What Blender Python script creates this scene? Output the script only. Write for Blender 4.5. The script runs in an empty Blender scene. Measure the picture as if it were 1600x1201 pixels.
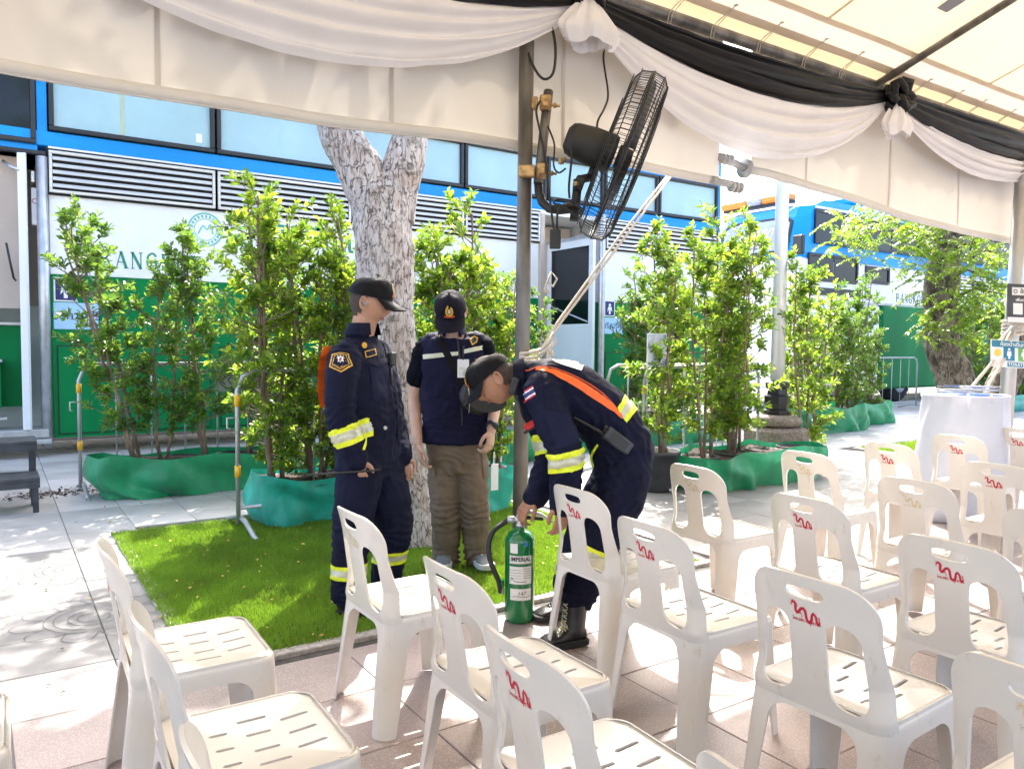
import bpy, bmesh, math, random
import numpy as np
from mathutils import Vector, Matrix, noise
from mathutils.bvhtree import BVHTree
rng = random.Random(7)
nrs = np.random.RandomState(5)
S = bpy.context.scene
COL = S.collection
# ---------------------------------------------------------------- camera, light, exposure
# world axes: X runs along the bus, the tent eave and the paving joints; Y points from the tent to the bus; Z up
FOC, PX, PY, CAMH = 1207.0, 800.0, 600.5, 1.32
PITCH, ROLL, YAW = 0.05, 0.0084, math.radians(56.2)
RH = Vector((math.sin(YAW), -math.cos(YAW), 0))      # to the right of the camera, level
FH = Vector((math.cos(YAW), math.sin(YAW), 0))       # ahead of the camera, level
ZU = Vector((0, 0, 1))
FW = math.cos(PITCH) * FH - math.sin(PITCH) * ZU
_up = math.sin(PITCH) * FH + math.cos(PITCH) * ZU
CR = math.cos(ROLL) * RH + math.sin(ROLL) * _up
CU = -math.sin(ROLL) * RH + math.cos(ROLL) * _up
CAM = Vector((0, 0, CAMH))
cd = bpy.data.cameras.new('camera'); cam = bpy.data.objects.new('camera', cd); COL.objects.link(cam)
cd.sensor_width = 36; cd.lens = FOC / 1600 * 36; cd.clip_start = 0.05; cd.clip_end = 500
m = Matrix((CR, CU, -FW)).transposed().to_4x4(); m.translation = CAM; cam.matrix_world = m
S.camera = cam
SUN_EL, SUN_H = math.radians(48), Vector((0.6, 0.8, 0))
W = bpy.data.worlds.new('World'); S.world = W; W.use_nodes = True
nt = W.node_tree; bg = nt.nodes['Background']
sky = nt.nodes.new('ShaderNodeTexSky'); sky.sky_type = 'NISHITA'; sky.sun_disc = False
sky.sun_elevation = SUN_EL; sky.sun_rotation = math.atan2(SUN_H.x, SUN_H.y)
sky.air_density = 0.8; sky.dust_density = 4.0; sky.ozone_density = 1.0
nt.links.new(sky.outputs[0], bg.inputs[0]); bg.inputs[1].default_value = 0.15
sl = bpy.data.lights.new('sun', 'SUN'); sun = bpy.data.objects.new('sun', sl); COL.objects.link(sun)
sl.energy = 2.0; sl.angle = math.radians(0.6); sl.color = (1, 0.95, 0.87)
sd = Vector((SUN_H.x * math.cos(SUN_EL), SUN_H.y * math.cos(SUN_EL), math.sin(SUN_EL)))
sun.rotation_euler = sd.to_track_quat('Z', 'Y').to_euler()
sun.location = (6, 8, 12)
S.view_settings.view_transform = 'Standard'; S.view_settings.look = 'None'
S.view_settings.exposure = 2.72; S.view_settings.gamma = 1.0; S.view_settings.use_curve_mapping = False
S.render.engine = 'CYCLES'
try:
    S.cycles.max_bounces = 7; S.cycles.diffuse_bounces = 4; S.cycles.transmission_bounces = 4
    S.cycles.use_denoising = True; S.cycles.sample_clamp_indirect = 6
except Exception: pass

def ray(x, y): return FW + CR * ((x - PX) / FOC) - CU * ((y - PY) / FOC)
def at(x, y, d): return CAM + ray(x, y) * d                     # a place in the world from a photo sighting and its distance ahead
def on_ground(x, y, z=0.0):
    d = ray(x, y); return CAM + d * ((z - CAMH) / d.z)
def on_wall(x, y, v):
    d = ray(x, y); return CAM + d * (v / d.y)
def seen(p, mar=60):
    d = Vector(p) - CAM; z = d.dot(FW)
    if z < 0.2: return None
    x, y = PX + FOC * d.dot(CR) / z, PY - FOC * d.dot(CU) / z
    return z if -mar < x < 1600 + mar and -mar < y < 1201 + mar else None

# ---------------------------------------------------------------- helpers
def mat(name, col, rough=0.5, metal=0.0, var=0.12, vs=6.0, col2=None, bump=0.0, bs=60.0, stretch=(1, 1, 1), trans=0.0,
        tcol=None, spec=0.5, coat=0.0, emit=0.0, lo=0.35, hi=0.65, alpha=1.0, sheen=0.0):
    m = bpy.data.materials.new(name); m.use_nodes = True
    n, l = m.node_tree.nodes, m.node_tree.links
    b = n['Principled BSDF']; out = n['Material Output']
    b.inputs['Roughness'].default_value = rough; b.inputs['Metallic'].default_value = metal
    b.inputs['Specular IOR Level'].default_value = spec
    b.inputs['Coat Weight'].default_value = coat
    if sheen: b.inputs['Sheen Weight'].default_value = sheen
    c1 = tuple(max(0, c * (1 - var)) for c in col); c2 = col2 or tuple(min(1, c * (1 + var)) for c in col)
    tc = n.new('ShaderNodeTexCoord'); mp = n.new('ShaderNodeMapping'); mp.inputs['Scale'].default_value = stretch
    l.new(tc.outputs['Object'], mp.inputs[0])
    nz = n.new('ShaderNodeTexNoise'); nz.inputs['Scale'].default_value = vs; nz.inputs['Detail'].default_value = 5
    l.new(mp.outputs[0], nz.inputs['Vector'])
    rp = n.new('ShaderNodeValToRGB'); rp.color_ramp.elements[0].position = lo; rp.color_ramp.elements[1].position = hi
    rp.color_ramp.elements[0].color = (*c1, 1); rp.color_ramp.elements[1].color = (*c2, 1)
    l.new(nz.outputs['Fac'], rp.inputs[0]); l.new(rp.outputs[0], b.inputs['Base Color'])
    if bump:
        n2 = n.new('ShaderNodeTexNoise'); n2.inputs['Scale'].default_value = bs; n2.inputs['Detail'].default_value = 4
        l.new(mp.outputs[0], n2.inputs['Vector'])
        bp = n.new('ShaderNodeBump'); bp.inputs['Strength'].default_value = bump; bp.inputs['Distance'].default_value = 0.01
        l.new(n2.outputs['Fac'], bp.inputs['Height']); l.new(bp.outputs[0], b.inputs['Normal'])
    if trans:
        t = n.new('ShaderNodeBsdfTranslucent'); mx = n.new('ShaderNodeMixShader'); mx.inputs[0].default_value = trans
        if tcol: t.inputs[0].default_value = (*tcol, 1)
        else: l.new(rp.outputs[0], t.inputs[0])
        l.new(b.outputs[0], mx.inputs[1]); l.new(t.outputs[0], mx.inputs[2]); l.new(mx.outputs[0], out.inputs[0])
    if emit:
        b.inputs['Emission Color'].default_value = (*col, 1); b.inputs['Emission Strength'].default_value = emit
    return m

def tag(o, label=None, cat=None, group=None, kind=None):
    if label: o['label'] = label
    if cat: o['category'] = cat
    if group: o['group'] = group
    if kind: o['kind'] = kind
    return o
ORG = {}
def thing(name, label, cat, org=(0, 0, 0), group=None):
    o = bpy.data.objects.new(name, None); COL.objects.link(o); o.location = org
    o.empty_display_size = 0.1
    ORG[o.name] = Vector(org)
    return tag(o, label, cat, group)
def link(name, mesh, parent=None):
    o = bpy.data.objects.new(name, mesh); COL.objects.link(o)
    if parent is not None:
        o.parent = parent; ORG[o.name] = ORG.get(parent.name, Vector((0, 0, 0)))
    else: ORG[o.name] = Vector((0, 0, 0))
    return o
def copy_tree(o, parent=None):
    c = o.copy(); COL.objects.link(c); c.parent = parent
    if parent is not None: c.matrix_parent_inverse = o.matrix_parent_inverse.copy()
    for ch in list(o.children): copy_tree(ch, c)
    return c

class MB:
    def __init__(s): s.v = []; s.f = []; s.mi = []; s.sm = []; s.n = 0
    def add(s, vs, fs, m=0, smooth=True):
        b = s.n; s.v.extend([tuple(p) for p in vs]); s.n += len(vs)
        for f in fs: s.f.append([b + i for i in f]); s.mi.append(m); s.sm.append(smooth)
        return s
    def box(s, c, size, m=0, R=None, ch=0.0):
        hx, hy, hz = size[0] / 2, size[1] / 2, size[2] / 2
        if ch <= 0:
            vs = [Vector((x, y, z)) for x in (-hx, hx) for y in (-hy, hy) for z in (-hz, hz)]
            fs = [(0, 1, 3, 2), (4, 6, 7, 5), (0, 4, 5, 1), (2, 3, 7, 6), (0, 2, 6, 4), (1, 5, 7, 3)]
        else:
            vs = []; ix = {}
            for x in (-1, 1):
                for y in (-1, 1):
                    for z in (-1, 1):
                        for a in range(3):
                            d = [hx - ch, hy - ch, hz - ch]; d[a] += ch
                            ix[(x, y, z, a)] = len(vs); vs.append(Vector((x * d[0], y * d[1], z * d[2])))
            fs = []
            for a in range(3):
                b_, c_ = (a + 1) % 3, (a + 2) % 3
                for sg in (-1, 1):
                    q = []
                    for (p, r) in ((-1, -1), (1, -1), (1, 1), (-1, 1)):
                        k = [0, 0, 0]; k[a] = sg; k[b_] = p; k[c_] = r; q.append(ix[(*k, a)])
                    fs.append(q if sg > 0 else q[::-1])
                for p in (-1, 1):
                    for r in (-1, 1):
                        k0 = [0, 0, 0]; k1 = [0, 0, 0]
                        k0[a] = -1; k1[a] = 1; k0[b_] = k1[b_] = p; k0[c_] = k1[c_] = r
                        q = [ix[(*k0, b_)], ix[(*k1, b_)], ix[(*k1, c_)], ix[(*k0, c_)]]
                        fs.append(q if p * r > 0 else q[::-1])
            for x in (-1, 1):
                for y in (-1, 1):
                    for z in (-1, 1):
                        q = [ix[(x, y, z, a)] for a in range(3)]
                        fs.append(q if x * y * z > 0 else q[::-1])
        c = Vector(c)
        if R is not None: vs = [R @ v for v in vs]
        return s.add([c + v for v in vs], fs, m, False)
    def tube(s, pts, r, n=8, m=0, cap=True, smooth=True, ell=None, axes=None):
        pts = [Vector(p) for p in pts]; k = len(pts)
        rs = list(r) if isinstance(r, (list, tuple)) else [r] * k
        T = [(pts[min(i + 1, k - 1)] - pts[max(i - 1, 0)]).normalized() for i in range(k)]
        ref = Vector((0, 0, 1)) if abs(T[0].z) < 0.9 else Vector((1, 0, 0))
        A = T[0].cross(ref).normalized(); vs = []
        for i in range(k):
            A = (A - T[i] * A.dot(T[i])); A = A.normalized() if A.length > 1e-6 else T[i].orthogonal().normalized()
            B = T[i].cross(A)
            for j in range(n):
                t = 2 * math.pi * j / n
                vs.append(pts[i] + A * (math.cos(t) * rs[i]) + B * (math.sin(t) * rs[i]))
        fs = [(i * n + j, i * n + (j + 1) % n, (i + 1) * n + (j + 1) % n, (i + 1) * n + j) for i in range(k - 1) for j in range(n)]
        s.add(vs, fs, m, smooth)
        if cap:
            b = s.n - len(vs)
            s.f.append([b + j for j in range(n)][::-1]); s.mi.append(m); s.sm.append(False)
            s.f.append([b + (k - 1) * n + j for j in range(n)]); s.mi.append(m); s.sm.append(False)
        return s
    def loft(s, rings, m=0, cap=True, smooth=True, close=True):
        n = len(rings[0]); vs = [p for r_ in rings for p in r_]; fs = []
        for i in range(len(rings) - 1):
            for j in range(n if close else n - 1):
                fs.append((i * n + j, i * n + (j + 1) % n, (i + 1) * n + (j + 1) % n, (i + 1) * n + j))
        s.add(vs, fs, m, smooth)
        if cap:
            b = s.n - len(vs)
            s.f.append([b + j for j in range(n)][::-1]); s.mi.append(m); s.sm.append(False)
            s.f.append([b + (len(rings) - 1) * n + j for j in range(n)]); s.mi.append(m); s.sm.append(False)
        return s
    def lathe(s, prof, org=(0, 0, 0), n=24, m=0, axis=None, fn=None, smooth=True):
        R = Vector((0, 0, 1)).rotation_difference(Vector(axis)).to_matrix() if axis is not None else None
        o = Vector(org); rings = []
        for (r, z) in prof:
            ring = []
            for j in range(n):
                a = 2 * math.pi * j / n; rr = r if fn is None else fn(r, z, a)
                p = Vector((rr * math.cos(a), rr * math.sin(a), z))
                ring.append(o + (R @ p if R is not None else p))
            rings.append(ring)
        return s.loft(rings, m, True, smooth)
    def quad(s, a, b, c, d, m=0): return s.add([a, b, c, d], [(0, 1, 2, 3)], m, False)
    def grid(s, fn, nu, nv, m=0, th=0.0):
        vs = [fn(i / nu, j / nv) for i in range(nu + 1) for j in range(nv + 1)]
        fs = [(i * (nv + 1) + j, (i + 1) * (nv + 1) + j, (i + 1) * (nv + 1) + j + 1, i * (nv + 1) + j + 1) for i in range(nu) for j in range(nv)]
        return s.add(vs, fs, m, True)
    def mesh(s, name, mats, org=Vector((0, 0, 0))):
        me = bpy.data.meshes.new(name)
        v = np.array(s.v, dtype=np.float64).reshape(-1, 3) - np.array(org)
        me.from_pydata(v.tolist(), [], s.f)
        for mm in (mats if isinstance(mats, (list, tuple)) else [mats]): me.materials.append(mm)
        me.polygons.foreach_set('material_index', s.mi); me.polygons.foreach_set('use_smooth', s.sm)
        me.update(); return me
    def build(s, name, mats, parent=None, label=None, cat=None, group=None, kind=None, org=None):
        if parent is not None: o = link(name, s.mesh(name, mats, ORG[parent.name]), parent)
        else:
            o = link(name, s.mesh(name, mats, Vector(org) if org else Vector((0, 0, 0))), None)
            if org: o.location = org; ORG[o.name] = Vector(org)
        return tag(o, label, cat, group, kind)

def text2d(body, size=1.0, bold=0.0, shear=0.0, sx=1.0):
    c = bpy.data.curves.new('t', 'FONT'); c.body = body; c.size = size; c.offset = bold; c.shear = shear
    c.align_x = 'CENTER'; c.align_y = 'CENTER'; c.resolution_u = 3
    o = bpy.data.objects.new('t', c); COL.objects.link(o)
    me = bpy.data.meshes.new_from_object(o.evaluated_get(bpy.context.evaluated_depsgraph_get()))
    vs = [(v.co.x * sx, v.co.y) for v in me.vertices]; fs = [tuple(p.vertices) for p in me.polygons]
    bpy.data.objects.remove(o); bpy.data.curves.remove(c); bpy.data.meshes.remove(me)
    return vs, fs
def stroke2d(pts, w, step=3):
    P = [np.array(p, float) for p in pts]; out = []
    ws = list(w) if isinstance(w, (list, tuple)) else [w] * len(P)
    for i in range(len(P) - 1):
        p0, p1, p2, p3 = P[max(i - 1, 0)], P[i], P[i + 1], P[min(i + 2, len(P) - 1)]
        for k in range(step):
            t = k / step
            q = 0.5 * ((2 * p1) + (-p0 + p2) * t + (2 * p0 - 5 * p1 + 4 * p2 - p3) * t * t + (-p0 + 3 * p1 - 3 * p2 + p3) * t ** 3)
            out.append((q, ws[i] * (1 - t) + ws[i + 1] * t))
    out.append((P[-1], ws[-1])); vs = []; fs = []
    for i, (q, ww) in enumerate(out):
        d = out[min(i + 1, len(out) - 1)][0] - out[max(i - 1, 0)][0]; L = np.hypot(*d) or 1
        nrm = np.array((-d[1], d[0])) / L * ww / 2
        vs += [tuple(q + nrm), tuple(q - nrm)]
    fs = [(2 * i, 2 * i + 1, 2 * i + 3, 2 * i + 2) for i in range(len(out) - 1)]
    return vs, fs
def flat(mb, shape, o, ex, ey, m=0):
    vs, fs = shape; o = Vector(o); ex = Vector(ex); ey = Vector(ey)
    mb.add([o + ex * x + ey * y for x, y in vs], fs, m, False)
def disc2d(r, n=20, cx=0, cy=0, ry=None):
    return [(cx + r * math.cos(2 * math.pi * i / n), cy + (ry or r) * math.sin(2 * math.pi * i / n)) for i in range(n)], [tuple(range(n))]
def rect2d(x0, y0, x1, y1): return [(x0, y0), (x1, y0), (x1, y1), (x0, y1)], [(0, 1, 2, 3)]
def ring2d(r0, r1, n=28, a0=0, a1=2 * math.pi, cx=0, cy=0):
    vs = []
    for i in range(n + 1):
        a = a0 + (a1 - a0) * i / n
        vs += [(cx + r0 * math.cos(a), cy + r0 * math.sin(a)), (cx + r1 * math.cos(a), cy + r1 * math.sin(a))]
    return vs, [(2 * i, 2 * i + 1, 2 * i + 3, 2 * i + 2) for i in range(n)]

# ---- a curved sheet cut out by a 2-D distance function (moulded plastic with holes)
def sheet(sdf, x0, x1, y0, y1, nx, ny, fmap, th, split=None):
    xs = np.linspace(x0, x1, nx + 1); ys = np.linspace(y0, y1, ny + 1)
    X, Y = np.meshgrid(xs, ys, indexing='ij'); D = sdf(X, Y)
    P2 = []; key = {}
    def node(i, j):
        k = ('n', i, j)
        if k not in key: key[k] = len(P2); P2.append((xs[i], ys[j]))
        return key[k]
    def cross(a, b):
        k = ('e',) + tuple(sorted((a, b)))
        if k not in key:
            a, b = sorted((a, b)); da, db = D[a], D[b]; t = da / (da - db)
            key[k] = len(P2); P2.append((xs[a[0]] + t * (xs[b[0]] - xs[a[0]]), ys[a[1]] + t * (ys[b[1]] - ys[a[1]])))
        return key[k]
    F = []
    for i in range(nx):
        for j in range(ny):
            c = [(i, j), (i + 1, j), (i + 1, j + 1), (i, j + 1)]; ins = [D[q] < 0 for q in c]
            if not any(ins): continue
            poly = []
            for k in range(4):
                a, b = c[k], c[(k + 1) % 4]
                if ins[k]: poly.append(node(*a))
                if ins[k] != ins[(k + 1) % 4]: poly.append(cross(a, b))
            if len(poly) >= 3: F.append(poly)
    P2 = np.array(P2); e = 1e-4
    P = fmap(P2[:, 0], P2[:, 1])
    du = fmap(P2[:, 0] + e, P2[:, 1]) - fmap(P2[:, 0] - e, P2[:, 1]); dv = fmap(P2[:, 0], P2[:, 1] + e) - fmap(P2[:, 0], P2[:, 1] - e)
    N = np.cross(du, dv); N /= np.linalg.norm(N, axis=1)[:, None] + 1e-12
    groups = {}
    for f in F:
        k = split(P2[f].mean(0)) if split else 0
        groups.setdefault(k, []).append(f)
    res = {}
    for k, fs in groups.items():
        used = sorted({i for f in fs for i in f}); ix = {i: n for n, i in enumerate(used)}; n = len(used)
        vs = np.vstack((P[used] + N[used] * th / 2, P[used] - N[used] * th / 2)).tolist()
        edges = {}
        for f in fs:
            for a in range(len(f)):
                p, q = f[a], f[(a + 1) % len(f)]; edges[(p, q)] = edges.get((p, q), 0) + 1
        out = [[ix[i] for i in f] for f in fs] + [[ix[i] + n for i in f][::-1] for f in fs]
        wall = [(ix[p] + n, ix[q] + n, ix[q], ix[p]) for (p, q) in edges if (q, p) not in edges]
        res[k] = (vs, out, wall)
    return res
def rbox(x, y, hx, hy, r):
    qx = np.abs(x) - hx + r; qy = np.abs(y) - hy + r
    return np.hypot(np.maximum(qx, 0), np.maximum(qy, 0)) + np.minimum(np.maximum(qx, qy), 0) - r
# ---------------------------------------------------------------- materials of the place
def tile_mat(name, col, speck, amt, rough):
    m = mat(name, col, rough, var=0.10, vs=2.2, bump=0.15, bs=220)
    n, l = m.node_tree.nodes, m.node_tree.links; b = n['Principled BSDF']
    g = n.new('ShaderNodeNewGeometry')
    v = n.new('ShaderNodeTexVoronoi'); v.inputs['Scale'].default_value = 150; l.new(g.outputs['Position'], v.inputs['Vector'])
    r = n.new('ShaderNodeValToRGB'); r.color_ramp.elements[0].position = 0.0; r.color_ramp.elements[1].position = amt
    r.color_ramp.elements[0].color = (1, 1, 1, 1); r.color_ramp.elements[1].color = (0, 0, 0, 1)
    l.new(v.outputs['Distance'], r.inputs[0])
    sn = n.new('ShaderNodeVectorMath'); sn.operation = 'SNAP'; sn.inputs[1].default_value = (0.42, 0.42, 10)
    of = n.new('ShaderNodeVectorMath'); of.operation = 'ADD'; of.inputs[1].default_value = (0.03, 0.235, 0.5)
    l.new(g.outputs['Position'], of.inputs[0]); l.new(of.outputs[0], sn.inputs[0])
    w = n.new('ShaderNodeTexWhiteNoise'); w.noise_dimensions = '3D'; l.new(sn.outputs[0], w.inputs['Vector'])
    mr = n.new('ShaderNodeMapRange'); mr.inputs['To Min'].default_value = 0.82; mr.inputs['To Max'].default_value = 1.14
    l.new(w.outputs['Value'], mr.inputs['Value'])
    hs = n.new('ShaderNodeHueSaturation'); l.new(mr.outputs[0], hs.inputs['Value'])
    old = b.inputs['Base Color'].links[0].from_socket
    st = n.new('ShaderNodeTexNoise'); st.inputs['Scale'].default_value = 0.9; st.inputs['Detail'].default_value = 7; l.new(g.outputs['Position'], st.inputs['Vector'])
    sr = n.new('ShaderNodeValToRGB'); sr.color_ramp.elements[0].position = 0.35; sr.color_ramp.elements[1].position = 0.6
    sr.color_ramp.elements[0].color = (0.72, 0.70, 0.68, 1); sr.color_ramp.elements[1].color = (1, 1, 1, 1); l.new(st.outputs['Fac'], sr.inputs[0])
    ml = n.new('ShaderNodeMixRGB'); ml.blend_type = 'MULTIPLY'; ml.inputs[0].default_value = 1; l.new(old, ml.inputs[1]); l.new(sr.outputs[0], ml.inputs[2])
    mx = n.new('ShaderNodeMixRGB'); mx.inputs[2].default_value = (*speck, 1)
    l.new(r.outputs[0], mx.inputs[0]); l.new(ml.outputs[0], mx.inputs[1]); l.new(mx.outputs[0], hs.inputs['Color'])
    l.new(hs.outputs[0], b.inputs['Base Color'])
    return m
M_PINK = tile_mat('pink_terrazzo', (0.37, 0.305, 0.29), (0.60, 0.55, 0.52), 0.42, 0.42)
M_GREY = tile_mat('grey_granite', (0.44, 0.43, 0.42), (0.56, 0.55, 0.54), 0.35, 0.55)
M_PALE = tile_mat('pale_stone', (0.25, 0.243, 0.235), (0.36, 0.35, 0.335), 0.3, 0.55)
M_JOINT = mat('joint_mortar', (0.06, 0.055, 0.05), 0.9, vs=20, var=0.3)
M_GROUND = mat('far_paving', (0.27, 0.27, 0.275), 0.7, vs=1.5)
M_ENGR = mat('engraved_line', (0.11, 0.106, 0.10), 0.8, var=0.25, vs=30)
M_KERB = mat('granite_edging', (0.34, 0.31, 0.29), 0.6, vs=40, var=0.25, bump=0.2, bs=150)
M_TURF = mat('turf_base', (0.035, 0.07, 0.012), 0.9, vs=60, var=0.4)
M_BLADE = mat('turf_blade', (0.15, 0.28, 0.02), 0.55, vs=3, var=0.35, trans=0.35, tcol=(0.30, 0.48, 0.035))
M_DRAIN = mat('drain_slats', (0.42, 0.41, 0.39), 0.6, vs=12)
M_DARK = mat('dark_void', (0.012, 0.012, 0.013), 0.9)

# ---------------------------------------------------------------- ground and paving
gm = MB(); gm.quad((-60, -60, -0.035), (200, -60, -0.035), (200, 200, -0.035), (-60, 200, -0.035))
gm.build('ground', M_GROUND, kind='structure')
pm = MB(); pm.quad((-6, -4, -0.012), (34, -4, -0.012), (34, 14.6, -0.012), (-6, 14.6, -0.012))
pavement = pm.build('pavement', M_JOINT, kind='structure')
T = 0.42; U0, V0 = 0.39, 3.125
PITS = [(0.64, 3.65, 3.2, 5.92), (9.42, 12.43, 3.2, 5.95)]
def tile_shape(sx, sy, h=0.012, g=0.0035, ch=0.003):
    b = MB(); x, y = sx / 2 - g / 2, sy / 2 - g / 2
    o = [(-x, -y), (x, -y), (x, y), (-x, y)]; i = [(-x + ch, -y + ch), (x - ch, -y + ch), (x - ch, y - ch), (-x + ch, y - ch)]
    vs = [(*p, -h) for p in o] + [(*p, -ch) for p in o] + [(*p, 0) for p in i]
    fs = [(8, 9, 10, 11)]
    for k in range(4):
        q = (k + 1) % 4; fs += [(k, q, 4 + q, 4 + k), (4 + k, 4 + q, 8 + q, 8 + k)]
    return vs, fs
cells = []
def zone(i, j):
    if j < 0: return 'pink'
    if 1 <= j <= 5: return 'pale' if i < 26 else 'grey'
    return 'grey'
for i in range(-8, 62):
    for j in range(-12, 25):
        cx, cy = U0 + (i + 0.5) * T, V0 + (j + 0.5) * T
        if any(a - 0.02 < cx < b + 0.02 and c - 0.02 < cy < d + 0.02 for a, b, c, d in PITS): continue
        if cy > 11.9: continue
        z = seen((cx, cy, 0), 160)
        if z is None: z = seen((cx, cy, 0), 700)
        else: z -= 100
        if z is None: continue
        cells.append((z, cx, cy, zone(i, j)))
cells.sort()
TM = {'pink': M_PINK, 'grey': M_GREY, 'pale': M_PALE}
tmesh = {}
for k, mm in TM.items():
    vs, fs = tile_shape(T, T); tmesh[k] = MB().add(vs, fs, 0, False).mesh('paving_tile', mm)
for z, cx, cy, k in cells[:300]:
    o = link('paving_tile', tmesh[k], pavement); o.location = (cx, cy, rng.uniform(-0.0012, 0.0012))
    o.rotation_euler = (rng.uniform(-0.0015, 0.0015), rng.uniform(-0.0015, 0.0015), 0)
rest = {k: MB() for k in TM}; vs0, fs0 = tile_shape(T, T)
for z, cx, cy, k in cells[300:]:
    dz = rng.uniform(-0.0012, 0.0012)
    rest[k].add([(x + cx, y + cy, zz + dz) for x, y, zz in vs0], fs0, 0, False)
rm = MB()
for q, k in enumerate(('pink', 'grey', 'pale')): rm.add(rest[k].v, rest[k].f, q, False)
rm.build('far_tiles', [M_PINK, M_GREY, M_PALE], pavement, kind='stuff')
# engraved lotus pattern on the pale stone band
eg = MB()
for k in range(3):
    for (cx, cy) in ((U0 - 0.02 - k * 1.55, 4.15), (U0 - 0.02 - k * 1.55, 5.12)):
        for rr in (0.07, 0.11, 0.17, 0.21):
            flat(eg, ring2d(rr - 0.0022, rr + 0.0022, 36), (cx, cy, 0.0035), (1, 0, 0), (0, 1, 0))
        for q in range(10):
            a = q * math.pi / 5
            pts = [(0.22 * math.cos(a - 0.3) , 0.22 * math.sin(a - 0.3)), (0.31 * math.cos(a - 0.2), 0.30 * math.sin(a - 0.2)), (0.345 * math.cos(a), 0.33 * math.sin(a)), (0.31 * math.cos(a + 0.2), 0.30 * math.sin(a + 0.2)), (0.22 * math.cos(a + 0.3), 0.22 * math.sin(a + 0.3))]
            flat(eg, stroke2d(pts, 0.0045), (cx, cy, 0.0035), (1, 0, 0), (0, 1, 0))
    bx = U0 - 0.8 - k * 1.55
    for s in (-1, 1):
        for y0 in (4.15, 5.12):
            pts = [(s * 0.42, 0.05), (s * 0.25, 0.12), (s * 0.22, 0.2), (s * 0.02, 0.22)]
            flat(eg, stroke2d(pts, 0.0045), (bx, y0, 0.0035), (1, 0, 0), (0, 1, 0))
            flat(eg, stroke2d([(p[0], -p[1]) for p in pts], 0.0045), (bx, y0, 0.0035), (1, 0, 0), (0, 1, 0))
    flat(eg, stroke2d([(-0.7, 4.64), (-0.35, 4.60), (0, 4.66), (0.25, 4.62)], 0.0045), (U0 - k * 1.5, 0, 0.0035), (1, 0, 0), (0, 1, 0))
eg.build('engraving', M_ENGR, pavement)

# tree pits: granite edging and artificial turf
def turf(a, b, c, d, n, big):
    e = MB(); w = 0.07
    for (x0, x1, y0, y1) in ((a, b, c, c + w), (a, b, d - w, d), (a, a + w, c + w + 0.002, d - w - 0.002), (b - w, b, c + w + 0.002, d - w - 0.002)):
        e.box(((x0 + x1) / 2, (y0 + y1) / 2, -0.005), (x1 - x0, y1 - y0, 0.03), ch=0.004)
    e.build('pit_edging', M_KERB, pavement)
    N = n; X = nrs.uniform(a + w * (0 if big else 1) , b - w, N); Y = nrs.uniform(c + w * 0.7, d - w * 0.5, N)
    h = nrs.uniform(0.016, 0.034, N); ang = nrs.uniform(0, 2 * np.pi, N); wd = nrs.uniform(0.0028, 0.0048, N)
    lx, ly = nrs.normal(0, 0.010, N), nrs.normal(0, 0.010, N)
    V = np.zeros((N, 3, 3)); V[:, 0] = np.stack((X - wd * np.cos(ang), Y - wd * np.sin(ang), np.full(N, 0.004)), 1)
    V[:, 1] = np.stack((X + wd * np.cos(ang), Y + wd * np.sin(ang), np.full(N, 0.004)), 1)
    V[:, 2] = np.stack((X + lx, Y + ly, 0.004 + h), 1)
    me = bpy.data.meshes.new('artificial_grass')
    me.vertices.add(N * 3); me.vertices.foreach_set('co', V.reshape(-1))
    me.loops.add(N * 3); me.loops.foreach_set('vertex_index', np.arange(N * 3, dtype=np.int32))
    me.polygons.add(N); me.polygons.foreach_set('loop_start', np.arange(0, N * 3, 3, dtype=np.int32)); me.polygons.foreach_set('loop_total', np.full(N, 3, dtype=np.int32))
    me.materials.append(M_BLADE); me.update(); me.validate()
    o = link('artificial_grass', me); tag(o, 'bright green artificial grass laid in the square tree pit', 'grass', kind='stuff')
    if not big: o['label'] = 'far strip of bright artificial grass beside the white drum'
    g = MB(); g.box(((a + b) / 2, (c + d) / 2, -0.004), (b - a - 2 * w, d - c - 2 * w, 0.016))
    g.build('turf_backing', M_TURF, o)
turf(*PITS[0], 170000, True)
turf(*PITS[1], 60000, False)

# drain channel along the bus
dr = MB(); dx = -1.0
M_WHITE_STONE = mat('drain_kerb', (0.45, 0.44, 0.42), 0.7, vs=10)
drain = MB().box((7, 11.15, -0.0095), (17, 0.30, 0.004)).build('drain_channel', M_DARK, kind='structure')
slat = MB().box((0, 0, 0), (0.055, 0.27, 0.012), ch=0.003).mesh('drain_slat', M_DRAIN)
for k in range(86):
    o = link('drain_slat', slat, drain); o.location = (-0.6 + k * 0.095, 11.15, 0.003)
# ---------------------------------------------------------------- buses
M_BWHITE = mat('bus_white_paint', (0.80, 0.81, 0.82), 0.35, var=0.05, vs=1.2, stretch=(1, 1, 0.25))
M_BGREEN = mat('bus_green_paint', (0.003, 0.18, 0.05), 0.5, var=0.15, vs=1.5, stretch=(1, 1, 0.3), spec=0.12)
M_BBLUE = mat('bus_blue_paint', (0.008, 0.28, 0.75), 0.4, var=0.12, vs=1.5, stretch=(0.4, 1, 2), spec=0.25)
M_RUBBER = mat('window_rubber', (0.02, 0.021, 0.024), 0.5)
M_GLASS = mat('frosted_window', (0.36, 0.52, 0.58), 0.08, var=0.10, vs=1.1, spec=0.6, lo=0.3, hi=0.7)
M_DGLASS = mat('tinted_window', (0.008, 0.010, 0.013), 0.1, var=0.5, vs=1.2, spec=0.35)
M_ALU = mat('aluminium', (0.62, 0.60, 0.57), 0.42, metal=0.35, var=0.1, vs=14, stretch=(0.2, 1, 3))
M_STEEL = mat('stainless_steel', (0.52, 0.53, 0.55), 0.35, metal=0.7, var=0.12, vs=9)
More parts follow.
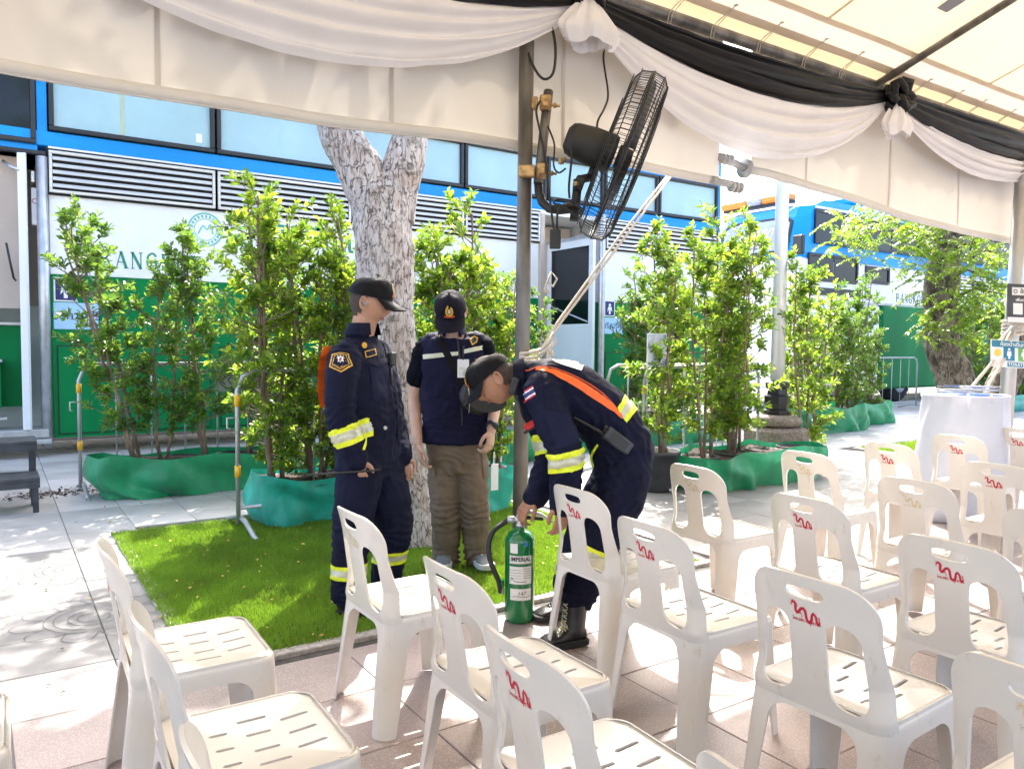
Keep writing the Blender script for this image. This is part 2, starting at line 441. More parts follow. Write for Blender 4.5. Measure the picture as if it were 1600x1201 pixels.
M_BEIGE = mat('beige_panel', (0.52, 0.43, 0.36), 0.5, var=0.1, vs=2)
M_TYRE = mat('tyre_rubber', (0.015, 0.015, 0.016), 0.85)
M_LETTER = mat('green_lettering', (0.02, 0.26, 0.17), 0.45, var=0.05)
M_LETTERB = mat('dark_teal_lettering', (0.015, 0.10, 0.13), 0.45, var=0.05)
M_PAPERB = mat('light_blue_paper', (0.38, 0.60, 0.80), 0.6, var=0.04)
M_PAPERW = mat('white_paper', (0.78, 0.79, 0.80), 0.6, var=0.03)
M_NAVYINK = mat('navy_ink', (0.015, 0.02, 0.12), 0.5, var=0.05)
M_BLACKINK = mat('black_ink', (0.012, 0.012, 0.014), 0.5, var=0.05)

def serif(word, h=1.0):
    # thick and thin strokes with small feet, drawn letter by letter
    G = {'B': [([(0.12, 0), (0.12, 1)], .16), ([(0.12, .97), (.42, .95), (.52, .76), (.40, .55), (.12, .53)], .09), ([(.12, .53), (.46, .5), (.6, .27), (.46, .04), (.12, .03)], .1), ([(0, .02), (.3, .02)], .05), ([(0, .98), (.3, .98)], .05)],
         'A': [([(.08, 0), (.36, 1)], .06), ([(.36, 1), (.68, 0)], .16), ([(.2, .36), (.54, .36)], .05), ([(0, .02), (.2, .02)], .05), ([(.54, .02), (.82, .02)], .05)],
         'N': [([(.1, 0), (.1, 1)], .06), ([(.1, 1), (.62, 0)], .16), ([(.62, 0), (.62, 1)], .06), ([(0, .02), (.22, .02)], .05), ([(.5, .98), (.74, .98)], .05), ([(-.02, .98), (.16, .98)], .05)],
         'G': [([(.62, .8), (.5, .95), (.36, .99), (.14, .84), (.07, .5), (.14, .16), (.36, .01), (.56, .06), (.62, .2)], .12), ([(.62, .1), (.62, .42)], .13), ([(.48, .42), (.74, .42)], .05)],
         'K': [([(.12, 0), (.12, 1)], .16), ([(.16, .45), (.6, .98)], .06), ([(.3, .58), (.66, 0)], .16), ([(0, .02), (.28, .02)], .05), ([(0, .98), (.28, .98)], .05), ([(.54, .02), (.8, .02)], .05), ([(.46, .98), (.74, .98)], .05)],
         'O': [([(.38, .99), (.15, .85), (.08, .5), (.15, .15), (.38, .01), (.61, .15), (.68, .5), (.61, .85), (.38, .99)], .12)]}
    vs, fs = [], []; x = 0
    for ch in word:
        for pts, w in G[ch]:
            a, b = stroke2d([(p[0] * h * 0.9 + x, p[1] * h) for p in pts], w * h, 3)
            fs += [tuple(i + len(vs) for i in f) for f in b]; vs += a
        x += 0.86 * h
    return vs, fs

F = 10.40
bus = thing('service_bus', 'long white, green and blue double height bus with louvred vents behind the shrubs', 'bus', (6, 11.6, 0))
EX, EZ = Vector((1, 0, 0)), Vector((0, 0, 1))
b = MB()
b.box((4.0, 12.2, 2.55), (15.7, 1.4, 4.7), 0)                                    # rear body
for (u0, u1) in ((0.555, 7.50), (8.87, 11.85)):
    b.box(((u0 + u1) / 2, F + 0.55, (2.105 + 3.62) / 2), (u1 - u0, 1.06, 3.62 - 2.105), 0)
b.box((8.185, F + 0.55, 3.555), (1.37, 1.06, 0.13), 0)
b.build('body', M_BWHITE, bus)
b = MB()
for (u0, u1) in ((0.555, 7.50), (8.87, 11.85)):
    b.box(((u0 + u1) / 2, F + 0.548, (0.2 + 2.10) / 2), (u1 - u0, 1.064, 1.90), 0)
b.build('lower_panel', M_BGREEN, bus)
b = MB(); b.box((4.0, F + 0.55, 3.59 + 0.05), (15.72, 1.07, 0.17), 0, ch=0.01)
b.box((4.0, F + 0.56, 4.68), (15.72, 1.07, 0.46), 0, ch=0.01)
for u in (0.50, 11.80): b.box((u, F + 0.55, 4.1), (0.10, 1.05, 0.76), 0)
b.box((-1.2, F + 0.55, 3.50), (3.3, 1.05, 0.10), 0)
b.build('blue_band', M_BBLUE, bus)
b = MB(); b.box((4.0, 11.6, 5.28), (13.5, 2.2, 0.72), 0, ch=0.12); b.build('roof_unit', M_BWHITE, bus)  # unseen roof box, added to lengthen the bus shadow on the paving
# windows
WU = [(-2.6, 0.44, 1), (0.565, 2.385, 0), (2.405, 4.21, 0), (4.23, 6.04, 0), (6.06, 7.62, 0), (7.64, 8.85, 0), (8.87, 10.15, 0), (10.17, 11.74, 0)]
for (u0, u1, dk) in WU:
    zb = 3.56 if dk else 3.735
    fr = MB(); w = 0.055; zt = 4.45
    for (a, c, p, q) in ((u0, u1, zb, zb + w), (u0, u1, zt - w, zt), (u0, u0 + w, zb + w, zt - w), (u1 - w, u1, zb + w, zt - w)):
        fr.box(((a + c) / 2, F + 0.03, (p + q) / 2), (c - a - 0.004, 0.10, q - p), 0, ch=0.008)
    f = fr.build('window', M_RUBBER, bus)
    pn = MB(); pn.box(((u0 + u1) / 2, F + 0.045, (zb + zt) / 2), (u1 - u0 - 2 * w, 0.02, zt - zb - 2 * w))
    pn.build('pane', M_DGLASS if dk else M_GLASS, f)
b = MB(); b.box((2.20, F + 0.033, 3.90), (0.075, 0.003, 0.11)); b.build('window_notice', M_PAPERW, bus)
b = MB(); b.box((1.33, F + 0.0335, 4.12), (0.05, 0.002, 0.62)); b.build('window_tape', mat('yellowed_tape', (0.42, 0.50, 0.36), 0.4), bus)
# louvres
LU = [(0.555, 2.375), (2.405, 4.20), (4.23, 6.03), (6.06, 7.47), (8.90, 10.15), (10.17, 11.76)]
for (u0, u1) in LU:
    z0, z1 = 3.03, 3.505; w = 0.035
    b = MB(); b.box(((u0 + u1) / 2, F - 0.002, (z0 + z1) / 2), (u1 - u0 + 0.05, 0.012, z1 - z0 + 0.05)); vent = b.build('vent', M_DARK, bus)
    fr = MB()
    for (a, c, p, q) in ((u0, u1, z0, z0 + w), (u0, u1, z1 - w, z1), (u0, u0 + w, z0 + w, z1 - w), (u1 - w, u1, z0 + w, z1 - w)):
        fr.box(((a + c) / 2, F - 0.025, (p + q) / 2), (c - a - 0.002, 0.035, q - p), 0, ch=0.004)
    fr.build('vent_frame', M_ALU, vent)
    R = Matrix.Rotation(math.radians(-28), 3, 'X')
    sl_ = MB().box((0, 0, 0), (u1 - u0 - 2 * w - 0.004, 0.012, 0.048), R=R, ch=0.002).mesh('slat', M_ALU)
    for k in range(5):
        o = link('slat', sl_, vent); o.location = Vector(((u0 + u1) / 2, F - 0.026, z0 + 0.085 + k * 0.0765)) - ORG[vent.name]
# hatches in the lower panel
for (u0, u1, z0, z1) in ((0.60, 2.30, 0.24, 1.28), (2.42, 4.10, 0.24, 1.28), (4.25, 6.0, 0.24, 1.28), (6.1, 7.4, 0.24, 1.28), (8.93, 10.4, 0.24, 1.22), (10.5, 11.7, 0.24, 1.22)):
    b = MB(); b.box(((u0 + u1) / 2, F + 0.012, (z0 + z1) / 2), (u1 - u0, 0.008, z1 - z0)); h = b.build('hatch', M_BLACKINK, bus)
    b = MB(); b.box(((u0 + u1) / 2, F + 0.008, (z0 + z1) / 2), (u1 - u0 - 0.026, 0.012, z1 - z0 - 0.026), ch=0.003)
    b.build('hatch_door', M_BGREEN, h)
# lettering, emblem and notices
b = MB(); flat(b, serif('BANGKOK', 0.20), (1.05, F + 0.017, 2.215), EX, EZ); b.build('lettering', M_LETTER, bus)
b = MB(); flat(b, text2d('สำนักสิ่งแวดล้อม', 0.42, 0.004), (4.05, F + 0.017, 2.74), EX, EZ); b.build('lettering', M_LETTER, bus)
b = MB(); M_EMB = mat('pale_green_emblem', (0.16, 0.50, 0.47), 0.45, var=0.05)
for (r0, r1) in ((0.195, 0.215), (0.13, 0.14)): flat(b, ring2d(r0, r1), (2.26, F + 0.017, 2.76), EX, EZ)
for k in range(22): flat(b, ring2d(0.15, 0.185, 2, k * 2 * math.pi / 22, (k + .55) * 2 * math.pi / 22), (2.26, F + 0.017, 2.76), EX, EZ)
flat(b, stroke2d([(-.09, -.06), (-.03, .05), (.02, .0), (.06, .07), (.09, -.05)], 0.02), (2.26, F + 0.017, 2.76), EX, EZ)
b.build('emblem', M_EMB, bus)
for (u0, z0, z1, w, tx) in ((0.575, 1.47, 1.78, 0.46, 'บริการฟรี'), (8.80 + 0.12, 1.545, 1.83, 0.42, 'บริการฟรี')):
    b = MB(); b.box((u0 + w / 2, F + 0.014, (z0 + z1) / 2), (w, 0.004, z1 - z0)); n_ = b.build('paper_notice', M_PAPERB, bus)
    b = MB(); flat(b, text2d(tx, 0.135, 0.001), (u0 + w / 2, F + 0.0105, (z0 + z1) / 2), EX, EZ); b.build('lettering', M_NAVYINK, n_)
for (u, z) in ((0.70, 1.93), (9.03, 1.99)):
    b = MB(); b.box((u, F + 0.014, z), (0.24, 0.004, 0.28)); s_ = b.build('toilet_sticker', M_PAPERW, bus)
    b = MB(); b.box((u, F + 0.0115, z), (0.205, 0.003, 0.245)); b.build('blue_field', M_NAVYINK, s_)
    b = MB(); flat(b, disc2d(0.028, 14, 0, 0.06), (u, F + 0.0085, z), EX, EZ)
    flat(b, ([(-.04, .03), (.04, .03), (.055, -.06), (.02, -.02), (.02, -.10), (-.02, -.10), (-.02, -.02), (-.055, -.06)], [tuple(range(8))]), (u, F + 0.0085, z), EX, EZ)
    b.build('figure_symbol', M_PAPERW, s_)
# left doorway: deep opening, beige wall above a green one, entry steps, door leaf seen edge-on
b = MB(); b.box((-1.6, 11.45, 2.65), (4.2, 0.08, 1.75)); b.box((-1.6, 10.95, 3.47), (4.2, 1.1, 0.04)); b.box((-0.1, 11.0, 2.6), (0.5, 0.8, 1.6)); b.build('entry_wall', M_BEIGE, bus)
b = MB(); b.box((-0.85, 10.60, 2.56), (2.25, 0.04, 1.72)); b.build('inner_panel', M_BEIGE, bus)
b = MB(); b.box((-0.85, 10.85, 1.03), (2.3, 0.05, 0.95)); b.box((-0.7, 10.68, 0.82), (1.5, 0.3, 0.52)); b.build('entry_panel', M_BGREEN, bus)
b = MB(); b.box((-0.85, 10.82, 1.53), (2.3, 0.06, 0.05), ch=0.01); b.box((-0.7, 10.66, 1.10), (1.55, 0.36, 0.035), ch=0.01); b.box((-0.6, 10.50, 0.45), (1.4, 0.12, 0.03)); b.build('step_edge', M_STEEL, bus)
b = MB(); b.box((-0.75, 10.55, 0.27), (2.5, 0.5, 0.10), ch=0.01); b.box((-0.75, 10.45, 0.185), (2.55, 0.5, 0.05), ch=0.01); b.build('entry_step', M_DRAIN, bus)
dl = MB(); dl.box((0.285, 10.30, 1.87), (0.075, 0.03, 3.1), 0, ch=0.008); dl.box((0.315, 10.34, 1.87), (0.045, 0.05, 3.12), 0, ch=0.008)
door = dl.build('door', M_BWHITE, bus)
hd = MB(); hd.tube([(0.13, 10.28, 2.40), (0.13, 10.22, 2.40), (0.16, 10.20, 2.2), (0.19, 10.20, 2.02), (0.21, 10.26, 2.0)], 0.012, 6); hd.build('handle', M_BLACKINK, door)
hg = MB(); hg.tube([(0.12, 10.45, 3.33), (0.2, 10.3, 3.25), (0.27, 10.3, 3.22)], 0.02, 6); hg.box((0.40, 10.5, 3.2), (0.03, 0.1, 0.12)); hg.build('hinge', M_STEEL, door)
b = MB(); b.tube([(0.485, F - 0.02, 0.12), (0.485, F - 0.02, 3.42)], 0.06, 10); b.build('door_pillar', M_STEEL, bus)
b = MB(); b.box((-1.2, F - 0.03, 3.455), (3.45, 0.06, 0.05), ch=0.01); b.build('drip_rail', M_RUBBER, bus)
b = MB(); b.box((0.415, 10.5, 2.87), (0.06, 0.005, 0.42)); st = b.build('door_sticker', M_PAPERW, bus)
b = MB(); flat(b, ring2d(0.022, 0.03, 18), (0.418, 10.496, 2.93), EX, EZ); b.build('ring_mark', mat('red_print', (0.45, 0.02, 0.05), 0.5), st)
# middle doorway: dark inside, leaf swung straight out, window in its upper half
b = MB(); b.box((8.2, 11.30, 1.95), (1.2, 0.06, 3.0)); b.box((7.57, 10.9, 1.95), (0.05, 0.8, 3.0)); b.build('door_recess', M_BEIGE, bus)
b = MB()
b.box((7.52, F - 0.005, 2.0), (0.09, 0.08, 3.0), ch=0.01)
b.build('door_post', M_BEIGE, bus)
b = MB(); b.box((8.83, F - 0.01, 2.0), (0.07, 0.09, 3.2), ch=0.01); b.tube([(8.75, F - 0.05, 0.4), (8.75, F - 0.05, 3.5)], 0.025, 8); b.build('door_jamb', M_STEEL, bus)
ul, v0, v1 = 7.64, 9.18, 10.36
b = MB(); w = 0.10
b.box((ul, (v0 + v1) / 2, 1.06), (0.05, v1 - v0, 1.22)); b.box((ul, (v0 + v1) / 2, 2.93), (0.05, v1 - v0, 0.12))
b.box((ul, v0 + w / 2, 2.27), (0.05, w, 1.20)); b.box((ul, v1 - w / 2, 2.27), (0.05, w, 1.20)); leaf = b.build('door', M_BWHITE, bus)
b = MB(); b.box((ul, (v0 + v1) / 2, 2.27), (0.015, v1 - v0 - 2 * w, 1.20)); b.build('pane', M_DGLASS, leaf)
b = MB(); b.box((ul - 0.005, (v0 + v1) / 2, 3.01), (0.06, v1 - v0 + 0.02, 0.05)); b.tube([(ul - 0.04, v0 + 0.1, 1.7), (ul - 0.05, v1 - 0.2, 1.95), (ul + 0.1, v1 + 0.1, 2.05)], 0.012, 6); b.build('door_stay', M_STEEL, leaf)
# wheels under the skirt
for u in (-2.2, 5.1, 9.9):
    b = MB(); b.lathe([(0.2, -0.14), (0.46, -0.14), (0.5, -0.08), (0.5, 0.08), (0.46, 0.14), (0.2, 0.14)], (u, 11.0, 0.5), 20, axis=(0, 1, 0)); w_ = b.build('wheel', M_TYRE, bus)

# second bus, further along
F2 = 10.5
bus2 = thing('service_bus', 'blue and white double height bus with amber roof beacon and sloping windscreen at right', 'bus', (20, 11.7, 0))
b = MB()
prof = [(-0.0, 3.05), (0.02, 3.4), (0.25, 4.35), (0.55, 4.60), (1.2, 4.66)]
def shell(mb, z0, z1, u0, u1, v0, v1, ch, m=0):
    mb.box(((u0 + u1) / 2, (v0 + v1) / 2, (z0 + z1) / 2), (u1 - u0, v1 - v0, z1 - z0), m, ch=ch)
shell(b, 2.36, 3.30, 14.5, 34, F2, 13.0, 0.05); b.build('body', M_BWHITE, bus2)
b = MB(); shell(b, 0.35, 2.36, 17.7, 34, F2, 13.0, 0.05); b.build('lower_panel', M_BGREEN, bus2)
b = MB(); shell(b, 0.4, 2.36, 14.5, 17.65, F2 + 0.03, 12.95, 0.05); b.build('front_panel', M_BWHITE, bus2)
b = MB(); rings = []
for (uo, z) in [(-0.02, 3.30), (0.0, 3.5), (0.18, 4.2), (0.32, 4.45), (0.7, 4.60)]:
    u = 14.5 + uo; i = 0.10 if z < 4.5 else 0.3
    rings.append([Vector(p) for p in ((u + 0.15, F2 + i * .2, z), (34, F2 + i * .2, z), (34, 13 - i * .2, z), (u + 0.15, 13 - i * .2, z), (u, 12.8 - i, z), (u, F2 + 0.2 + i, z))])
b.loft(rings, 0, True, False); b.build('upper_body', M_BBLUE, bus2)
b = MB(); b.box((26, 11.75, 4.85), (17, 2.0, 0.5), ch=0.1); b.box((17.5, 11.75, 4.75), (2.0, 2.2, 0.3), ch=0.1); b.build('roof_unit', M_BBLUE, bus2)
def win2(u0, u1, z0, z1, split=0):
    fr = MB(); w = 0.06
    for (a, c, p, q) in ((u0, u1, z0, z0 + w), (u0, u1, z1 - w, z1), (u0, u0 + w, z0 + w, z1 - w), (u1 - w, u1, z0 + w, z1 - w)):
        fr.box(((a + c) / 2, F2 - 0.015, (p + q) / 2), (c - a - 0.004, 0.05, q - p))
    f = fr.build('window', M_RUBBER, bus2)
    n = split or 1; ww = (u1 - u0 - 2 * w) / n
    for k in range(n):
        MB().box((u0 + w + (k + .5) * ww, F2 - 0.005, (z0 + z1) / 2), (ww - 0.03, 0.02, z1 - z0 - 2 * w)).build('pane', M_DGLASS, f)
win2(14.95, 16.62, 3.62, 4.36); win2(16.7, 19.2, 3.62, 4.36, 2); win2(19.3, 21.8, 3.62, 4.36, 2); win2(21.9, 24.4, 3.62, 4.36, 2)
win2(14.75, 16.60, 2.80, 3.40, 2); win2(16.9, 17.9, 2.85, 3.25)
b = MB(); b.box((15.6, F2 - 0.03, 2.58), (2.2, 0.05, 0.16)); b.build('wheel_arch_trim', M_RUBBER, bus2)
b = MB(); b.box((15.75, F2 - 0.03, 4.40), (1.6, 0.03, 0.05)); b.build('torn_film', M_PAPERW, bus2)
for k in range(3):
    u0, u1 = 20.0 + k * 1.9, 21.8 + k * 1.9
    vb = MB().box(((u0 + u1) / 2, F2 - 0.02, 3.02), (u1 - u0, 0.03, 0.42)).build('vent', M_DARK, bus2)
    sm_ = MB().box((0, 0, 0), (u1 - u0 - 0.06, 0.03, 0.05)).mesh('slat', M_ALU)
    for q in range(5):
        o = link('slat', sm_, vb); o.location = Vector(((u0 + u1) / 2, F2 - 0.045, 2.85 + q * 0.085)) - ORG[vb.name]
b = MB(); flat(b, serif('BANGKOK', 0.22), (18.25, F2 - 0.004, 2.45), EX, EZ); b.build('lettering', M_LETTERB, bus2)
b = MB(); flat(b, text2d('กรุงเทพมหานคร', 0.36, 0.003), (22.6, F2 - 0.004, 2.66), EX, EZ); b.build('lettering', M_LETTER, bus2)
# sloping windscreen on the end wall, with its lettering
def scr(y, z, off): return Vector((14.5 + (z - 3.5) / 0.7 * 0.18 - off if z > 3.5 else 14.49 - off, y, z))
b = MB(); pts2 = [(F2 + 0.32, 3.42), (12.75, 3.42), (12.75, 4.12), (12.55, 4.24), (F2 + 0.5, 4.24), (F2 + 0.32, 4.12)]
vs = [scr(y, z, 0.03) for y, z in pts2]; vs2 = [scr(y, z, -0.02) for y, z in pts2]
b.loft([vs2, vs], 0, True, False); ws = b.build('windscreen', M_RUBBER, bus2)
b = MB(); c_ = Vector((0, 11.6, 3.83)); vs = [scr(11.6 + (y - 11.6) * .93, 3.83 + (z - 3.83) * .86, 0.045) for y, z in pts2]; vs2 = [scr(11.6 + (y - 11.6) * .93, 3.83 + (z - 3.83) * .86, 0.01) for y, z in pts2]
b.loft([vs2, vs], 0, True, False); b.build('pane', mat('grey_windscreen', (0.34, 0.38, 0.42), 0.12, var=0.12, vs=3), ws)
b = MB()
for tx, z, sz in (('จอะหกก', 3.93, 0.30), ('อก', 3.66, 0.30)):
    q = text2d(tx, sz, 0.006, 0.25); n = Vector((-1, 0, 0))
    vs = [scr(11.75 - x, z + y, 0.056) for x, y in q[0]]; b.add(vs, q[1], 0, False)
b.build('lettering', M_PAPERW, ws)
M_AMBER = mat('amber_lens', (0.85, 0.24, 0.02), 0.25, var=0.15, vs=20)
for (y, w, mm) in ((12.65, 0.75, M_AMBER), (12.05, 0.42, mat('clear_lens', (0.35, 0.36, 0.42), 0.2)), (11.45, 0.75, M_AMBER)):
    MB().box((14.95, y, 4.72), (0.32, w, 0.17), ch=0.04).build('beacon', mm, bus2)
MB().box((14.98, 12.05, 4.615), (0.22, 1.9, 0.07)).build('beacon_base', M_BLACKINK, bus2)
b = MB(); b.tube([(14.7, F2 + 0.1, 3.75), (14.35, F2 - 0.08, 3.72)], 0.025, 6); b.box((14.28, F2 - 0.1, 3.52), (0.12, 0.26, 0.42), ch=0.03); b.build('mirror', M_RUBBER, bus2)
for u in (16.0, 18.75, 26.0):
    b = MB(); b.lathe([(0.1, -0.16), (0.44, -0.16), (0.5, -0.1), (0.5, 0.1), (0.44, 0.16), (0.1, 0.16)], (u, F2 + 0.28, 0.5), 24, axis=(0, 1, 0)); w_ = b.build('wheel', M_TYRE, bus2)
    MB().lathe([(0.02, -0.19), (0.24, -0.185), (0.27, -0.165), (0.0, -0.16)], (u, F2 + 0.28, 0.5), 18, axis=(0, 1, 0)).build('rim', M_STEEL, w_)

# ---------------------------------------------------------------- tent
M_SHEET = mat('tent_curtain_cloth', (0.74, 0.705, 0.66), 0.6, var=0.05, vs=1.3, bump=0.12, bs=6, trans=0.08, tcol=(0.72, 0.64, 0.54), stretch=(1, 1, 0.5))
M_ROOF = mat('tent_roof_cloth', (0.66, 0.61, 0.50), 0.6, var=0.06, vs=1.1, bump=0.1, bs=5, trans=0.17, tcol=(0.82, 0.64, 0.36))
M_HEM = mat('tent_roof_hem', (0.62, 0.53, 0.43), 0.6, var=0.06, vs=4, trans=0.18)
M_PIPE = mat('weathered_pipe', (0.15, 0.14, 0.13), 0.5, metal=0.45, var=0.3, vs=9, col2=(0.25, 0.235, 0.215), stretch=(1, 1, 0.35), bump=0.15, bs=40)
M_GALV = mat('galvanised_pipe', (0.45, 0.46, 0.47), 0.42, metal=0.55, var=0.15, vs=7, stretch=(1, 1, 0.4))
M_ROPE = mat('cotton_rope', (0.62, 0.55, 0.46), 0.9, var=0.12, vs=90, bump=0.4, bs=300)
M_SEAM = mat('seam_tape_cloth', (0.62, 0.57, 0.51), 0.6, var=0.05, vs=4)
M_WSATIN = mat('white_satin', (0.88, 0.86, 0.885), 0.42, var=0.03, vs=4, trans=0.2, sheen=0.3, bump=0.05, bs=120)
M_KSATIN = mat('black_satin', (0.004, 0.004, 0.0045), 0.45, var=0.2, vs=4, spec=0.3)
EV, EZH = 3.45, 3.30
def sheet_curtain(u0, u1, z0a, z0b, lab):
    t = thing('tent_curtain', lab, 'curtain', (u0, 3.5, z0a))
    b = MB(); nu, nv = 90, 14
    def fn(a, c):
        u = u0 + (u1 - u0) * a; zb = z0a + (z0b - z0a) * a + 0.02 * math.sin(a * 9)
        z = 3.37 + (zb - 3.37) * c
        y = 3.50 + 0.02 * noise.noise(Vector((u * 1.3, z * 0.9, 0))) * c * 2 + 0.012 * math.sin(u * 5.3) * c
        return Vector((u, y, z))
    b.grid(fn, nu, nv); o = b.build('cloth', M_SHEET, t)
    b = MB(); pts = [fn(i / 60, 1.0) for i in range(61)]                 # bottom roll over its pipe
    b.tube([p + Vector((0, 0.012, 0.03)) for p in pts], 0.030, 8); b.build('hem_roll', M_SHEET, t)
    for k in range(int((u1 - u0) / 1.05)):
        a = (k + 0.6) * 1.05 / (u1 - u0)
        b = MB(); b.grid(lambda s, c: fn(a + (s - .5) * 0.022 / (u1 - u0), c) + Vector((0, -0.0035, 0)), 1, 14); b.build('seam_tape', M_SEAM, t)
    return t
sheet_curtain(-3.2, 3.97, 2.30, 2.375, 'long cream tent side curtain rolled up left of the gap with bus windows behind it')
sheet_curtain(4.25, 8.6, 2.485, 2.27, 'cream tent side curtain right of the gap above the leafy street tree')
# pipe ends that stick out of the two rolled curtains
for (u, z, d, lab) in ((4.08, 2.545, -1, 'grey pipe end with flange poking out of the right curtain roll'), (4.06, 2.375, 1, 'grey ridged pipe end poking out of the left curtain roll')):
    t = thing('roller_pipe', lab, 'pipe', (u, 3.5, z))
    e = -d
    b = MB(); b.tube([(u + 0.17 * e, 3.5, z - 0.03 * e), (u - 0.12 * e, 3.5, z + 0.02)], 0.026, 10); b.build('tube', M_GALV, t)
    b = MB()
    for k in range(3): b.lathe([(0.02, -0.012), (0.037, -0.006), (0.037, 0.006), (0.02, 0.012)], (u - (0.02 + 0.04 * k) * e, 3.5, z + 0.01), 12, axis=(1, 0, 0))
    if d < 0: b.lathe([(0.02, -0.01), (0.065, -0.01), (0.065, 0.01), (0.02, 0.01)], (u + 0.13, 3.5, z - 0.025), 14, axis=(1, 0, 0))
    b.build('collar', M_GALV, t)
# scalloped valance outside the curtain
t = thing('tent_valance', 'scalloped cream valance hanging outside the tent curtain', 'valance', (3, 3.6, 3.0))
b = MB(); nu = 400; vs = []
for i in range(nu + 1):
    u = -3.2 + 12 * i / nu
    vs += [(u, 3.60, 3.34), (u, 3.615, 3.05), (u, 3.62, 2.79 + 0.085 * abs(math.sin(u * math.pi / 0.30)) ** 0.7)]
b.add(vs, [(3 * i + k, 3 * i + 3 + k, 3 * i + 4 + k, 3 * i + 1 + k) for i in range(nu) for k in (0, 1)]); b.build('cloth', M_SHEET, t)
# roof: outer slope, hem band, ridge and the slope behind the camera, pipes, laces
roof = thing('tent_roof', 'cream translucent tent roof laced to its eave pipe', 'tent roof', (2, 1, 3.4))
RV, RZ = 0.2, 4.75
def rf(u, s): return Vector((u, 3.33 + (RV - 3.33) * s, 3.40 + (RZ - 3.40) * s - 0.10 * math.sin(math.pi * s) + 0.014 * noise.noise(Vector((u * 1.1, s * 3, 2)))))
b = MB(); b.grid(lambda a, c: rf(-10 + 24 * a, 0.05 + 0.95 * c), 90, 16)
b.grid(lambda a, c: Vector((-10 + 24 * a, RV - 3.6 * c, RZ - 1.45 * c)), 20, 4); b.build('canopy', M_ROOF, roof)
b = MB(); b.grid(lambda a, c: rf(-10 + 24 * a, -0.01 + 0.075 * c) + Vector((0, 0, -0.006)), 120, 3); b.build('hem', M_HEM, roof)
b = MB(); b.grid(lambda a, c: Vector((-10 + 24 * a, 3.30 + 0.32 * c, 3.405 - 0.02 * c)), 40, 2); b.build('eave_flap', M_ROOF, roof)
sm2 = MB()
for u in (3.6, 4.55, 6.7, 8.0, 9.3, 2.0, 0.6): sm2.grid(lambda a, c: rf(u + (a - .5) * 0.03, 0.06 + 0.94 * c) + Vector((0, 0, -0.005)), 1, 16)
sm2.build('roof_seam', M_HEM, roof)
b = MB(); b.quad(rf(5.23, .17), rf(5.36, .17), rf(5.37, .21), rf(5.22, .215)); 
for i in range(len(b.v)): b.v[i] = (b.v[i][0], b.v[i][1], b.v[i][2] - 0.008)
b.build('roof_patch', mat('grey_tape', (0.22, 0.22, 0.24), 0.5), roof)
b = MB(); b.tube([(-10, EV, EZH), (14, EV, EZH + 0.03)], 0.038, 10); b.build('eave_pipe', M_PIPE, roof)
for u in (-0.35, 2.62, 5.60, 8.6): 
    b = MB(); b.tube([(u, EV - 0.02, EZH + 0.02), rf(u + 0.0, 0.5) + Vector((0, 0, -0.12)), (u, RV, RZ - 0.04)], 0.028, 10); b.build('rafter_pipe', M_PIPE, roof)
lace = MB()
for k in range(24):
    u = -2.0 + k * 0.45 + rng.uniform(-.07, .07); a = rf(u, 0.02) + Vector((0, 0, -0.01)); e = Vector((u - 0.04, EV, EZH))
    for dx in (-0.012, 0.014): lace.tube([a, a.lerp(e, .6) + Vector((dx, 0, 0.0)), e + Vector((dx, -0.042, 0.012)), e + Vector((dx, -0.03, -0.035)), e + Vector((dx + .02, 0.0, -0.06))], 0.0035, 4, cap=False)
    lace.lathe([(0.006, -0.002), (0.014, -0.002), (0.014, 0.002), (0.006, 0.002)], a, 8)
lace.build('lacing', M_ROPE, roof)
# swags of white and black cloth with their knots
def swag(A, B, zw, zk0, zk1, lab, base):
    t = thing('drape_swag', lab, 'drape', base, 'black and white swags along the eave')
    A, B = Vector(A), Vector(B)
    def curve(s, r, lo, hi, nf, amp, ph):
        sag = lo + (hi - lo) * r; k = math.sin(math.pi * s) ** 0.75
        x = A.x + (B.x - A.x) * s
        z = A.z + (B.z - A.z) * s - sag * (4 * s * (1 - s)) ** 0.86 - 0.07 * r * min(1, 1)
        f = math.sin(2 * math.pi * nf * r + ph + 1.2 * math.sin(3 * s + ph)); g = math.sin(2 * math.pi * (nf * 2.3) * r + 2 * s)
        y = A.y + (B.y - A.y) * s - amp * k * (f + 0.35 * g) - 0.05 * k * math.sin(math.pi * r)
        z += 0.012 * k * f
        z += 0.006 * noise.noise(Vector((x * 6, r * 9, ph)))
        return Vector((x, y, z))
    b = MB(); b.grid(lambda s, r: curve(s, r, zk1 - 0.02, zw, 4.2, 0.020, 0.4), 70, 64); b.build('white_cloth', M_WSATIN, t)
    b = MB(); b.grid(lambda s, r: curve(s, r, zk0, zk1, 2.6, 0.022, 1.1) + Vector((0, -0.03, 0.03)), 70, 36); b.build('black_cloth', M_KSATIN, t)
    return t
KV = 3.36
swag((-0.37, KV, 3.19), (2.64, KV, 3.19), 0.56, 0.02, 0.20, 'white and black cloth swag left of the fan pole', (1.1, KV, 2.9))
swag((2.72, KV, 3.20), (5.62, KV, 3.225), 0.585, 0.07, 0.205, 'white and black cloth swag between the fan pole and the black knot', (4.1, KV, 2.9))
swag((5.72, KV, 3.225), (8.65, KV, 3.22), 0.36, 0.0, 0.20, 'white and black cloth swag right of the black knot', (7.1, KV, 2.9))
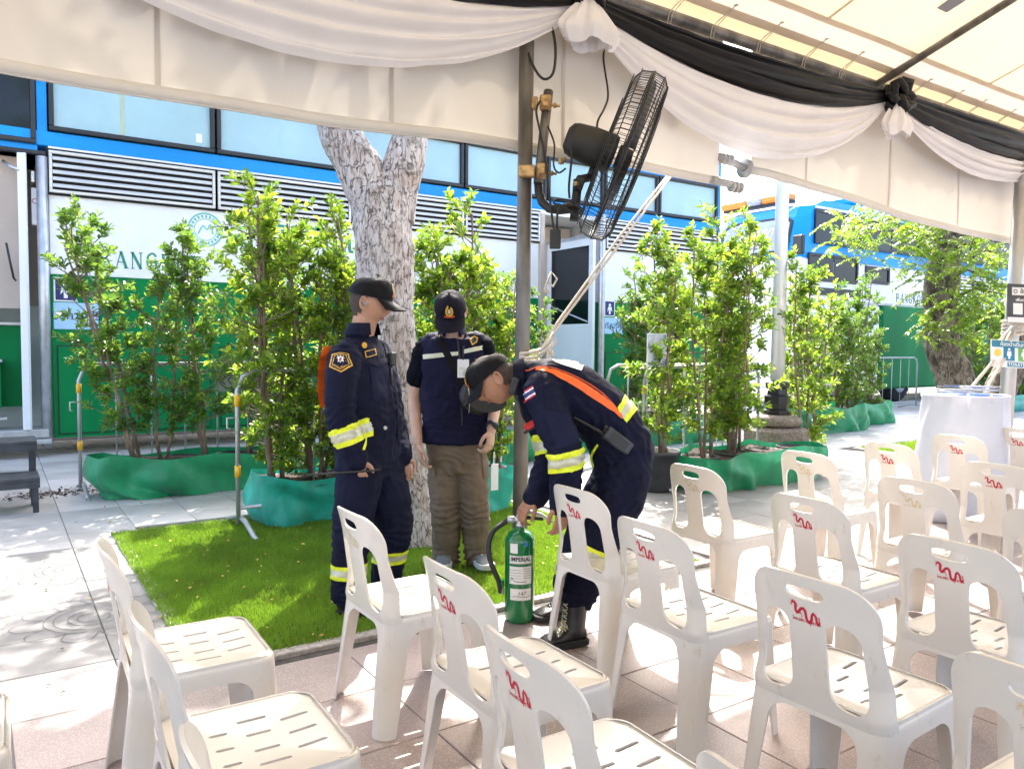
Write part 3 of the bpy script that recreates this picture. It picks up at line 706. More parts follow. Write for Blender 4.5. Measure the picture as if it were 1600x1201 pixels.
def knot(u, z, lab, sc, wfall):
    t = thing('drape_knot', lab, 'drape', (u, KV - 0.05, z), 'knots that tie the swags')
    b = MB(); rs = random.Random(int(u * 10))
    for k in range(7):
        a0 = rs.uniform(0, 6.28); pts = []
        for i in range(9):
            a = a0 + i * 0.5; r = 0.045 + 0.03 * math.sin(i * 1.3 + k)
            pts.append((u + sc * r * 1.3 * math.cos(a), KV - 0.07 + 0.035 * math.sin(a * 1.7 + k), z + sc * (r * math.sin(a)) + (k - 3) * 0.012))
        b.tube(pts, [0.01] + [0.026 * sc] * 7 + [0.012], 8)
    b.build('tied_cloth', M_KSATIN, t)
    b = MB()
    def fall(a, c):
        an = a * 2 * math.pi; rr = (0.03 + wfall * min(1, c * 1.5) ** 0.8 * (1 - 0.25 * max(0, c - .75) / .25)) * (1 + 0.16 * math.sin(an * 7 + c * 2) + 0.07 * math.sin(an * 13 + 1))
        return Vector((u + rr * math.cos(an), KV - 0.06 + 0.5 * rr * math.sin(an), z - 0.05 - c * (0.24 if wfall > .1 else 0.22) + 0.02 * math.sin(an * 3) * c))
    b.grid(fall, 84, 16); b.build('hanging_tail', M_WSATIN, t)
knot(2.69, 3.225, 'white ruffled knot of cloth at the top of the fan pole', 1.0, 0.15)
knot(5.67, 3.215, 'black knot with a short white tail between the two right swags', 1.35, 0.115)
knot(-0.42, 3.225, 'black and white knot at the far left end of the eave', 1.0, 0.10)
# poles
def pole(p0, p1, r, mt, lab, base=True):
    t = thing('tent_pole', lab, 'tent pole', p0)
    b = MB(); b.tube([p0, p1], r, 16); b.build('tube', mt, t)
    b = MB(); b.box((p0[0], p0[1], 0.004), (0.2, 0.2, 0.008)); b.build('foot_plate', mt, t)
    return t
tp = pole((2.315, 3.375, 0.0), (2.372, 3.43, 3.0), 0.040, M_PIPE, 'weathered grey steel tent pole behind the bending man, carrying the fan')
top = Vector((2.372, 3.43, 3.0))
b = MB(); b.tube([top - Vector((0, 0, 0.05)), top + Vector((0, 0, 0.28))], 0.048, 14); b.tube([top + Vector((0.03, -0.01, 0.14)), top + Vector((0.10, -0.01, 0.16)), top + Vector((0.2, 0, 0.33))], 0.016, 8); b.build('head_sleeve', M_PIPE, tp)
pole((7.60, 3.33, 0.0), (7.84, 3.34, 3.3), 0.062, M_GALV, 'leaning galvanised tent pole behind the white drum, carrying two signs')
# ---------------------------------------------------------------- plants
def leaf_mat(name, ramp, tr=0.5, rough=0.35):
    m = bpy.data.materials.new(name); m.use_nodes = True
    n, l = m.node_tree.nodes, m.node_tree.links; b = n['Principled BSDF']; out = n['Material Output']
    b.inputs['Roughness'].default_value = rough
    g = n.new('ShaderNodeNewGeometry'); oi = n.new('ShaderNodeObjectInfo')
    tc = n.new('ShaderNodeTexCoord'); nz = n.new('ShaderNodeTexNoise'); nz.inputs['Scale'].default_value = 3.0; l.new(tc.outputs['Object'], nz.inputs['Vector'])
    ad = n.new('ShaderNodeMath'); ad.operation = 'MULTIPLY_ADD'; l.new(nz.outputs['Fac'], ad.inputs[0]); ad.inputs[1].default_value = 0.9; 
    sb = n.new('ShaderNodeMath'); sb.operation = 'MULTIPLY_ADD'; l.new(g.outputs['Random Per Island'], sb.inputs[0]); sb.inputs[1].default_value = 0.62; sb.inputs[2].default_value = -0.27
    l.new(sb.outputs[0], ad.inputs[2])
    rp = n.new('ShaderNodeValToRGB'); els = rp.color_ramp.elements
    els[0].position, els[0].color = ramp[0][0], (*ramp[0][1], 1); els[1].position, els[1].color = ramp[-1][0], (*ramp[-1][1], 1)
    for p, c in ramp[1:-1]: e = els.new(p); e.color = (*c, 1)
    l.new(ad.outputs[0], rp.inputs[0]); l.new(rp.outputs[0], b.inputs['Base Color'])
    t = n.new('ShaderNodeBsdfTranslucent'); hs = n.new('ShaderNodeHueSaturation'); hs.inputs['Value'].default_value = 2.1; hs.inputs['Hue'].default_value = 0.478
    l.new(rp.outputs[0], hs.inputs['Color']); l.new(hs.outputs[0], t.inputs[0])
    mx = n.new('ShaderNodeMixShader'); mx.inputs[0].default_value = tr
    l.new(b.outputs[0], mx.inputs[1]); l.new(t.outputs[0], mx.inputs[2]); l.new(mx.outputs[0], out.inputs[0])
    return m
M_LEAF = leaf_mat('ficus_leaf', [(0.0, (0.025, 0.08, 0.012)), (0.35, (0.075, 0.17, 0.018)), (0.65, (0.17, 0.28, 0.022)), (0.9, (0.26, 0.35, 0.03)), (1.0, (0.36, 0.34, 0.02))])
M_LEAF_SHADE = leaf_mat('shaded_ficus_leaf', [(0.0, (0.025, 0.08, 0.014)), (0.5, (0.075, 0.17, 0.02)), (0.85, (0.14, 0.26, 0.028)), (1.0, (0.22, 0.31, 0.03))], 0.45)  # same ficus leaf darkened for shrubs in shade: shade put into the colour
M_LEAFT = leaf_mat('feathery_leaf', [(0.0, (0.05, 0.13, 0.010)), (0.5, (0.11, 0.22, 0.014)), (1.0, (0.21, 0.31, 0.02))], 0.5)
M_TWIG = mat('shrub_bark', (0.21, 0.15, 0.105), 0.85, var=0.35, vs=25, stretch=(1, 1, 0.3), bump=0.4, bs=60)
M_SOIL = mat('potting_soil', (0.05, 0.035, 0.025), 0.95, var=0.4, vs=30, bump=0.6, bs=60)
M_POT = mat('black_plastic_pot', (0.03, 0.032, 0.035), 0.5, var=0.2, vs=8)

def leaves(P, D, L, Wd, rs, curl=0.25):
    # P points, D directions; folded, pointed leaf blades
    n = len(P); D = D / (np.linalg.norm(D, axis=1)[:, None] + 1e-9)
    up = np.tile((0, 0, 1.0), (n, 1)) + rs.normal(0, 0.45, (n, 3))
    X = np.cross(D, up); X /= np.linalg.norm(X, axis=1)[:, None] + 1e-9
    N = np.cross(X, D); s = rs.uniform(0.7, 1.2, n)[:, None]; l = L * s; w = Wd * s
    V = np.zeros((n, 6, 3))
    V[:, 0] = P
    V[:, 1] = P + D * l * .55 - X * w * .5 + N * w * curl
    V[:, 2] = P + D * l * .58
    V[:, 3] = P + D * l * .55 + X * w * .5 + N * w * curl
    V[:, 4] = P + D * l - N * l * 0.10
    V[:, 5] = P + D * l * .2
    F = np.array(((0, 5, 1), (5, 2, 1), (0, 3, 5), (5, 3, 2), (1, 2, 4), (2, 3, 4)))
    return V.reshape(-1, 3), (F[None] + (np.arange(n) * 6)[:, None, None]).reshape(-1, 3)
def tri_mesh(name, V, F, mt):
    me = bpy.data.meshes.new(name); nf = len(F)
    me.vertices.add(len(V)); me.vertices.foreach_set('co', np.asarray(V, dtype=np.float32).reshape(-1))
    me.loops.add(nf * 3); me.loops.foreach_set('vertex_index', np.asarray(F, dtype=np.int32).reshape(-1))
    me.polygons.add(nf); me.polygons.foreach_set('loop_start', np.arange(0, nf * 3, 3, dtype=np.int32)); me.polygons.foreach_set('loop_total', np.full(nf, 3, dtype=np.int32))
    me.materials.append(mt); me.update(); me.validate(); return me

def shrub_meshes(seed, H, wid, n_stem, low, dens, lean):
    r = random.Random(seed); rs = np.random.RandomState(seed); tb = MB(); PP, DD = [], []
    for k in range(n_stem):
        a = r.uniform(0, 6.28); base = Vector((0.05 * math.cos(a), 0.05 * math.sin(a), 0)); h = H * r.uniform(0.8, 1.0) if k else H
        d = Vector((lean[0] + 0.10 * math.cos(a) * wid * 2.5, lean[1] + 0.10 * math.sin(a) * wid * 2.5, 1)); pts = []; x = base.copy()
        for i in range(9):
            pts.append(x.copy()); x = x + d * (h / 8) + Vector((r.gauss(0, .018), r.gauss(0, .018), 0))
        r0 = r.uniform(0.014, 0.022); tb.tube(pts, [r0 * (1 - 0.085 * i) for i in range(9)], 6)
        nb = int(25 * dens)
        for q in range(nb):
            s = low + (1 - low) * (q + r.random()) / nb; i = min(7, int(s * 8)); p = pts[i].lerp(pts[i + 1], s * 8 - i)
            prof = wid * (0.35 + 0.75 * math.sin(math.pi * min(1, ((s - low) / (1 - low)) * 0.85 + 0.14)) ** 0.8)
            a2 = r.uniform(0, 6.28); el = r.uniform(-0.15 + .5 * s, .45 + .6 * s); ln = prof * r.uniform(0.45, 1.15)
            dv = Vector((math.cos(a2) * math.cos(el), math.sin(a2) * math.cos(el), math.sin(el)))
            tip = p + dv * ln; mid = p + dv * ln * .5 + Vector((0, 0, -0.03 * ln))
            tb.tube([p, mid, tip], [0.006, 0.004, 0.002], 4, cap=False)
            for tw in range(r.randint(2, 4)):
                c = p.lerp(tip, r.uniform(0.35, 1.0)); td = (dv + Vector((r.gauss(0, .6), r.gauss(0, .6), r.gauss(0.35, .4)))).normalized(); tl = r.uniform(.08, .17)
                tb.tube([c, c + td * tl], [0.003, 0.0015], 3, cap=False)
                for j in range(r.randint(7, 12)):
                    t = 0.15 + 0.85 * j / 11; PP.append(c + td * tl * t)
                    la = j * 2.4; o = td.orthogonal().normalized(); q2 = td.cross(o)
                    DD.append(td * 0.7 + (o * math.cos(la) + q2 * math.sin(la)) * 0.9 + Vector((0, 0, 0.12)))
    V, F = leaves(np.array(PP), np.array(DD), 0.068, 0.036, rs)
    return tb, V, F
VAR = {}
SPEC = {'full': (3, 2.15, 0.30, 4, 0.06, 1.25, (0, 0)), 'full2': (8, 2.15, 0.32, 4, 0.04, 1.2, (0.02, 0)), 'slim': (15, 2.1, 0.22, 3, 0.10, 1.2, (0, 0)),
        'bare': (21, 2.1, 0.34, 3, 0.14, 1.45, (-0.20, 0.02)), 'bare2': (34, 2.1, 0.33, 2, 0.15, 1.4, (-0.04, 0)), 'wide': (41, 2.0, 0.36, 5, 0.03, 1.15, (0, 0))}
for k, (sd_, H, wd, ns, low, de, le) in SPEC.items():
    tb, V, F_ = shrub_meshes(sd_, H, wd, ns, low, de, le)
    VAR[k] = (tb.mesh('stems', M_TWIG), tri_mesh('crown', V, F_, M_LEAF), tri_mesh('crown', V, F_, M_LEAF_SHADE))
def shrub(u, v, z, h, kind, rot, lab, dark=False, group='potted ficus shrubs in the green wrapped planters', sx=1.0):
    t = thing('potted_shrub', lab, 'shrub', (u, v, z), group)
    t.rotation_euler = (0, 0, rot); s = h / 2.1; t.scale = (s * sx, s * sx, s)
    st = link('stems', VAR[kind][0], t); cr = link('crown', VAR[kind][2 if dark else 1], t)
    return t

# planters: rows of pots wrapped in green cloth
def cloth_mat(name, c): return mat(name, c, 0.45, var=0.18, vs=5, bump=0.4, bs=22, trans=0.2, sheen=0.2)
M_CLG = cloth_mat('green_wrap', (0.010, 0.27, 0.11)); M_CLT = cloth_mat('teal_wrap', (0.012, 0.36, 0.27))
def planter(u0, u1, v0, v1, h, mt, lab, seed, sag=0.04):
    t = thing('planter', lab, 'planter', ((u0 + u1) / 2, (v0 + v1) / 2, 0), 'planters wrapped in green cloth')
    b = MB(); cx, cy, hx, hy = (u0 + u1) / 2, (v0 + v1) / 2, (u1 - u0) / 2, (v1 - v0) / 2
    def ringf(a, c):
        th = a * 2 * math.pi; ct, st = math.cos(th), math.sin(th); e = 0.42
        x = hx * math.copysign(abs(ct) ** e, ct); y = hy * math.copysign(abs(st) ** e, st)
        top = h + 0.03 + sag * noise.noise(Vector((x * 2.2 + seed, y * 2, 1))) - 0.05 * abs(math.sin(x * 4 + seed)) 
        z = top * (1 - c); k = 1 + 0.05 * math.sin(c * 3.1) - 0.07 * c
        w = 0.055 * noise.noise(Vector((x * 3.5 + seed, y * 3.5, z * 3))) + 0.026 * math.sin(x * 13 + z * 14 + 3 * noise.noise(Vector((x * 3, z * 4, seed)))) * (0.3 + c)
        w += 0.02 * noise.noise(Vector((x * 11, y * 11, z * 5 + seed))) 
        L = math.hypot(x / hx, y / hy) or 1
        return Vector((cx + x * k + w * x / hx / L, cy + y * k + w * y / hy / L * 1.4, max(0.003, z)))
    b.grid(ringf, 170, 22); b.build('cloth_wrap', mt, t)
    b = MB(); pts = [ringf(i / 60, 0.0) for i in range(60)]
    b.add([p + (Vector((cx, cy, p.z)) - p) * 0.06 + Vector((0, 0, -0.045)) for p in pts] + [Vector((cx, cy, h - 0.05))], [(i, (i + 1) % 60, 60) for i in range(60)], 0, True); b.build('soil', M_SOIL, t)
    n = max(2, int((u1 - u0) / 0.42)); hy2 = min(hy * 0.8, 0.2)
    for k in range(n):
        x = u0 + (k + .5) * (u1 - u0) / n
        MB().lathe([(hy2 * .7, h - 0.12), (hy2 * .86, h - 0.06), (hy2 * .9, h - 0.035), (hy2 * .84, h - 0.033), (hy2 * .82, h - 0.07)], (x, cy + 0.02, 0), 18).build('pot_rim', M_POT, t)
    return t
planter(0.66, 3.0, 7.08, 7.62, 0.34, M_CLG, 'long green cloth planter behind the left crowd barrier', 1)
planter(1.55, 2.62, 5.42, 6.0, 0.36, M_CLT, 'teal cloth planter on the grass behind the man with the orange strap', 2)
planter(2.78, 3.52, 5.08, 5.62, 0.36, M_CLT, 'short teal cloth planter on the grass behind the khaki trousers', 3)
planter(3.15, 5.2, 7.1, 7.6, 0.34, M_CLG, 'green cloth planter further back behind the tent pole', 4)
planter(5.25, 7.12, 4.68, 5.3, 0.34, M_CLG, 'green cloth planter in front of the stone lamp pedestal', 5)
planter(5.6, 9.0, 7.4, 7.95, 0.34, M_CLG, 'green cloth planter behind the row of bright shrubs', 6)
planter(9.75, 11.95, 7.15, 7.75, 0.40, M_CLG, 'tall green cloth planter right of the lamp post', 7)
planter(12.05, 13.4, 7.6, 8.15, 0.38, M_CLG, 'green cloth planter beside the far metal steps', 8)
planter(16.3, 20.5, 7.7, 8.3, 0.38, M_CLT, 'far teal cloth planter behind the white drum', 9)
t = thing('flower_pot', 'black plastic pot standing uncovered at the end of the right planter', 'pot', (5.06, 5.14, 0))
MB().lathe([(0.15, 0.0), (0.155, 0.02), (0.20, 0.33), (0.215, 0.335), (0.215, 0.37), (0.20, 0.37), (0.19, 0.31), (0.0, 0.30)], (5.06, 5.14, 0.004), 26).build('pot_wall', M_POT, t)
MB().lathe([(0.0, 0.312), (0.185, 0.312), (0.185, 0.318), (0.0, 0.325)], (5.06, 5.14, 0), 18).build('soil', M_SOIL, t)
SH = [  # u, v, z, height, kind, turn, shade-toned leaf copy, label
 (1.02, 7.33, .28, 2.0, 'bare', 0.2, True, 'leaning thin trunked shrub at the left end of the long green planter'),
 (1.22, 7.40, .28, 1.75, 'bare2', 2.0, True, 'small dark shrub second from the left in the long green planter'),
 (1.62, 7.36, .28, 1.95, 'bare2', 0.5, True, 'slender shrub with pale trunk in the middle of the long green planter'),
 (1.92, 7.40, .28, 2.15, 'bare2', 3.6, True, 'tall dark shrub near the right end of the long green planter'),
 (2.35, 7.42, .28, 2.0, 'slim', 1.6, True, 'dark shrub behind the big yellow green bush left of the men'),
 (1.70, 5.64, .30, 2.08, 'full', 0.3, False, 'big yellow green bush at the left end of the teal planter'),
 (2.02, 5.68, .30, 1.9, 'full2', 2.2, False, 'bright shrub second from left in the teal planter'),
 (2.32, 5.64, .30, 2.05, 'wide', 1.2, False, 'bright tall shrub just left of the big trunk'),
 (2.55, 5.95, .30, 1.75, 'full', 4.2, False, 'shrub half hidden behind the big trunk'),
 (2.95, 5.35, .30, 2.12, 'wide', 2.5, False, 'bright broad shrub right of the big trunk'),
 (3.20, 5.45, .30, 1.85, 'full2', 0.9, False, 'lime shrub behind the man in the vest'),
 (3.42, 5.35, .30, 1.50, 'full', 3.3, False, 'low bright shrub left of the tent pole'),
 (3.55, 7.35, .28, 1.80, 'slim', 0.6, True, 'dark narrow shrub left behind the tent pole'),
 (5.1, 7.35, .28, 1.75, 'slim', 2.6, True, 'dark narrow shrub right behind the tent pole'),
 (3.2, 7.35, .28, 1.95, 'slim', 3.9, True, 'dark shrub behind the trunk in the back planter'),
 (5.10, 5.14, .30, 2.10, 'slim', 1.1, False, 'slender bright shrub in the black plastic pot'),
 (5.60, 5.03, .28, 2.05, 'slim', 3.0, False, 'bright shrub beside the poster in the right planter'),
 (6.02, 5.08, .28, 2.12, 'slim', 4.4, False, 'narrow bright shrub with brown stem in the right planter'),
 (6.30, 5.25, .28, 2.35, 'full2', 0.2, False, 'tallest bright shrub left of the lamp post'),
 (7.72, 5.42, .05, 2.25, 'slim', 2.8, False, 'shrub with bare lower trunk right of the lamp post'),
 (7.15, 7.65, .28, 1.95, 'full', 1.9, True, 'dark shrub beside the open bus door'),
 (7.65, 7.65, .28, 1.9, 'full2', 5.0, True, 'dark shrub behind the hanging poster'),
 (7.9, 7.7, .28, 1.9, 'full', 0.8, False, 'shrub behind the lamp post in the back planter'),
 (8.9, 7.7, .28, 1.9, 'wide', 3.8, False, 'broad shrub at the right end of the back planter'),
 (10.2, 7.45, .32, 1.95, 'full2', 2.1, False, 'bright shrub in the tall planter right of the lamp'),
 (10.7, 7.5, .32, 1.8, 'wide', 0.4, False, 'broad shrub second from left in the tall planter'),
 (11.4, 7.45, .32, 1.75, 'full', 5.5, True, 'dark shrub in front of the dark bus window'),
 (11.85, 7.55, .32, 1.6, 'full2', 1.4, True, 'low dark shrub at the right end of the tall planter'),
 (12.5, 7.9, .32, 2.1, 'full', 2.9, True, 'dark shrub in the planter beside the far steps'),
 (13.0, 7.9, .32, 1.5, 'wide', 4.9, True, 'low dark shrub next to the far steps'),
 (16.6, 8.0, .32, 2.2, 'full', 0.9, True, 'dark shrub behind the leaning street tree'),
 (17.4, 8.0, .32, 2.3, 'wide', 2.4, True, 'broad dark shrub right of the leaning tree trunk'),
 (18.3, 8.0, .32, 2.2, 'full2', 4.0, True, 'dark shrub behind the toilet sign'),
 (19.3, 8.0, .32, 2.2, 'wide', 5.1, True, 'dark shrub at the right edge behind the sign pole')]
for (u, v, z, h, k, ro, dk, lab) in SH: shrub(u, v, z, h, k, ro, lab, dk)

# ---- street trees
def bark(name, c1, c2, crack):
    m = mat(name, c1, 0.9, var=0.0, vs=9, col2=c2, stretch=(1, 1, 0.5), lo=0.4, hi=0.66)
    n, l = m.node_tree.nodes, m.node_tree.links; b = n['Principled BSDF']; old = b.inputs['Base Color'].links[0].from_socket
    tc = n.new('ShaderNodeTexCoord'); mp = n.new('ShaderNodeMapping'); mp.inputs['Scale'].default_value = (1, 1, .38); l.new(tc.outputs['Object'], mp.inputs[0])
    w = n.new('ShaderNodeTexNoise'); w.inputs['Scale'].default_value = 14; w.inputs['Detail'].default_value = 6; l.new(mp.outputs[0], w.inputs['Vector'])
    ad = n.new('ShaderNodeMixRGB'); ad.blend_type = 'LINEAR_LIGHT'; ad.inputs[0].default_value = .10; l.new(mp.outputs[0], ad.inputs[1]); l.new(w.outputs['Color'], ad.inputs[2])
    v = n.new('ShaderNodeTexVoronoi'); v.feature = 'DISTANCE_TO_EDGE'; v.inputs['Scale'].default_value = 19; l.new(ad.outputs[0], v.inputs['Vector'])
    r = n.new('ShaderNodeValToRGB'); r.color_ramp.elements[0].position = .0; r.color_ramp.elements[1].position = .05; l.new(v.outputs['Distance'], r.inputs[0])
    v2 = n.new('ShaderNodeTexNoise'); v2.inputs['Scale'].default_value = 4; v2.inputs['Detail'].default_value = 3; l.new(tc.outputs['Object'], v2.inputs['Vector'])
    r2 = n.new('ShaderNodeValToRGB'); r2.color_ramp.elements[0].position = .42; r2.color_ramp.elements[1].position = .6; l.new(v2.outputs['Fac'], r2.inputs[0])
    k = n.new('ShaderNodeMath'); k.operation = 'MAXIMUM'; l.new(r.outputs[0], k.inputs[0]); k2 = n.new('ShaderNodeMath'); k2.operation = 'MULTIPLY'; k2.inputs[1].default_value = .85; l.new(r2.outputs[0], k2.inputs[0]); l.new(k2.outputs[0], k.inputs[1])
    mx = n.new('ShaderNodeMixRGB'); mx.inputs[1].default_value = (*crack, 1); l.new(k.outputs[0], mx.inputs[0]); l.new(old, mx.inputs[2])
    f = n.new('ShaderNodeTexNoise'); f.inputs['Scale'].default_value = 45; f.inputs['Detail'].default_value = 6; l.new(mp.outputs[0], f.inputs['Vector'])
    fr = n.new('ShaderNodeValToRGB'); fr.color_ramp.elements[0].position = .36; fr.color_ramp.elements[1].position = .52; fr.color_ramp.elements[0].color = (.6, .55, .52, 1); fr.color_ramp.elements[1].color = (1, 1, 1, 1); l.new(f.outputs['Fac'], fr.inputs[0])
    m2 = n.new('ShaderNodeMixRGB'); m2.blend_type = 'MULTIPLY'; m2.inputs[0].default_value = 1; l.new(mx.outputs[0], m2.inputs[1]); l.new(fr.outputs[0], m2.inputs[2]); l.new(m2.outputs[0], b.inputs['Base Color'])
    hs = n.new('ShaderNodeMath'); hs.operation = 'MULTIPLY_ADD'; l.new(f.outputs['Fac'], hs.inputs[0]); hs.inputs[1].default_value = .8; l.new(r.outputs[0], hs.inputs[2])
    bp = n.new('ShaderNodeBump'); bp.inputs['Strength'].default_value = .9; bp.inputs['Distance'].default_value = .012; l.new(hs.outputs[0], bp.inputs['Height']); l.new(bp.outputs[0], b.inputs['Normal'])
    return m
M_BARK = bark('pale_flaky_bark', (0.55, 0.52, 0.50), (0.45, 0.395, 0.365), (0.12, 0.095, 0.08))
M_BARKD = bark('dark_scarred_bark', (0.33, 0.275, 0.235), (0.085, 0.065, 0.055), (0.02, 0.016, 0.013))
def rough_tube(mb, pts, rad, n, amp, sc, seed, st=0.4, flare=0.0):
    P = []; R = []
    for i in range(len(pts) - 1):
        p0, p1 = Vector(pts[i]), Vector(pts[i + 1]); K = max(2, int((p1 - p0).length / 0.016))
        for k in range(K): P.append(p0.lerp(p1, k / K)); R.append(rad[i] + (rad[i + 1] - rad[i]) * k / K)
    P.append(Vector(pts[-1])); R.append(rad[-1])
    for _ in range(6):
        P = [P[0]] + [(P[i - 1] + P[i] * 2 + P[i + 1]) / 4 for i in range(1, len(P) - 1)] + [P[-1]]
    b0 = mb.n; mb.tube(P, R, n)
    for q in range(len(P)):
        for j in range(n):
            ix = b0 + q * n + j; v = Vector(mb.v[ix]); d = (v - P[q]); L = d.length or 1
            e = amp * (noise.noise(Vector((v.x * sc, v.y * sc, v.z * sc * st + seed))) + 0.55 * noise.noise(Vector((v.x * sc * 2.7, v.y * sc * 2.7, v.z * sc * st * 2 + seed))) + 0.45 * abs(noise.noise(Vector((v.x * sc * 4.5, v.y * sc * 4.5, v.z * sc * st * 3)))) - 0.5 * max(0, .13 - abs(noise.noise(Vector((v.x * sc * 2.6, v.y * sc * 2.6, v.z * sc * st * 1.6 + 7))))) / .13)
            e += flare * max(0, 1 - v.z / 0.35) ** 2 * (1 + 0.5 * math.sin(j * 4 * 2 * math.pi / n))
            mb.v[ix] = tuple(v + d / L * e)
TB = on_ground(640, 846)
tree1 = thing('street_tree', 'big street tree with thick pale forked trunk behind the men on the grass', 'tree', TB)
D1 = (TB - CAM).dot(FW)
tp1 = [TB + Vector((0, 0, -0.03)), at(622, 700, D1 - .02), at(607, 540, D1 - .04), at(600, 400, D1 - .03), at(597, 305, D1)]
b = MB(); rough_tube(b, tp1, [0.205, 0.185, 0.18, 0.185, 0.20], 90, 0.018, 9, 3, flare=0.05)
rough_tube(b, [at(590, 330, D1), at(560, 258, D1 - .03), at(530, 214, D1 - .05), at(505, 120, D1 - .05)], [0.16, 0.15, 0.125, 0.12], 64, 0.016, 9, 5)
rough_tube(b, [at(608, 340, D1), at(630, 262, D1 + .03), at(640, 222, D1 + .05), at(655, 110, D1 + .1)], [0.16, 0.135, 0.12, 0.11], 64, 0.016, 9, 8)
for (x, y, dd, rr) in ((520, 216, -.15, .05), (640, 262, -.11, .03), (612, 497, -.21, .018)):      # knots where limbs were cut
    c = at(x, y, D1 + dd); b.lathe([(rr * 1.3, -0.05), (rr * 1.25, 0.0), (rr, 0.02), (rr * .6, 0.0), (0.0, -0.02)], c, 14, axis=tuple(-FH + Vector((0, 0, 0.2))))
b.build('trunk', M_BARK, tree1)
rs = np.random.RandomState(11); rr_ = random.Random(12); lb = MB(); PP, DD = [], []
tops = [at(505, 120, D1 - .05), at(655, 110, D1 + .1)]
for k in range(19):
    a = rr_.uniform(0, 6.28); t0 = tops[k % 2]; rad = rr_.uniform(0.6, 2.5); hz = rr_.uniform(4.1, 6.6)
    c = Vector((TB.x + 0.2 + rad * math.cos(a), TB.y + 0.3 + rad * math.sin(a), hz))
    lb.tube([t0, t0.lerp(c, .5) + Vector((0, 0, 0.35)), c], [0.06, 0.035, 0.012], 6)
    for q in range(60):
        p = c + Vector((rr_.gauss(0, .30), rr_.gauss(0, .30), rr_.gauss(0, .2))); PP.append(p); DD.append(Vector((rr_.gauss(0, 1), rr_.gauss(0, 1), rr_.gauss(-.2, .5))))
for k in range(13):  # extra clusters out of view, added to dapple the left paving with shade
    c = Vector((rr_.uniform(.2, 4.4), rr_.uniform(5.9, 8.0), rr_.uniform(4.2, 5.4))); t0 = tops[k % 2]
    lb.tube([t0, t0.lerp(c, .5) + Vector((0, 0, 0.5)), c], [0.05, 0.03, 0.012], 6)
    for q in range(75):
        PP.append(c + Vector((rr_.gauss(0, .34), rr_.gauss(0, .34), rr_.gauss(0, .2)))); DD.append(Vector((rr_.gauss(0, 1), rr_.gauss(0, 1), rr_.gauss(-.2, .5))))
lb.build('limbs', M_BARK, tree1)
V, F_ = leaves(np.array(PP), np.array(DD), 0.15, 0.085, rs)
o = link('crown', tri_mesh('crown', V - np.array(TB), F_, M_LEAF), tree1)
# second tree: leaning scarred trunk with feathery drooping sprays
T2 = on_ground(1520, 700)
tree2 = thing('street_tree', 'leaning scarred street tree with feathery light green leaves behind the white drum', 'tree', T2)
D2 = (T2 - CAM).dot(FW)
b = MB()
rough_tube(b, [T2 + Vector((0, 0, -0.03)), at(1514, 655, D2), at(1494, 600, D2), at(1474, 545, D2), at(1470, 470, D2), at(1478, 400, D2), at(1494, 330, D2), at(1504, 250, D2)], [.27, .26, .23, .215, .205, .18, .15, .12], 72, 0.035, 6, 2, flare=0.08)
rough_tube(b, [at(1535, 690, D2), at(1550, 640, D2 + .1), at(1585, 560, D2 + .2), at(1625, 470, D2 + .3)], [.24, .20, .17, .14], 28, 0.03, 6, 9)
b.build('trunk', M_BARKD, tree2)
PP, DD = [], []; tw = MB(); rr_ = random.Random(5)
limb = [(1350, 365, -.4), (1420, 345, .3), (1408, 375, -.5), (1450, 330, -.6), (1560, 350, -.5), (1590, 400, .2), (1540, 430, -.9), (1570, 460, -.6), (1500, 380, -1.0), (1460, 400, -.9), (1330, 350, .3), (1620, 380, 0), (1500, 470, -.7), (1370, 330, .8), (1480, 300, -.6), (1540, 300, -.4), (1600, 310, .3), (1430, 290, .2), (1530, 505, -.7), (1475, 495, -.55)]
for (x, y, dd) in limb:
    c = at(x, y, D2 + dd); s = at(1480, min(500, max(330, y + 10)), D2)
    tw.tube([s, s.lerp(c, .5) + Vector((0, 0, 0.12)), c], [0.03, 0.018, 0.006], 5)
    for q in range(22):
        st = c + Vector((rr_.gauss(0, .24), rr_.gauss(0, .24), rr_.gauss(0, .16))); a = rr_.uniform(0, 6.28)
        dv = Vector((math.cos(a), math.sin(a), rr_.uniform(-.25, .3))); L = rr_.uniform(.22, .36); pts = [st + dv * (L * i / 4) + Vector((0, 0, -0.16 * (i / 4) ** 2 * L / .3)) for i in range(5)]
        tw.tube(pts, 0.0025, 3, cap=False); side = dv.cross(Vector((0, 0, 1))).normalized()
        for i in range(11):
            f = i / 10 * 4; k = min(3, int(f)); p = pts[k].lerp(pts[k + 1], f - k); tg = (pts[k + 1] - pts[k]).normalized()
            for sg in (-1, 1): PP.append(p); DD.append(side * sg + tg * 0.5 + Vector((0, 0, -0.25)))
tag(tw.build('twigs', M_BARKD, tree2), kind='stuff')
V, F_ = leaves(np.array(PP), np.array(DD), 0.075, 0.030, rs, 0.1)
o = link('crown', tri_mesh('crown', V - np.array(T2), F_, M_LEAFT), tree2)
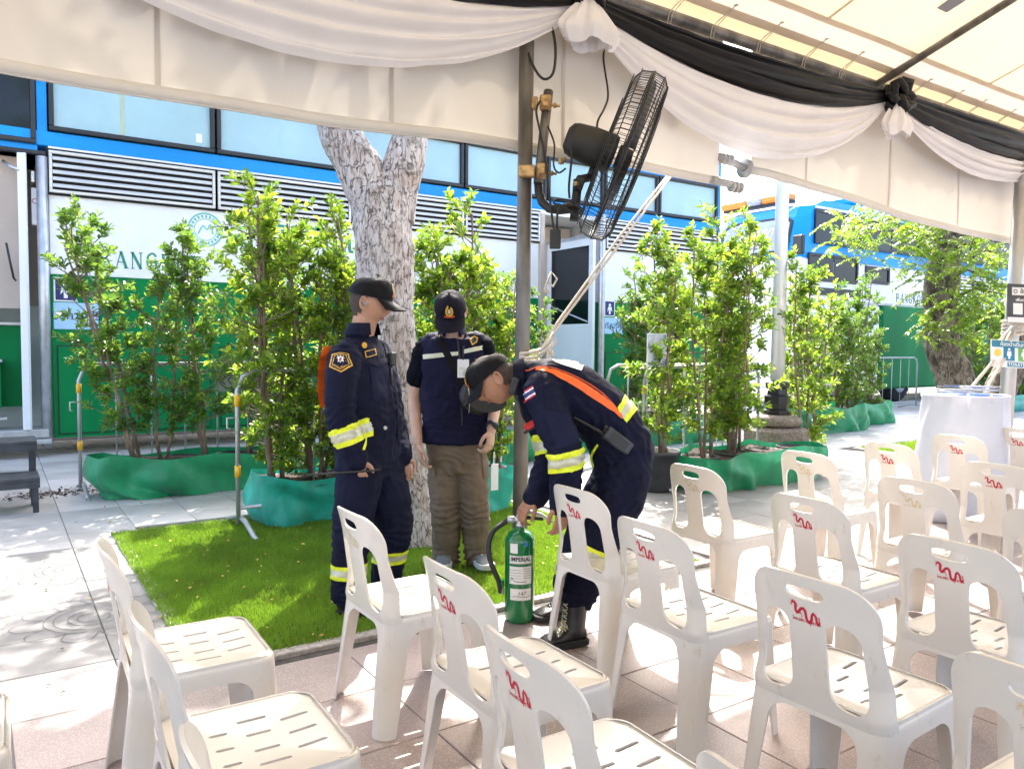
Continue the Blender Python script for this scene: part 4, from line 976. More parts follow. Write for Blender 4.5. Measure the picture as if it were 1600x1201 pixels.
# fallen leaves
PP, DD = [], []
for k in range(330):
    u, v = (rr_.uniform(.7, 3.6), rr_.uniform(3.3, 5.8)) if k < 110 else (rr_.uniform(-.6, 4), rr_.uniform(3.2, 8.5))
    PP.append((u, v, 0.034 if (0.7 < u < 3.6 and 3.25 < v < 5.85) else 0.006)); a = rr_.uniform(0, 6.28); DD.append((math.cos(a), math.sin(a), rr_.uniform(-.05, .25)))
V, F_ = leaves(np.array(PP), np.array(DD), 0.026, 0.015, rs)
o = link('fallen_leaves', tri_mesh('fallen_leaves', V, F_, mat('dry_leaf', (0.45, 0.30, 0.07), 0.7, var=0.4, vs=3)))
tag(o, 'small yellow dry leaves scattered over the grass and paving', 'fallen leaves', kind='stuff')
PP = [(rr_.gauss(0.5, .32), rr_.gauss(7.75, .10), 0.004) for k in range(340)]; DD = [(rr_.gauss(0, 1), rr_.gauss(0, 1), .1) for k in PP]
V, F_ = leaves(np.array(PP), np.array(DD), 0.03, 0.022, rs)
o = link('spilled_soil', tri_mesh('spilled_soil', V, F_, M_SOIL)); tag(o, 'dark soil spilled on the paving beside the metal steps', 'soil', kind='stuff')

# ---------------------------------------------------------------- chairs
def plastic(name, c, se):
    m = mat(name, c, 0.27, var=0.05, vs=3 + se, bump=0.03, bs=180, coat=0.15, trans=0.10, tcol=(0.85, 0.75, 0.58))
    n, l = m.node_tree.nodes, m.node_tree.links; b = n['Principled BSDF']; old = b.inputs['Base Color'].links[0].from_socket
    tc = n.new('ShaderNodeTexCoord'); mp = n.new('ShaderNodeMapping'); mp.inputs['Scale'].default_value = (1, 1, .35); oi = n.new('ShaderNodeObjectInfo'); l.new(tc.outputs['Object'], mp.inputs[0])
    nz = n.new('ShaderNodeTexNoise'); nz.noise_dimensions = '4D'; nz.inputs['Scale'].default_value = 26; nz.inputs['Detail'].default_value = 8; nz.inputs['Roughness'].default_value = .7
    ml = n.new('ShaderNodeMath'); ml.operation = 'MULTIPLY'; ml.inputs[1].default_value = 40; l.new(oi.outputs['Random'], ml.inputs[0]); l.new(ml.outputs[0], nz.inputs['W']); l.new(mp.outputs[0], nz.inputs['Vector'])
    rp = n.new('ShaderNodeValToRGB'); rp.color_ramp.elements[0].position = .60; rp.color_ramp.elements[1].position = .78; rp.color_ramp.elements[0].color = (1, 1, 1, 1); rp.color_ramp.elements[1].color = (.72, .62, .50, 1)
    l.new(nz.outputs['Fac'], rp.inputs[0]); mx = n.new('ShaderNodeMixRGB'); mx.blend_type = 'MULTIPLY'; mx.inputs[0].default_value = 1; l.new(old, mx.inputs[1]); l.new(rp.outputs[0], mx.inputs[2]); l.new(mx.outputs[0], b.inputs['Base Color'])
    return m
M_CHAIR = plastic('white_chair_plastic', (0.74, 0.70, 0.645), 0)
M_RED = mat('red_print', (0.50, 0.012, 0.04), 0.45, var=0.15, vs=60); M_FADE = mat('faded_yellow_print', (0.62, 0.52, 0.32), 0.5, var=0.12, vs=60)
SZ = 0.400
def wback(t): return 0.205 - 0.020 * np.clip((t - .40) / .2, 0, 1) + 0.006 * np.clip((t - .6) / .12, 0, 1)
def fback(s, t):
    q = np.minimum(np.abs(s) / 0.199, .999); hi = np.clip((t - .40) / .28, 0, 1); hi = hi * hi * (3 - 2 * hi)
    base = .050 - np.sqrt(np.maximum(1e-6, .050 ** 2 - np.maximum(0, np.abs(s) - .149) ** 2))
    x = -(t - .40) * 0.165 - 0.25 * np.clip(t - .64, 0, 1) ** 1.5 + (1 - hi) * (base + .045 * q ** 3 * np.clip((t - .402) / .08, 0, 1)) + hi * .050 * q ** 2.4 - .005
    return np.stack((x, -s, t), 1)
def sback(s, t):
    w = wback(t) - .006; tt = t + .42 * np.abs(s) ** 2.0; d = np.maximum(np.abs(s) - w, tt - .742)
    rc = 0.085; qx, qy = np.abs(s) - (w - rc), tt - (.742 - rc)
    d = np.where((qx > 0) & (qy > 0), np.maximum(d, np.hypot(qx, qy) - rc), d)
    d = np.maximum(d, .372 - t)
    a = np.abs(s)
    op = rbox(a - (0.0925 + 0.010 * np.clip((.62 - t) / .2, 0, 1)), t + .10 * (a - .09) - .519, 0.0435 + 0.008 * np.clip((.6 - t) / .2, 0, 1), .110, .041)
    hd = rbox(s, t - .695 , .056, .0175 - .004 * (np.abs(s) / .05) ** 2, .0155)
    return np.maximum(np.maximum(d, -op), -hd)
RB = sheet(sback, -.215, .215, .36, .75, 64, 60, fback, 0.0075)[0]
# seat with slots
def sseat(x, y):
    d = rbox(x - .19, y, .188, .196, .05)
    for (cx, cy, hl) in ((.12, -.075, .022), (.12, .0, .022), (.12, .075, .022), (.205, -.11, .036), (.205, -.04, .03), (.205, .04, .03), (.205, .11, .036), (.30, -.075, .036), (.30, 0.0, .036), (.30, .075, .036)):
        d = np.maximum(d, -rbox(x - cx, y - cy, hl, .0062, .006))
    return d
def fseat(x, y):
    e = np.minimum(1, np.maximum(np.abs(x - .19) / .188, np.abs(y) / .196)); z = SZ + .001 - .013 * (1 - e ** 2.4) + .012 * np.clip(.08 - x, 0, .1) / .08 - .008 * np.clip((x - .31) / .07, 0, 1) ** 2
    return np.stack((x, y, z), 1)
RS = sheet(sseat, -.01, .39, -.21, .21, 66, 66, fseat, 0.006)[0]
# skirt and legs: one moulded wall round the seat, arched on four sides
hx, hy, rc = .190, .199, .05
per = []
for (cx, cy, a0) in ((hx - rc, hy - rc, 0), (-hx + rc, hy - rc, 90), (-hx + rc, -hy + rc, 180), (hx - rc, -hy + rc, 270)):
    for k in range(9): a = math.radians(a0 + 90 * k / 8); per.append((cx + rc * math.cos(a), cy + rc * math.sin(a)))
dense = []
for i in range(len(per)):
    p, q = np.array(per[i]), np.array(per[(i + 1) % len(per)]); K = max(1, int(np.hypot(*(q - p)) / 0.012))
    for k in range(K): dense.append(p + (q - p) * k / K)
dense.append(dense[0]); dense = np.array(dense); NP = len(dense) - 1
def perim(s):
    s = np.mod(np.asarray(s, float), NP); i = np.floor(s).astype(int); f = (s - i)[:, None]
    return dense[i] * (1 - f) + dense[(i + 1) % (NP + 1)] * f
def fleg(s, t):
    p = perim(s.ravel()).reshape(s.shape + (2,)) if s.ndim > 1 else perim(s)
    k = np.clip((.39 - t) / .39, 0, 1)
    sx = 1 + 0.19 * k; sy = 1 + 0.10 * k
    top = np.clip((t - .385) / .0165, 0, 1); ins = 1 - 0.055 * (1 - np.sqrt(np.maximum(0, 1 - top ** 2)))
    x = .19 + p[..., 0] * sx * ins - 0.012 * k; y = p[..., 1] * sy * ins
    return np.stack((x, y, t), -1)
def sleg(s, t):
    p = perim(s.ravel()).reshape(s.shape + (2,)); x, y = p[..., 0], p[..., 1]
    d = np.maximum(-t, t - .403)
    wl = 0.072 - 0.022 * np.clip((.30 - t) / .3, 0, 1)
    def arch(c, half, top):
        q = half - wl; return rbox(c, t - (top - .5), q, .5, .055)
    fb = np.where(np.abs(x) > hx - .004, arch(y, hy, np.where(x > 0, .350, .362)), 1.0)
    sd_ = np.where(np.abs(y) > hy - .004, arch(x, hx, .345), 1.0)
    return np.maximum(np.maximum(d, -fb), -sd_)
def lsplit(c):
    if c[1] > .335: return 'skirt'
    p = perim(np.array([c[0]]))[0]; return (p[0] > 0, p[1] > 0)
RL = sheet(sleg, 0, NP, -0.02, .41, NP, 50, fleg, 0.0055, lsplit)
def addres(mb, r, m=0):
    vs, out, wall = r; mb.add(vs, out, m, True)
    for w in wall: mb.add([vs[i] for i in w], [(0, 1, 2, 3)], m, False)
    return mb
def on_back(shape, s0, t0):
    vs, fs = shape; A = np.array(vs) + (s0, t0); P = fback(A[:, 0], A[:, 1]); e = 1e-4
    N = np.cross(fback(A[:, 0] + e, A[:, 1]) - fback(A[:, 0] - e, A[:, 1]), fback(A[:, 0], A[:, 1] + e) - fback(A[:, 0], A[:, 1] - e)); N /= np.linalg.norm(N, axis=1)[:, None]
    N *= np.where(N[:, :1] > 0, -1, 1)
    return (P + N * 0.0046).tolist(), fs
DRG = [(1160, 388), (1176, 374), (1196, 388), (1192, 418), (1196, 440), (1214, 442), (1232, 420), (1250, 406), (1272, 416), (1278, 448), (1284, 478), (1304, 494), (1322, 474), (1328, 440), (1342, 424), (1358, 440), (1364, 470), (1374, 492), (1386, 476), (1384, 452)]
kx = 0.080 / 235
dg = [((x - 1272) * kx, (432 - y) * kx * 1.12) for x, y in DRG]; wd = [q * .72 for q in (.004, .010, .0125, .0105, .011, .012, .010, .0105, .0115, .0105, .0105, .0115, .010, .009, .009, .0085, .0085, .008, .006, .002)]
lg = MB(); lg.add(*on_back(stroke2d(dg, wd, 4), 0, .642), 0, False)
for a, c, w in (((1160, 392), (1146, 380), .003), ((1164, 372), (1150, 362), .003), ((1172, 370), (1176, 356), .004), ((1186, 374), (1196, 362), .004), ((1150, 400), (1166, 398), .005), ((1232, 440), (1246, 462), .005), ((1246, 462), (1236, 472), .003), ((1310, 495), (1318, 512), .005), ((1318, 512), (1306, 514), .003), ((1380, 452), (1370, 440), .003), ((1384, 452), (1390, 436), .003), ((1206, 446), (1196, 462), .004), ((1262, 402), (1270, 392), .003), ((1336, 420), (1344, 410), .003)):
    p = [((x - 1272) * kx, (432 - y) * kx * 1.12) for x, y in (a, c)]; lg.add(*on_back(stroke2d(p, [w * .7, .0010], 1), 0, .642), 0, False)
lg.add(*on_back(text2d('โทร.081-4004788', 0.0115, 0.0003), 0.002, .619), 0, False)
lgm, lgf = lg.mesh('dragon_print', M_RED), lg.mesh('dragon_print', M_FADE)
sk = addres(addres(MB(), RS), RL['skirt']).mesh('seat', M_CHAIR); bk = addres(MB(), RB).mesh('backrest', M_CHAIR)
lgs = [addres(MB(), RL[k]).mesh('leg', M_CHAIR) for k in RL if k != 'skirt']
chair0 = thing('plastic_chair', 'x', 'chair', (0, 0, 0), 'white plastic chairs set out in rows')
link('seat', sk, chair0); link('backrest', bk, chair0)
for q in lgs: link('leg', q, chair0)
def chair(u, v, rot, pr, lab):
    c = copy_tree(chair0); c['label'] = lab
    R = Matrix.Rotation(rot, 3, 'Z'); c.location = Vector((u, v, 0.003)) - R @ Vector((0.0, 0.185, 0)); c.rotation_euler = (0, 0, rot)
    if pr: link('dragon_print', lgm if pr == 1 else lgf, c)
    return c
CH = [(.306, 2.64, .0, 1, 'white chair seen from the side in front of the grass, nearest the pale stone paving'),
 (.302, 1.975, .0, 0, 'white chair seen from the side just below the chair by the grass'),
 (.28, 1.31, .0, 0, 'white chair of which only the curved back shows at the bottom left edge'),
 (-.37, 2.40, .0, 0, 'white chair showing only a seat corner and leg at the left edge'),
 (1.07, 2.71, .03, 2, 'white chair with faded print directly in front of the standing man in navy'),
 (1.03, 1.955, .02, 1, 'white chair with red dragon print in front of the green fire extinguisher'),
 (.90, 1.416, -.02, 1, 'large white chair with red dragon print at the bottom centre'),
 (2.015, 2.654, .0, 1, 'white chair with red dragon print right beside the bending man’s boots'),
 (1.84, 2.047, .0, 1, 'white chair with red dragon print second row right of the bending man’s boots'),
 (1.753, 1.385, .03, 1, 'white chair with red dragon print at bottom right centre, third row, seat fully shown'),
 (2.878, 2.817, .0, 2, 'white chair with faded print in front of the black plastic pot'),
 (2.667, 2.037, .0, 1, 'white chair with red dragon print behind the bottom right centre chair, in tent shade'),
 (2.448, 1.371, .0, 1, 'large white chair with red dragon print third row near the right edge'),
 (1.617, .784, .0, 2, 'white chair with yellow faded print cut by the bottom right corner'),
 (3.795, 2.838, .02, 2, 'sunlit white chair with faded print in front of the green wrapped planter'),
 (3.43, 2.03, .0, 2, 'white chair with yellow faded print in the second row at right'),
 (4.60, 2.82, -.02, 1, 'sunlit white chair with red dragon print left of the white drum'),
 (5.44, 2.83, .0, 1, 'sunlit white chair with red dragon print directly in front of the white drum'),
 (4.27, 2.07, .0, 1, 'white chair with red dragon print second row, below the white drum'),
 (6.29, 2.82, .0, 1, 'sunlit white chair cut by the right edge beside the white drum'),
 (3.18, 1.38, .0, 1, 'white chair cut by the right edge in the third row'),
 (.90, .807, .0, 0, 'white chair of which only the top tip shows at the bottom edge'),
 (5.10, 2.05, .0, 1, 'white chair in the second row at the right edge, partly cut off')]
for c in CH: chair(c[0], c[1], c[2] + rng.uniform(-.03, .03), *c[3:])
for ch in list(chair0.children): bpy.data.objects.remove(ch)
bpy.data.objects.remove(chair0)
# ---------------------------------------------------------------- street furniture and gear
M_WPAINT = mat('white_lamp_paint', (0.66, 0.67, 0.68), 0.3, metal=0.2, var=0.06, vs=4)
M_BLKCAST = mat('black_cast_iron', (0.012, 0.012, 0.014), 0.3, var=0.2)
M_STONE = mat('brown_granite', (0.20, 0.16, 0.125), 0.75, var=0.35, vs=40, bump=0.3, bs=90)
LB = Vector((7.32, 5.56, 0))
lamp = thing('street_lamp', 'white lamp post on an octagonal brown granite pedestal among the shrubs', 'street lamp', LB)
b = MB(); b.lathe([(.40, 0), (.40, .06), (.36, .08), (.35, .40), (.30, .43), (.22, .44)], LB, 8, smooth=False); b.lathe([(.2, .44), (.26, .46), (.28, .50), (.26, .55), (.2, .575)], LB, 28); b.build('pedestal', M_STONE, lamp)
b = MB(); b.lathe([(.10, .575), (.155, .58), (.16, .62), (.12, .64), (.135, .70), (.14, .78), (.11, .80), (.105, .86), (.125, .88), (.13, .93), (.09, .95)], LB, 8, smooth=False); b.build('base_collar', M_BLKCAST, lamp)
b = MB(); b.lathe([(.078, .93), (.072, 2.5), (.062, 5.2)], LB, 20); b.build('post', M_WPAINT, lamp)
b = MB(); b.lathe([(.06, 5.2), (.16, 5.3), (.24, 5.6), (.16, 5.85), (.03, 5.95)], LB, 20); b.build('lantern', mat('opal_globe', (0.7, 0.7, 0.68), 0.3), lamp)

M_YEL = mat('yellow_reflective_tape', (0.75, 0.42, 0.02), 0.4)
def barrier(p, length, lab, sgn=1, bars=8, plate=None, yaw=0.0):
    t = thing('crowd_barrier', lab, 'barrier', p, 'steel crowd barriers'); x, y = p[0], p[1]; u1 = x + sgn * length; H = 1.13; r = .016; q = .13 * sgn
    b = MB(); b.tube([(x, y, .05), (x, y, H - .14), (x + q * .3, y, H - .04), (x + q, y, H), (u1 - q, y, H), (u1 - q * .3, y, H - .04), (u1, y, H - .14), (u1, y, .05)], r, 10); b.tube([(x, y, .16), (u1, y, .16)], .014, 8); b.build('frame', M_GALV, t)
    for k in range(bars):
        xx = x + (u1 - x) * (k + 1) / (bars + 1); MB().tube([(xx, y, .17), (xx, y, H - .01)], .008, 6).build('bar', M_GALV, t)
    for xx in (x + .02, u1 - .02):
        MB().tube([(xx, y - .40, .012), (xx, y - .30, .03), (xx, y - .1, .085), (xx, y + .1, .085), (xx, y + .30, .03), (xx, y + .40, .012)], .018, 8).build('foot', M_GALV, t)
    for z in (.92, .42):
        MB().lathe([(.0195, -.04), (.0215, -.04), (.0215, .04), (.0195, .04)], (x, y, z), 12).build('yellow_tape', M_YEL, t)
    MB().tube([(x - .02 * sgn, y, .80), (x - .07 * sgn, y, .80), (x - .07 * sgn, y, .73), (x - .05 * sgn, y, .72)], .007, 6).build('hook', M_GALV, t)
    if plate is not None:
        pl = MB().box((plate, y - .025, .98), (.26, .006, .24), ch=.002).build('name_plate', mat('plate_enamel', (.42, .44, .45), .4), t)
        b = MB()
        for sx in (-.06, 0, .06): flat(b, stroke2d([(sx - .018, .04), (sx + .018, .03), (sx - .012, -.01), (sx + .018, -.05)], .009), (plate, y - .0295, .98), EX, EZ)
        flat(b, ring2d(.085, .094, 24), (plate, y - .0295, .98), EX, EZ); b.build('plate_mark', M_BLACKINK, pl)
    return t
barrier((.60, 7.66, 0), 2.3, 'steel crowd barrier with a small plate behind the long green planter', 1, 7, 1.86)
barrier((1.405, 5.56, 0), 2.2, 'steel crowd barrier with yellow taped post standing on the grass', 1, 3)
barrier((5.06, 5.33, 0), 1.65, 'steel crowd barrier behind the bending man, among the right shrubs', 1, 5)
barrier((7.05, 5.95, 0), 1.9, 'steel crowd barrier left of the lamp post', -1, 6)
barrier((15.1, 9.3, 0), 2.0, 'far crowd barrier with yellow tape left of the leaning tree', 1, 5)

def steps(x0, x1, y0, y1, lab):
    t = thing('metal_steps', lab, 'steps', ((x0 + x1) / 2, y0, 0), 'dark metal access steps'); M_ = M_DKSTEEL
    for (ya, yb, z) in ((y0, (y0 + y1) / 2 - .02, .26), ((y0 + y1) / 2, y1, .50)):
        MB().box(((x0 + x1) / 2, (ya + yb) / 2, z), (x1 - x0, yb - ya, .035), ch=.005).build('tread', M_, t)
        MB().box(((x0 + x1) / 2, ya + .01, z - .04), (x1 - x0, .02, .05)).build('nosing', M_, t)
        for x in (x0 + .03, x1 - .03):
            for y in (ya + .03, yb - .03): MB().box((x, y, z / 2 - .01), (.04, .04, z - .02), ch=.004).build('leg', M_, t)
M_DKSTEEL = mat('dark_steel', (0.05, 0.055, 0.065), 0.45, metal=0.4, var=0.35, vs=9)
steps(-.7, .27, 6.95, 7.75, 'dark two step metal stool at the left edge in front of the bus door')
steps(14.0, 15.0, 9.4, 10.2, 'far dark metal steps beside the tall green planter')

# poster hung on the right barrier
t = thing('poster', 'blue grey printed poster hanging between shrubs in the right planter', 'poster', (4.9, 5.06, 1.3)); pz = on_wall(1026, 547, 5.06)
MB().box((pz.x, 5.06, pz.z), (.24, .006, .30)).build('sheet', M_PAPERW, t)
b = MB(); flat(b, rect2d(-.11, -.14, .11, .14), (pz.x, 5.0555, pz.z), EX, EZ); b.build('print', mat('poster_print', (.30, .36, .52), .5, vs=9, col2=(.62, .66, .72), lo=.4, hi=.55), t)

MB().tube([(pz.x - .1, 5.063, pz.z + .14), (pz.x + .02, 5.1, pz.z + .22), (5.13, 5.13, pz.z + .2), (pz.x + .1, 5.063, pz.z + .14)], .003, 5).build('cord', M_PAPERW, t)
# white wrapped drum with hangers, and signs on the leaning pole
DB = Vector((6.28, 3.03, 0)); drum = thing('wrapped_drum', 'big drum wrapped in white cloth with blue stuff on top', 'drum', DB)
M_WCL = mat('white_drum_cloth', (.66, .67, .74), .6, var=.04, vs=3, bump=.25, bs=14, trans=.12)
b = MB()
def dw(r, z, a): return r + .012 * math.sin(a * 5 + z * 6) * (1 - z) + .010 * math.sin(a * 11 + 4 * math.sin(z * 5)) + .01 * noise.noise(Vector((math.cos(a) * 3, math.sin(a) * 3, z * 4)))
b.lathe([(.33, .004), (.34, .10), (.335, .25), (.33, .4), (.322, .55), (.315, .70), (.305, .80), (.295, .90), (.292, .935), (.300, .96), (.295, .975), (.27, .965)], DB, 64, fn=dw); b.build('cloth', M_WCL, drum)
MB().lathe([(.0, .94), (.28, .94), (.283, .972), (.0, .98)], DB, 32).build('lid', mat('blue_plastic', (.02, .10, .42), .35), drum)
b = MB(); rs_ = random.Random(3)
for k in range(7):
    a = rs_.uniform(0, 6.28); c = DB + Vector((.13 * math.cos(a), .13 * math.sin(a), 0.985 + .008 * k)); d = Vector((math.cos(a + 1.7), math.sin(a + 1.7), 0)); e = Vector((-d.y, d.x, 0))
    b.tube([c - d * .2, c - d * .03 + e * .07, c + d * .02 + e * .09, c + d * .2, c - d * .2], .0045, 5); b.tube([c + e * .08, c + e * .13, c + e * .15 + d * .03, c + e * .13 + d * .05], .0045, 5)
b.build('wire_hanger', mat('pale_wire', (.55, .56, .6), .4, metal=.3), drum)
b = MB()
for px in (1512, 1548):
    p = at(px, 618, 5.74); b = MB(); b.grid(lambda s, c: p + RH * ((s - .5) * .022 + .02 * c) + Vector((0, 0, .02 - .13 * c)) - FH * (.006 * math.sin(c * 5)), 1, 8); b.build('drawstring', M_WCL, drum)
def plate(px0, py0, px1, py1, d, sk=0.0):
    a, bb, c, e = at(px0, py0, d), at(px1, py0 + sk, d), at(px1, py1 + sk, d), at(px0, py1, d); return a, bb, c, e
def on_plate(q, off=0.0):
    o = (q[0] + q[2]) / 2; ex = (q[1] - q[0]); ey = (q[0] - q[3]); n = ex.cross(ey).normalized(); return o + n * off, ex / ex.length, ey / ey.length, ex.length, ey.length
def slab(q, th=.006):
    o, ex, ey, w, h = on_plate(q); n = ex.cross(ey); b = MB(); R = Matrix((ex, ey, n)).transposed(); b.box(o - n * th / 2, (w, h, th), R=R, ch=.001); return b
q = plate(1548, 530, 1642, 572, 6.84, 6)
sg = thing('toilet_sign', 'white sign with TOILET and man and woman icons tied to the leaning pole', 'sign', (q[0] + q[2]) / 2)
slab(q).build('board', M_PAPERW, sg); o, ex, ey, w, h = on_plate(q, .002)
b = MB(); flat(b, rect2d(-w / 2 + .01, h / 2 - .062, w / 2 - .01, h / 2 - .005), o, ex, ey); flat(b, rect2d(-.12, -h / 2 + .006, .02 , -h / 2 + .05), o, ex, ey); b.build('teal_band', mat('teal_print', (.03, .22, .33), .5), sg)
o2, *_ = on_plate(q, .004); b = MB(); flat(b, text2d('ห้องน้ำเดินทางด้านนี้', .046, .001), o2 + ey * (h / 2 - .036), ex, ey); flat(b, text2d('TOILET', .040, .001), o2 - ey * (h / 2 - .028) - ex * .05, ex, ey)
def person_icon(cx, sk):
    flat(b, disc2d(.012, 12, cx, .040), o2, ex, ey)
    flat(b, ([(cx - .018, .024), (cx + .018, .024), (cx + (.026 if sk else .02), -.018), (cx + .01, -.018), (cx + .009, -.045), (cx - .009, -.045), (cx - .01, -.018), (cx - (.026 if sk else .02), -.018)], [tuple(range(8))]), o2, ex, ey)
person_icon(-.105, 0); person_icon(.025, 1); b.build('lettering', M_PAPERW, sg)
b = MB(); flat(b, rect2d(-.155, -.06, -.055, .062), o, ex, ey); b.build('blue_field', mat('sign_blue', (.02, .20, .34), .5), sg)
b = MB(); flat(b, rect2d(-.025, -.06, .075, .062), o, ex, ey); b.build('green_field', mat('sign_green', (.16, .42, .10), .5), sg)
b = MB(); flat(b, disc2d(.032, 20, -.205, .005), o, ex, ey); flat(b, disc2d(.032, 20, .13, .005), o, ex, ey); b.build('yellow_dot', mat('sign_yellow', (.75, .55, .08), .5), sg)
q = plate(1574, 443, 1650, 503, 6.84, 3)
sg = thing('notice_board', 'dark grey notice with white rounded boxes high on the leaning pole', 'sign', (q[0] + q[2]) / 2)
slab(q).build('board', mat('charcoal_print', (.055, .055, .058), .45), sg); o, ex, ey, w, h = on_plate(q, .002)
b = MB(); L_ = -w / 2
flat(b, rect2d(L_ + .04, h / 2 - .10, w / 2 - .02, h / 2 - .03), o, ex, ey); flat(b, rect2d(L_ + .05, -.10, L_ + .135, -.0), o, ex, ey); flat(b, rect2d(L_ + .16, -.10, L_ + .245, -.0), o, ex, ey); flat(b, rect2d(L_, -h / 2, w / 2, -h / 2 + .045), o, ex, ey); flat(b, text2d('เพิ่มเติมได้ที่', .036, .001), o + ex * -.06 + ey * .028, ex, ey); b.build('white_box', M_PAPERW, sg)
b = MB(); o2, *_ = on_plate(q, .004); flat(b, text2d('ขั้นตอน', .05, .001), o2 + ey * (h / 2 - .066) - ex * .03, ex, ey); flat(b, ring2d(.012, .018, 14, cx=L_ + .07, cy=h / 2 - .066), o2, ex, ey); b.build('lettering', M_BLACKINK, sg)
t = thing('rope_wrap', 'pale cotton rope wound round the leaning pole above the toilet sign', 'rope', at(1585, 512, 7.0)); b = MB(); pc = at(1583, 512, 7.06)
for k in range(5):
    z = pc.z - .06 + k * .028; b.tube([(pc.x + .082 * math.cos(a / 10 * 6.283), pc.y + .082 * math.sin(a / 10 * 6.283), z + .01 * math.sin(a + k)) for a in range(11)], .014, 6)
b.tube([at(1582, 515, 6.95), at(1560, 555, 6.9), at(1515, 608, 6.6), at(1508, 640, 6.5)], .013, 6); b.tube([at(1586, 515, 6.95), at(1570, 560, 6.85), at(1545, 600, 6.5), at(1535, 640, 6.3)], .013, 6); b.tube([at(1582, 510, 6.95), at(1568, 525, 6.92), at(1555, 540, 6.95)], .012, 6)
b.build('strand', M_ROPE, t)

# guy ropes from the tent pole up to the eave
t = thing('guy_rope', 'two pale ropes running from the tent pole knot up to the right', 'rope', at(862, 525, 4.15)); b = MB()
p0 = at(846, 545, 4.12)
b.tube([p0, at(870, 505, 4.2), at(966, 372, 4.62), at(1085, 222, 5.2)], .0075, 6); b.tube([p0, at(873, 508, 4.2), at(974, 374, 4.62), at(1081, 232, 5.2)], .0075, 6); b.build('line', M_ROPE, t)
b = MB(); pc = at(829, 552, 4.06)
for k in range(3):
    z = pc.z - .03 + k * .02; b.tube([(pc.x + .054 * math.cos(a / 10 * 6.283), pc.y + .054 * math.sin(a / 10 * 6.283), z + .012 * math.sin(a * .6 + k)) for a in range(11)], .008, 6)
b.tube([at(845, 548, 4.02), at(858, 535, 4.0), at(864, 520, 4.02), at(868, 535, 4.02), at(852, 548, 4.0), at(840, 556, 4.0)], .009, 6); b.tube([at(848, 545, 4.02), at(862, 548, 4.0), at(866, 560, 4.0), at(858, 545, 4.0)], .009, 6); b.tube([at(856, 548, 4.0), at(857, 565, 4.0), at(853, 580, 4.0)], .008, 6)
b.build('knot', M_ROPE, t)
b = MB(); b.tube([at(860, 428, 4.4), at(856, 440, 4.4), at(864, 448, 4.4), at(870, 436, 4.4), at(862, 425, 4.42), at(853, 446, 4.4), at(850, 455, 4.38), at(858, 458, 4.4), at(852, 448, 4.4)], .007, 5); b.build('loose_loop', M_ROPE, t)

# ---- the wall fan
M_FANB = mat('fan_black', (.018, .018, .019), .55, var=.2, vs=12); M_WIRE = mat('cage_wire', (.035, .035, .038), .4, metal=.5); M_RUST = mat('gilt_clamp_steel', (.45, .29, .13), .45, metal=.55, var=.35, vs=30); M_CABLE = mat('black_cable', (.012, .012, .013), .45)
FC = at(972, 247, 3.98); fan = thing('industrial_fan', 'large black industrial fan clamped to the tent pole, its wire cage seen edge on', 'fan', FC)
ax = (RH * .93 - ZU * .345 - FH * .03).normalized(); e1 = (ZU - ax * ZU.dot(ax)).normalized(); e2 = ax.cross(e1)
def cp(r, a, h): return FC + ax * h + (e1 * math.cos(a) + e2 * math.sin(a)) * r
def ringp(r, h, n=56): return [cp(r, 2 * math.pi * k / n, h) for k in range(n + 1)]
RF = .435
b = MB()
for (r, h) in ((RF, 0), (RF, -.012), (RF * .985, .055), (RF * .985, -.065), (RF * .9, .085), (RF * .9, -.095), (RF * .62, .098), (RF * .62, -.105), (RF * .34, .10), (RF * .34, -.108), (.10, .10), (.11, -.108)): b.tube(ringp(r, h), .0032 if h else .006, 5, cap=False)
b.build('cage_ring', M_WIRE, fan); b = MB(); wire = []
for s in (1, -1): wire.append([(.09, .10 * s), (RF * .5, .10 * s), (RF * .88, .087 * s), (RF * .97, .06 * s), (RF, .0)])
b = MB()
for k in range(96):
    for pr in wire: b.tube([cp(r, 2 * math.pi * k / 96 + (.0 if pr is wire[0] else .03), h) for r, h in pr], .0016, 4, cap=False)
b.build('cage_spoke', M_WIRE, fan)
b = MB(); b.lathe([(.0, .098), (.085, .098), (.09, .104), (.0, .108)], FC, 24, axis=ax); b.build('badge', M_FANB, fan)
for k in range(3):
    b = MB(); a0 = k * 2.094 + .3
    b.grid(lambda s, c: cp(.06 + .34 * s, a0 + (c - .5) * (1.15 - .35 * s), .018 - .055 * (c - .5) * (1.2 - .5 * s)), 10, 10); b.build('blade', M_FANB, fan)
b = MB(); b.lathe([(.0, .05), (.05, .045), (.06, .0), (.06, -.03), (0, -.03)], FC, 20, axis=ax); b.build('hub', M_FANB, fan)
b = MB(); b.lathe([(.0, -.31), (.05, -.308), (.078, -.29), (.088, -.26), (.098, -.17), (.098, -.06), (.09, -.045), (.03, -.04)], FC, 32, axis=ax); b.build('motor_housing', M_FANB, fan)
mc = FC - ax * .12 - e1 * .09
b = MB(); b.tube([mc, mc - e1 * .06], .02, 10); kb = at(905, 287, 3.97); b.box(kb, (.05, .05, .075), R=Matrix((ax, e2, e1)).transposed(), ch=.008); b.tube([mc - e1 * .06, kb + Vector((0, 0, .02))], .022, 10); b.tube([at(903, 281, 3.98), at(897, 345, 3.98)], .0235, 14); b.build('tilt_bracket', M_FANB, fan)
b = MB(); b.tube([at(902, 287, 3.94), at(898, 287, 3.92)], .012, 8); b.box(at(877, 252, 3.94), (.03, .02, .03), ch=.004); b.tube([at(884, 247, 3.94), at(875, 256, 3.94)], .008, 6); b.build('knob', M_RUST, fan)
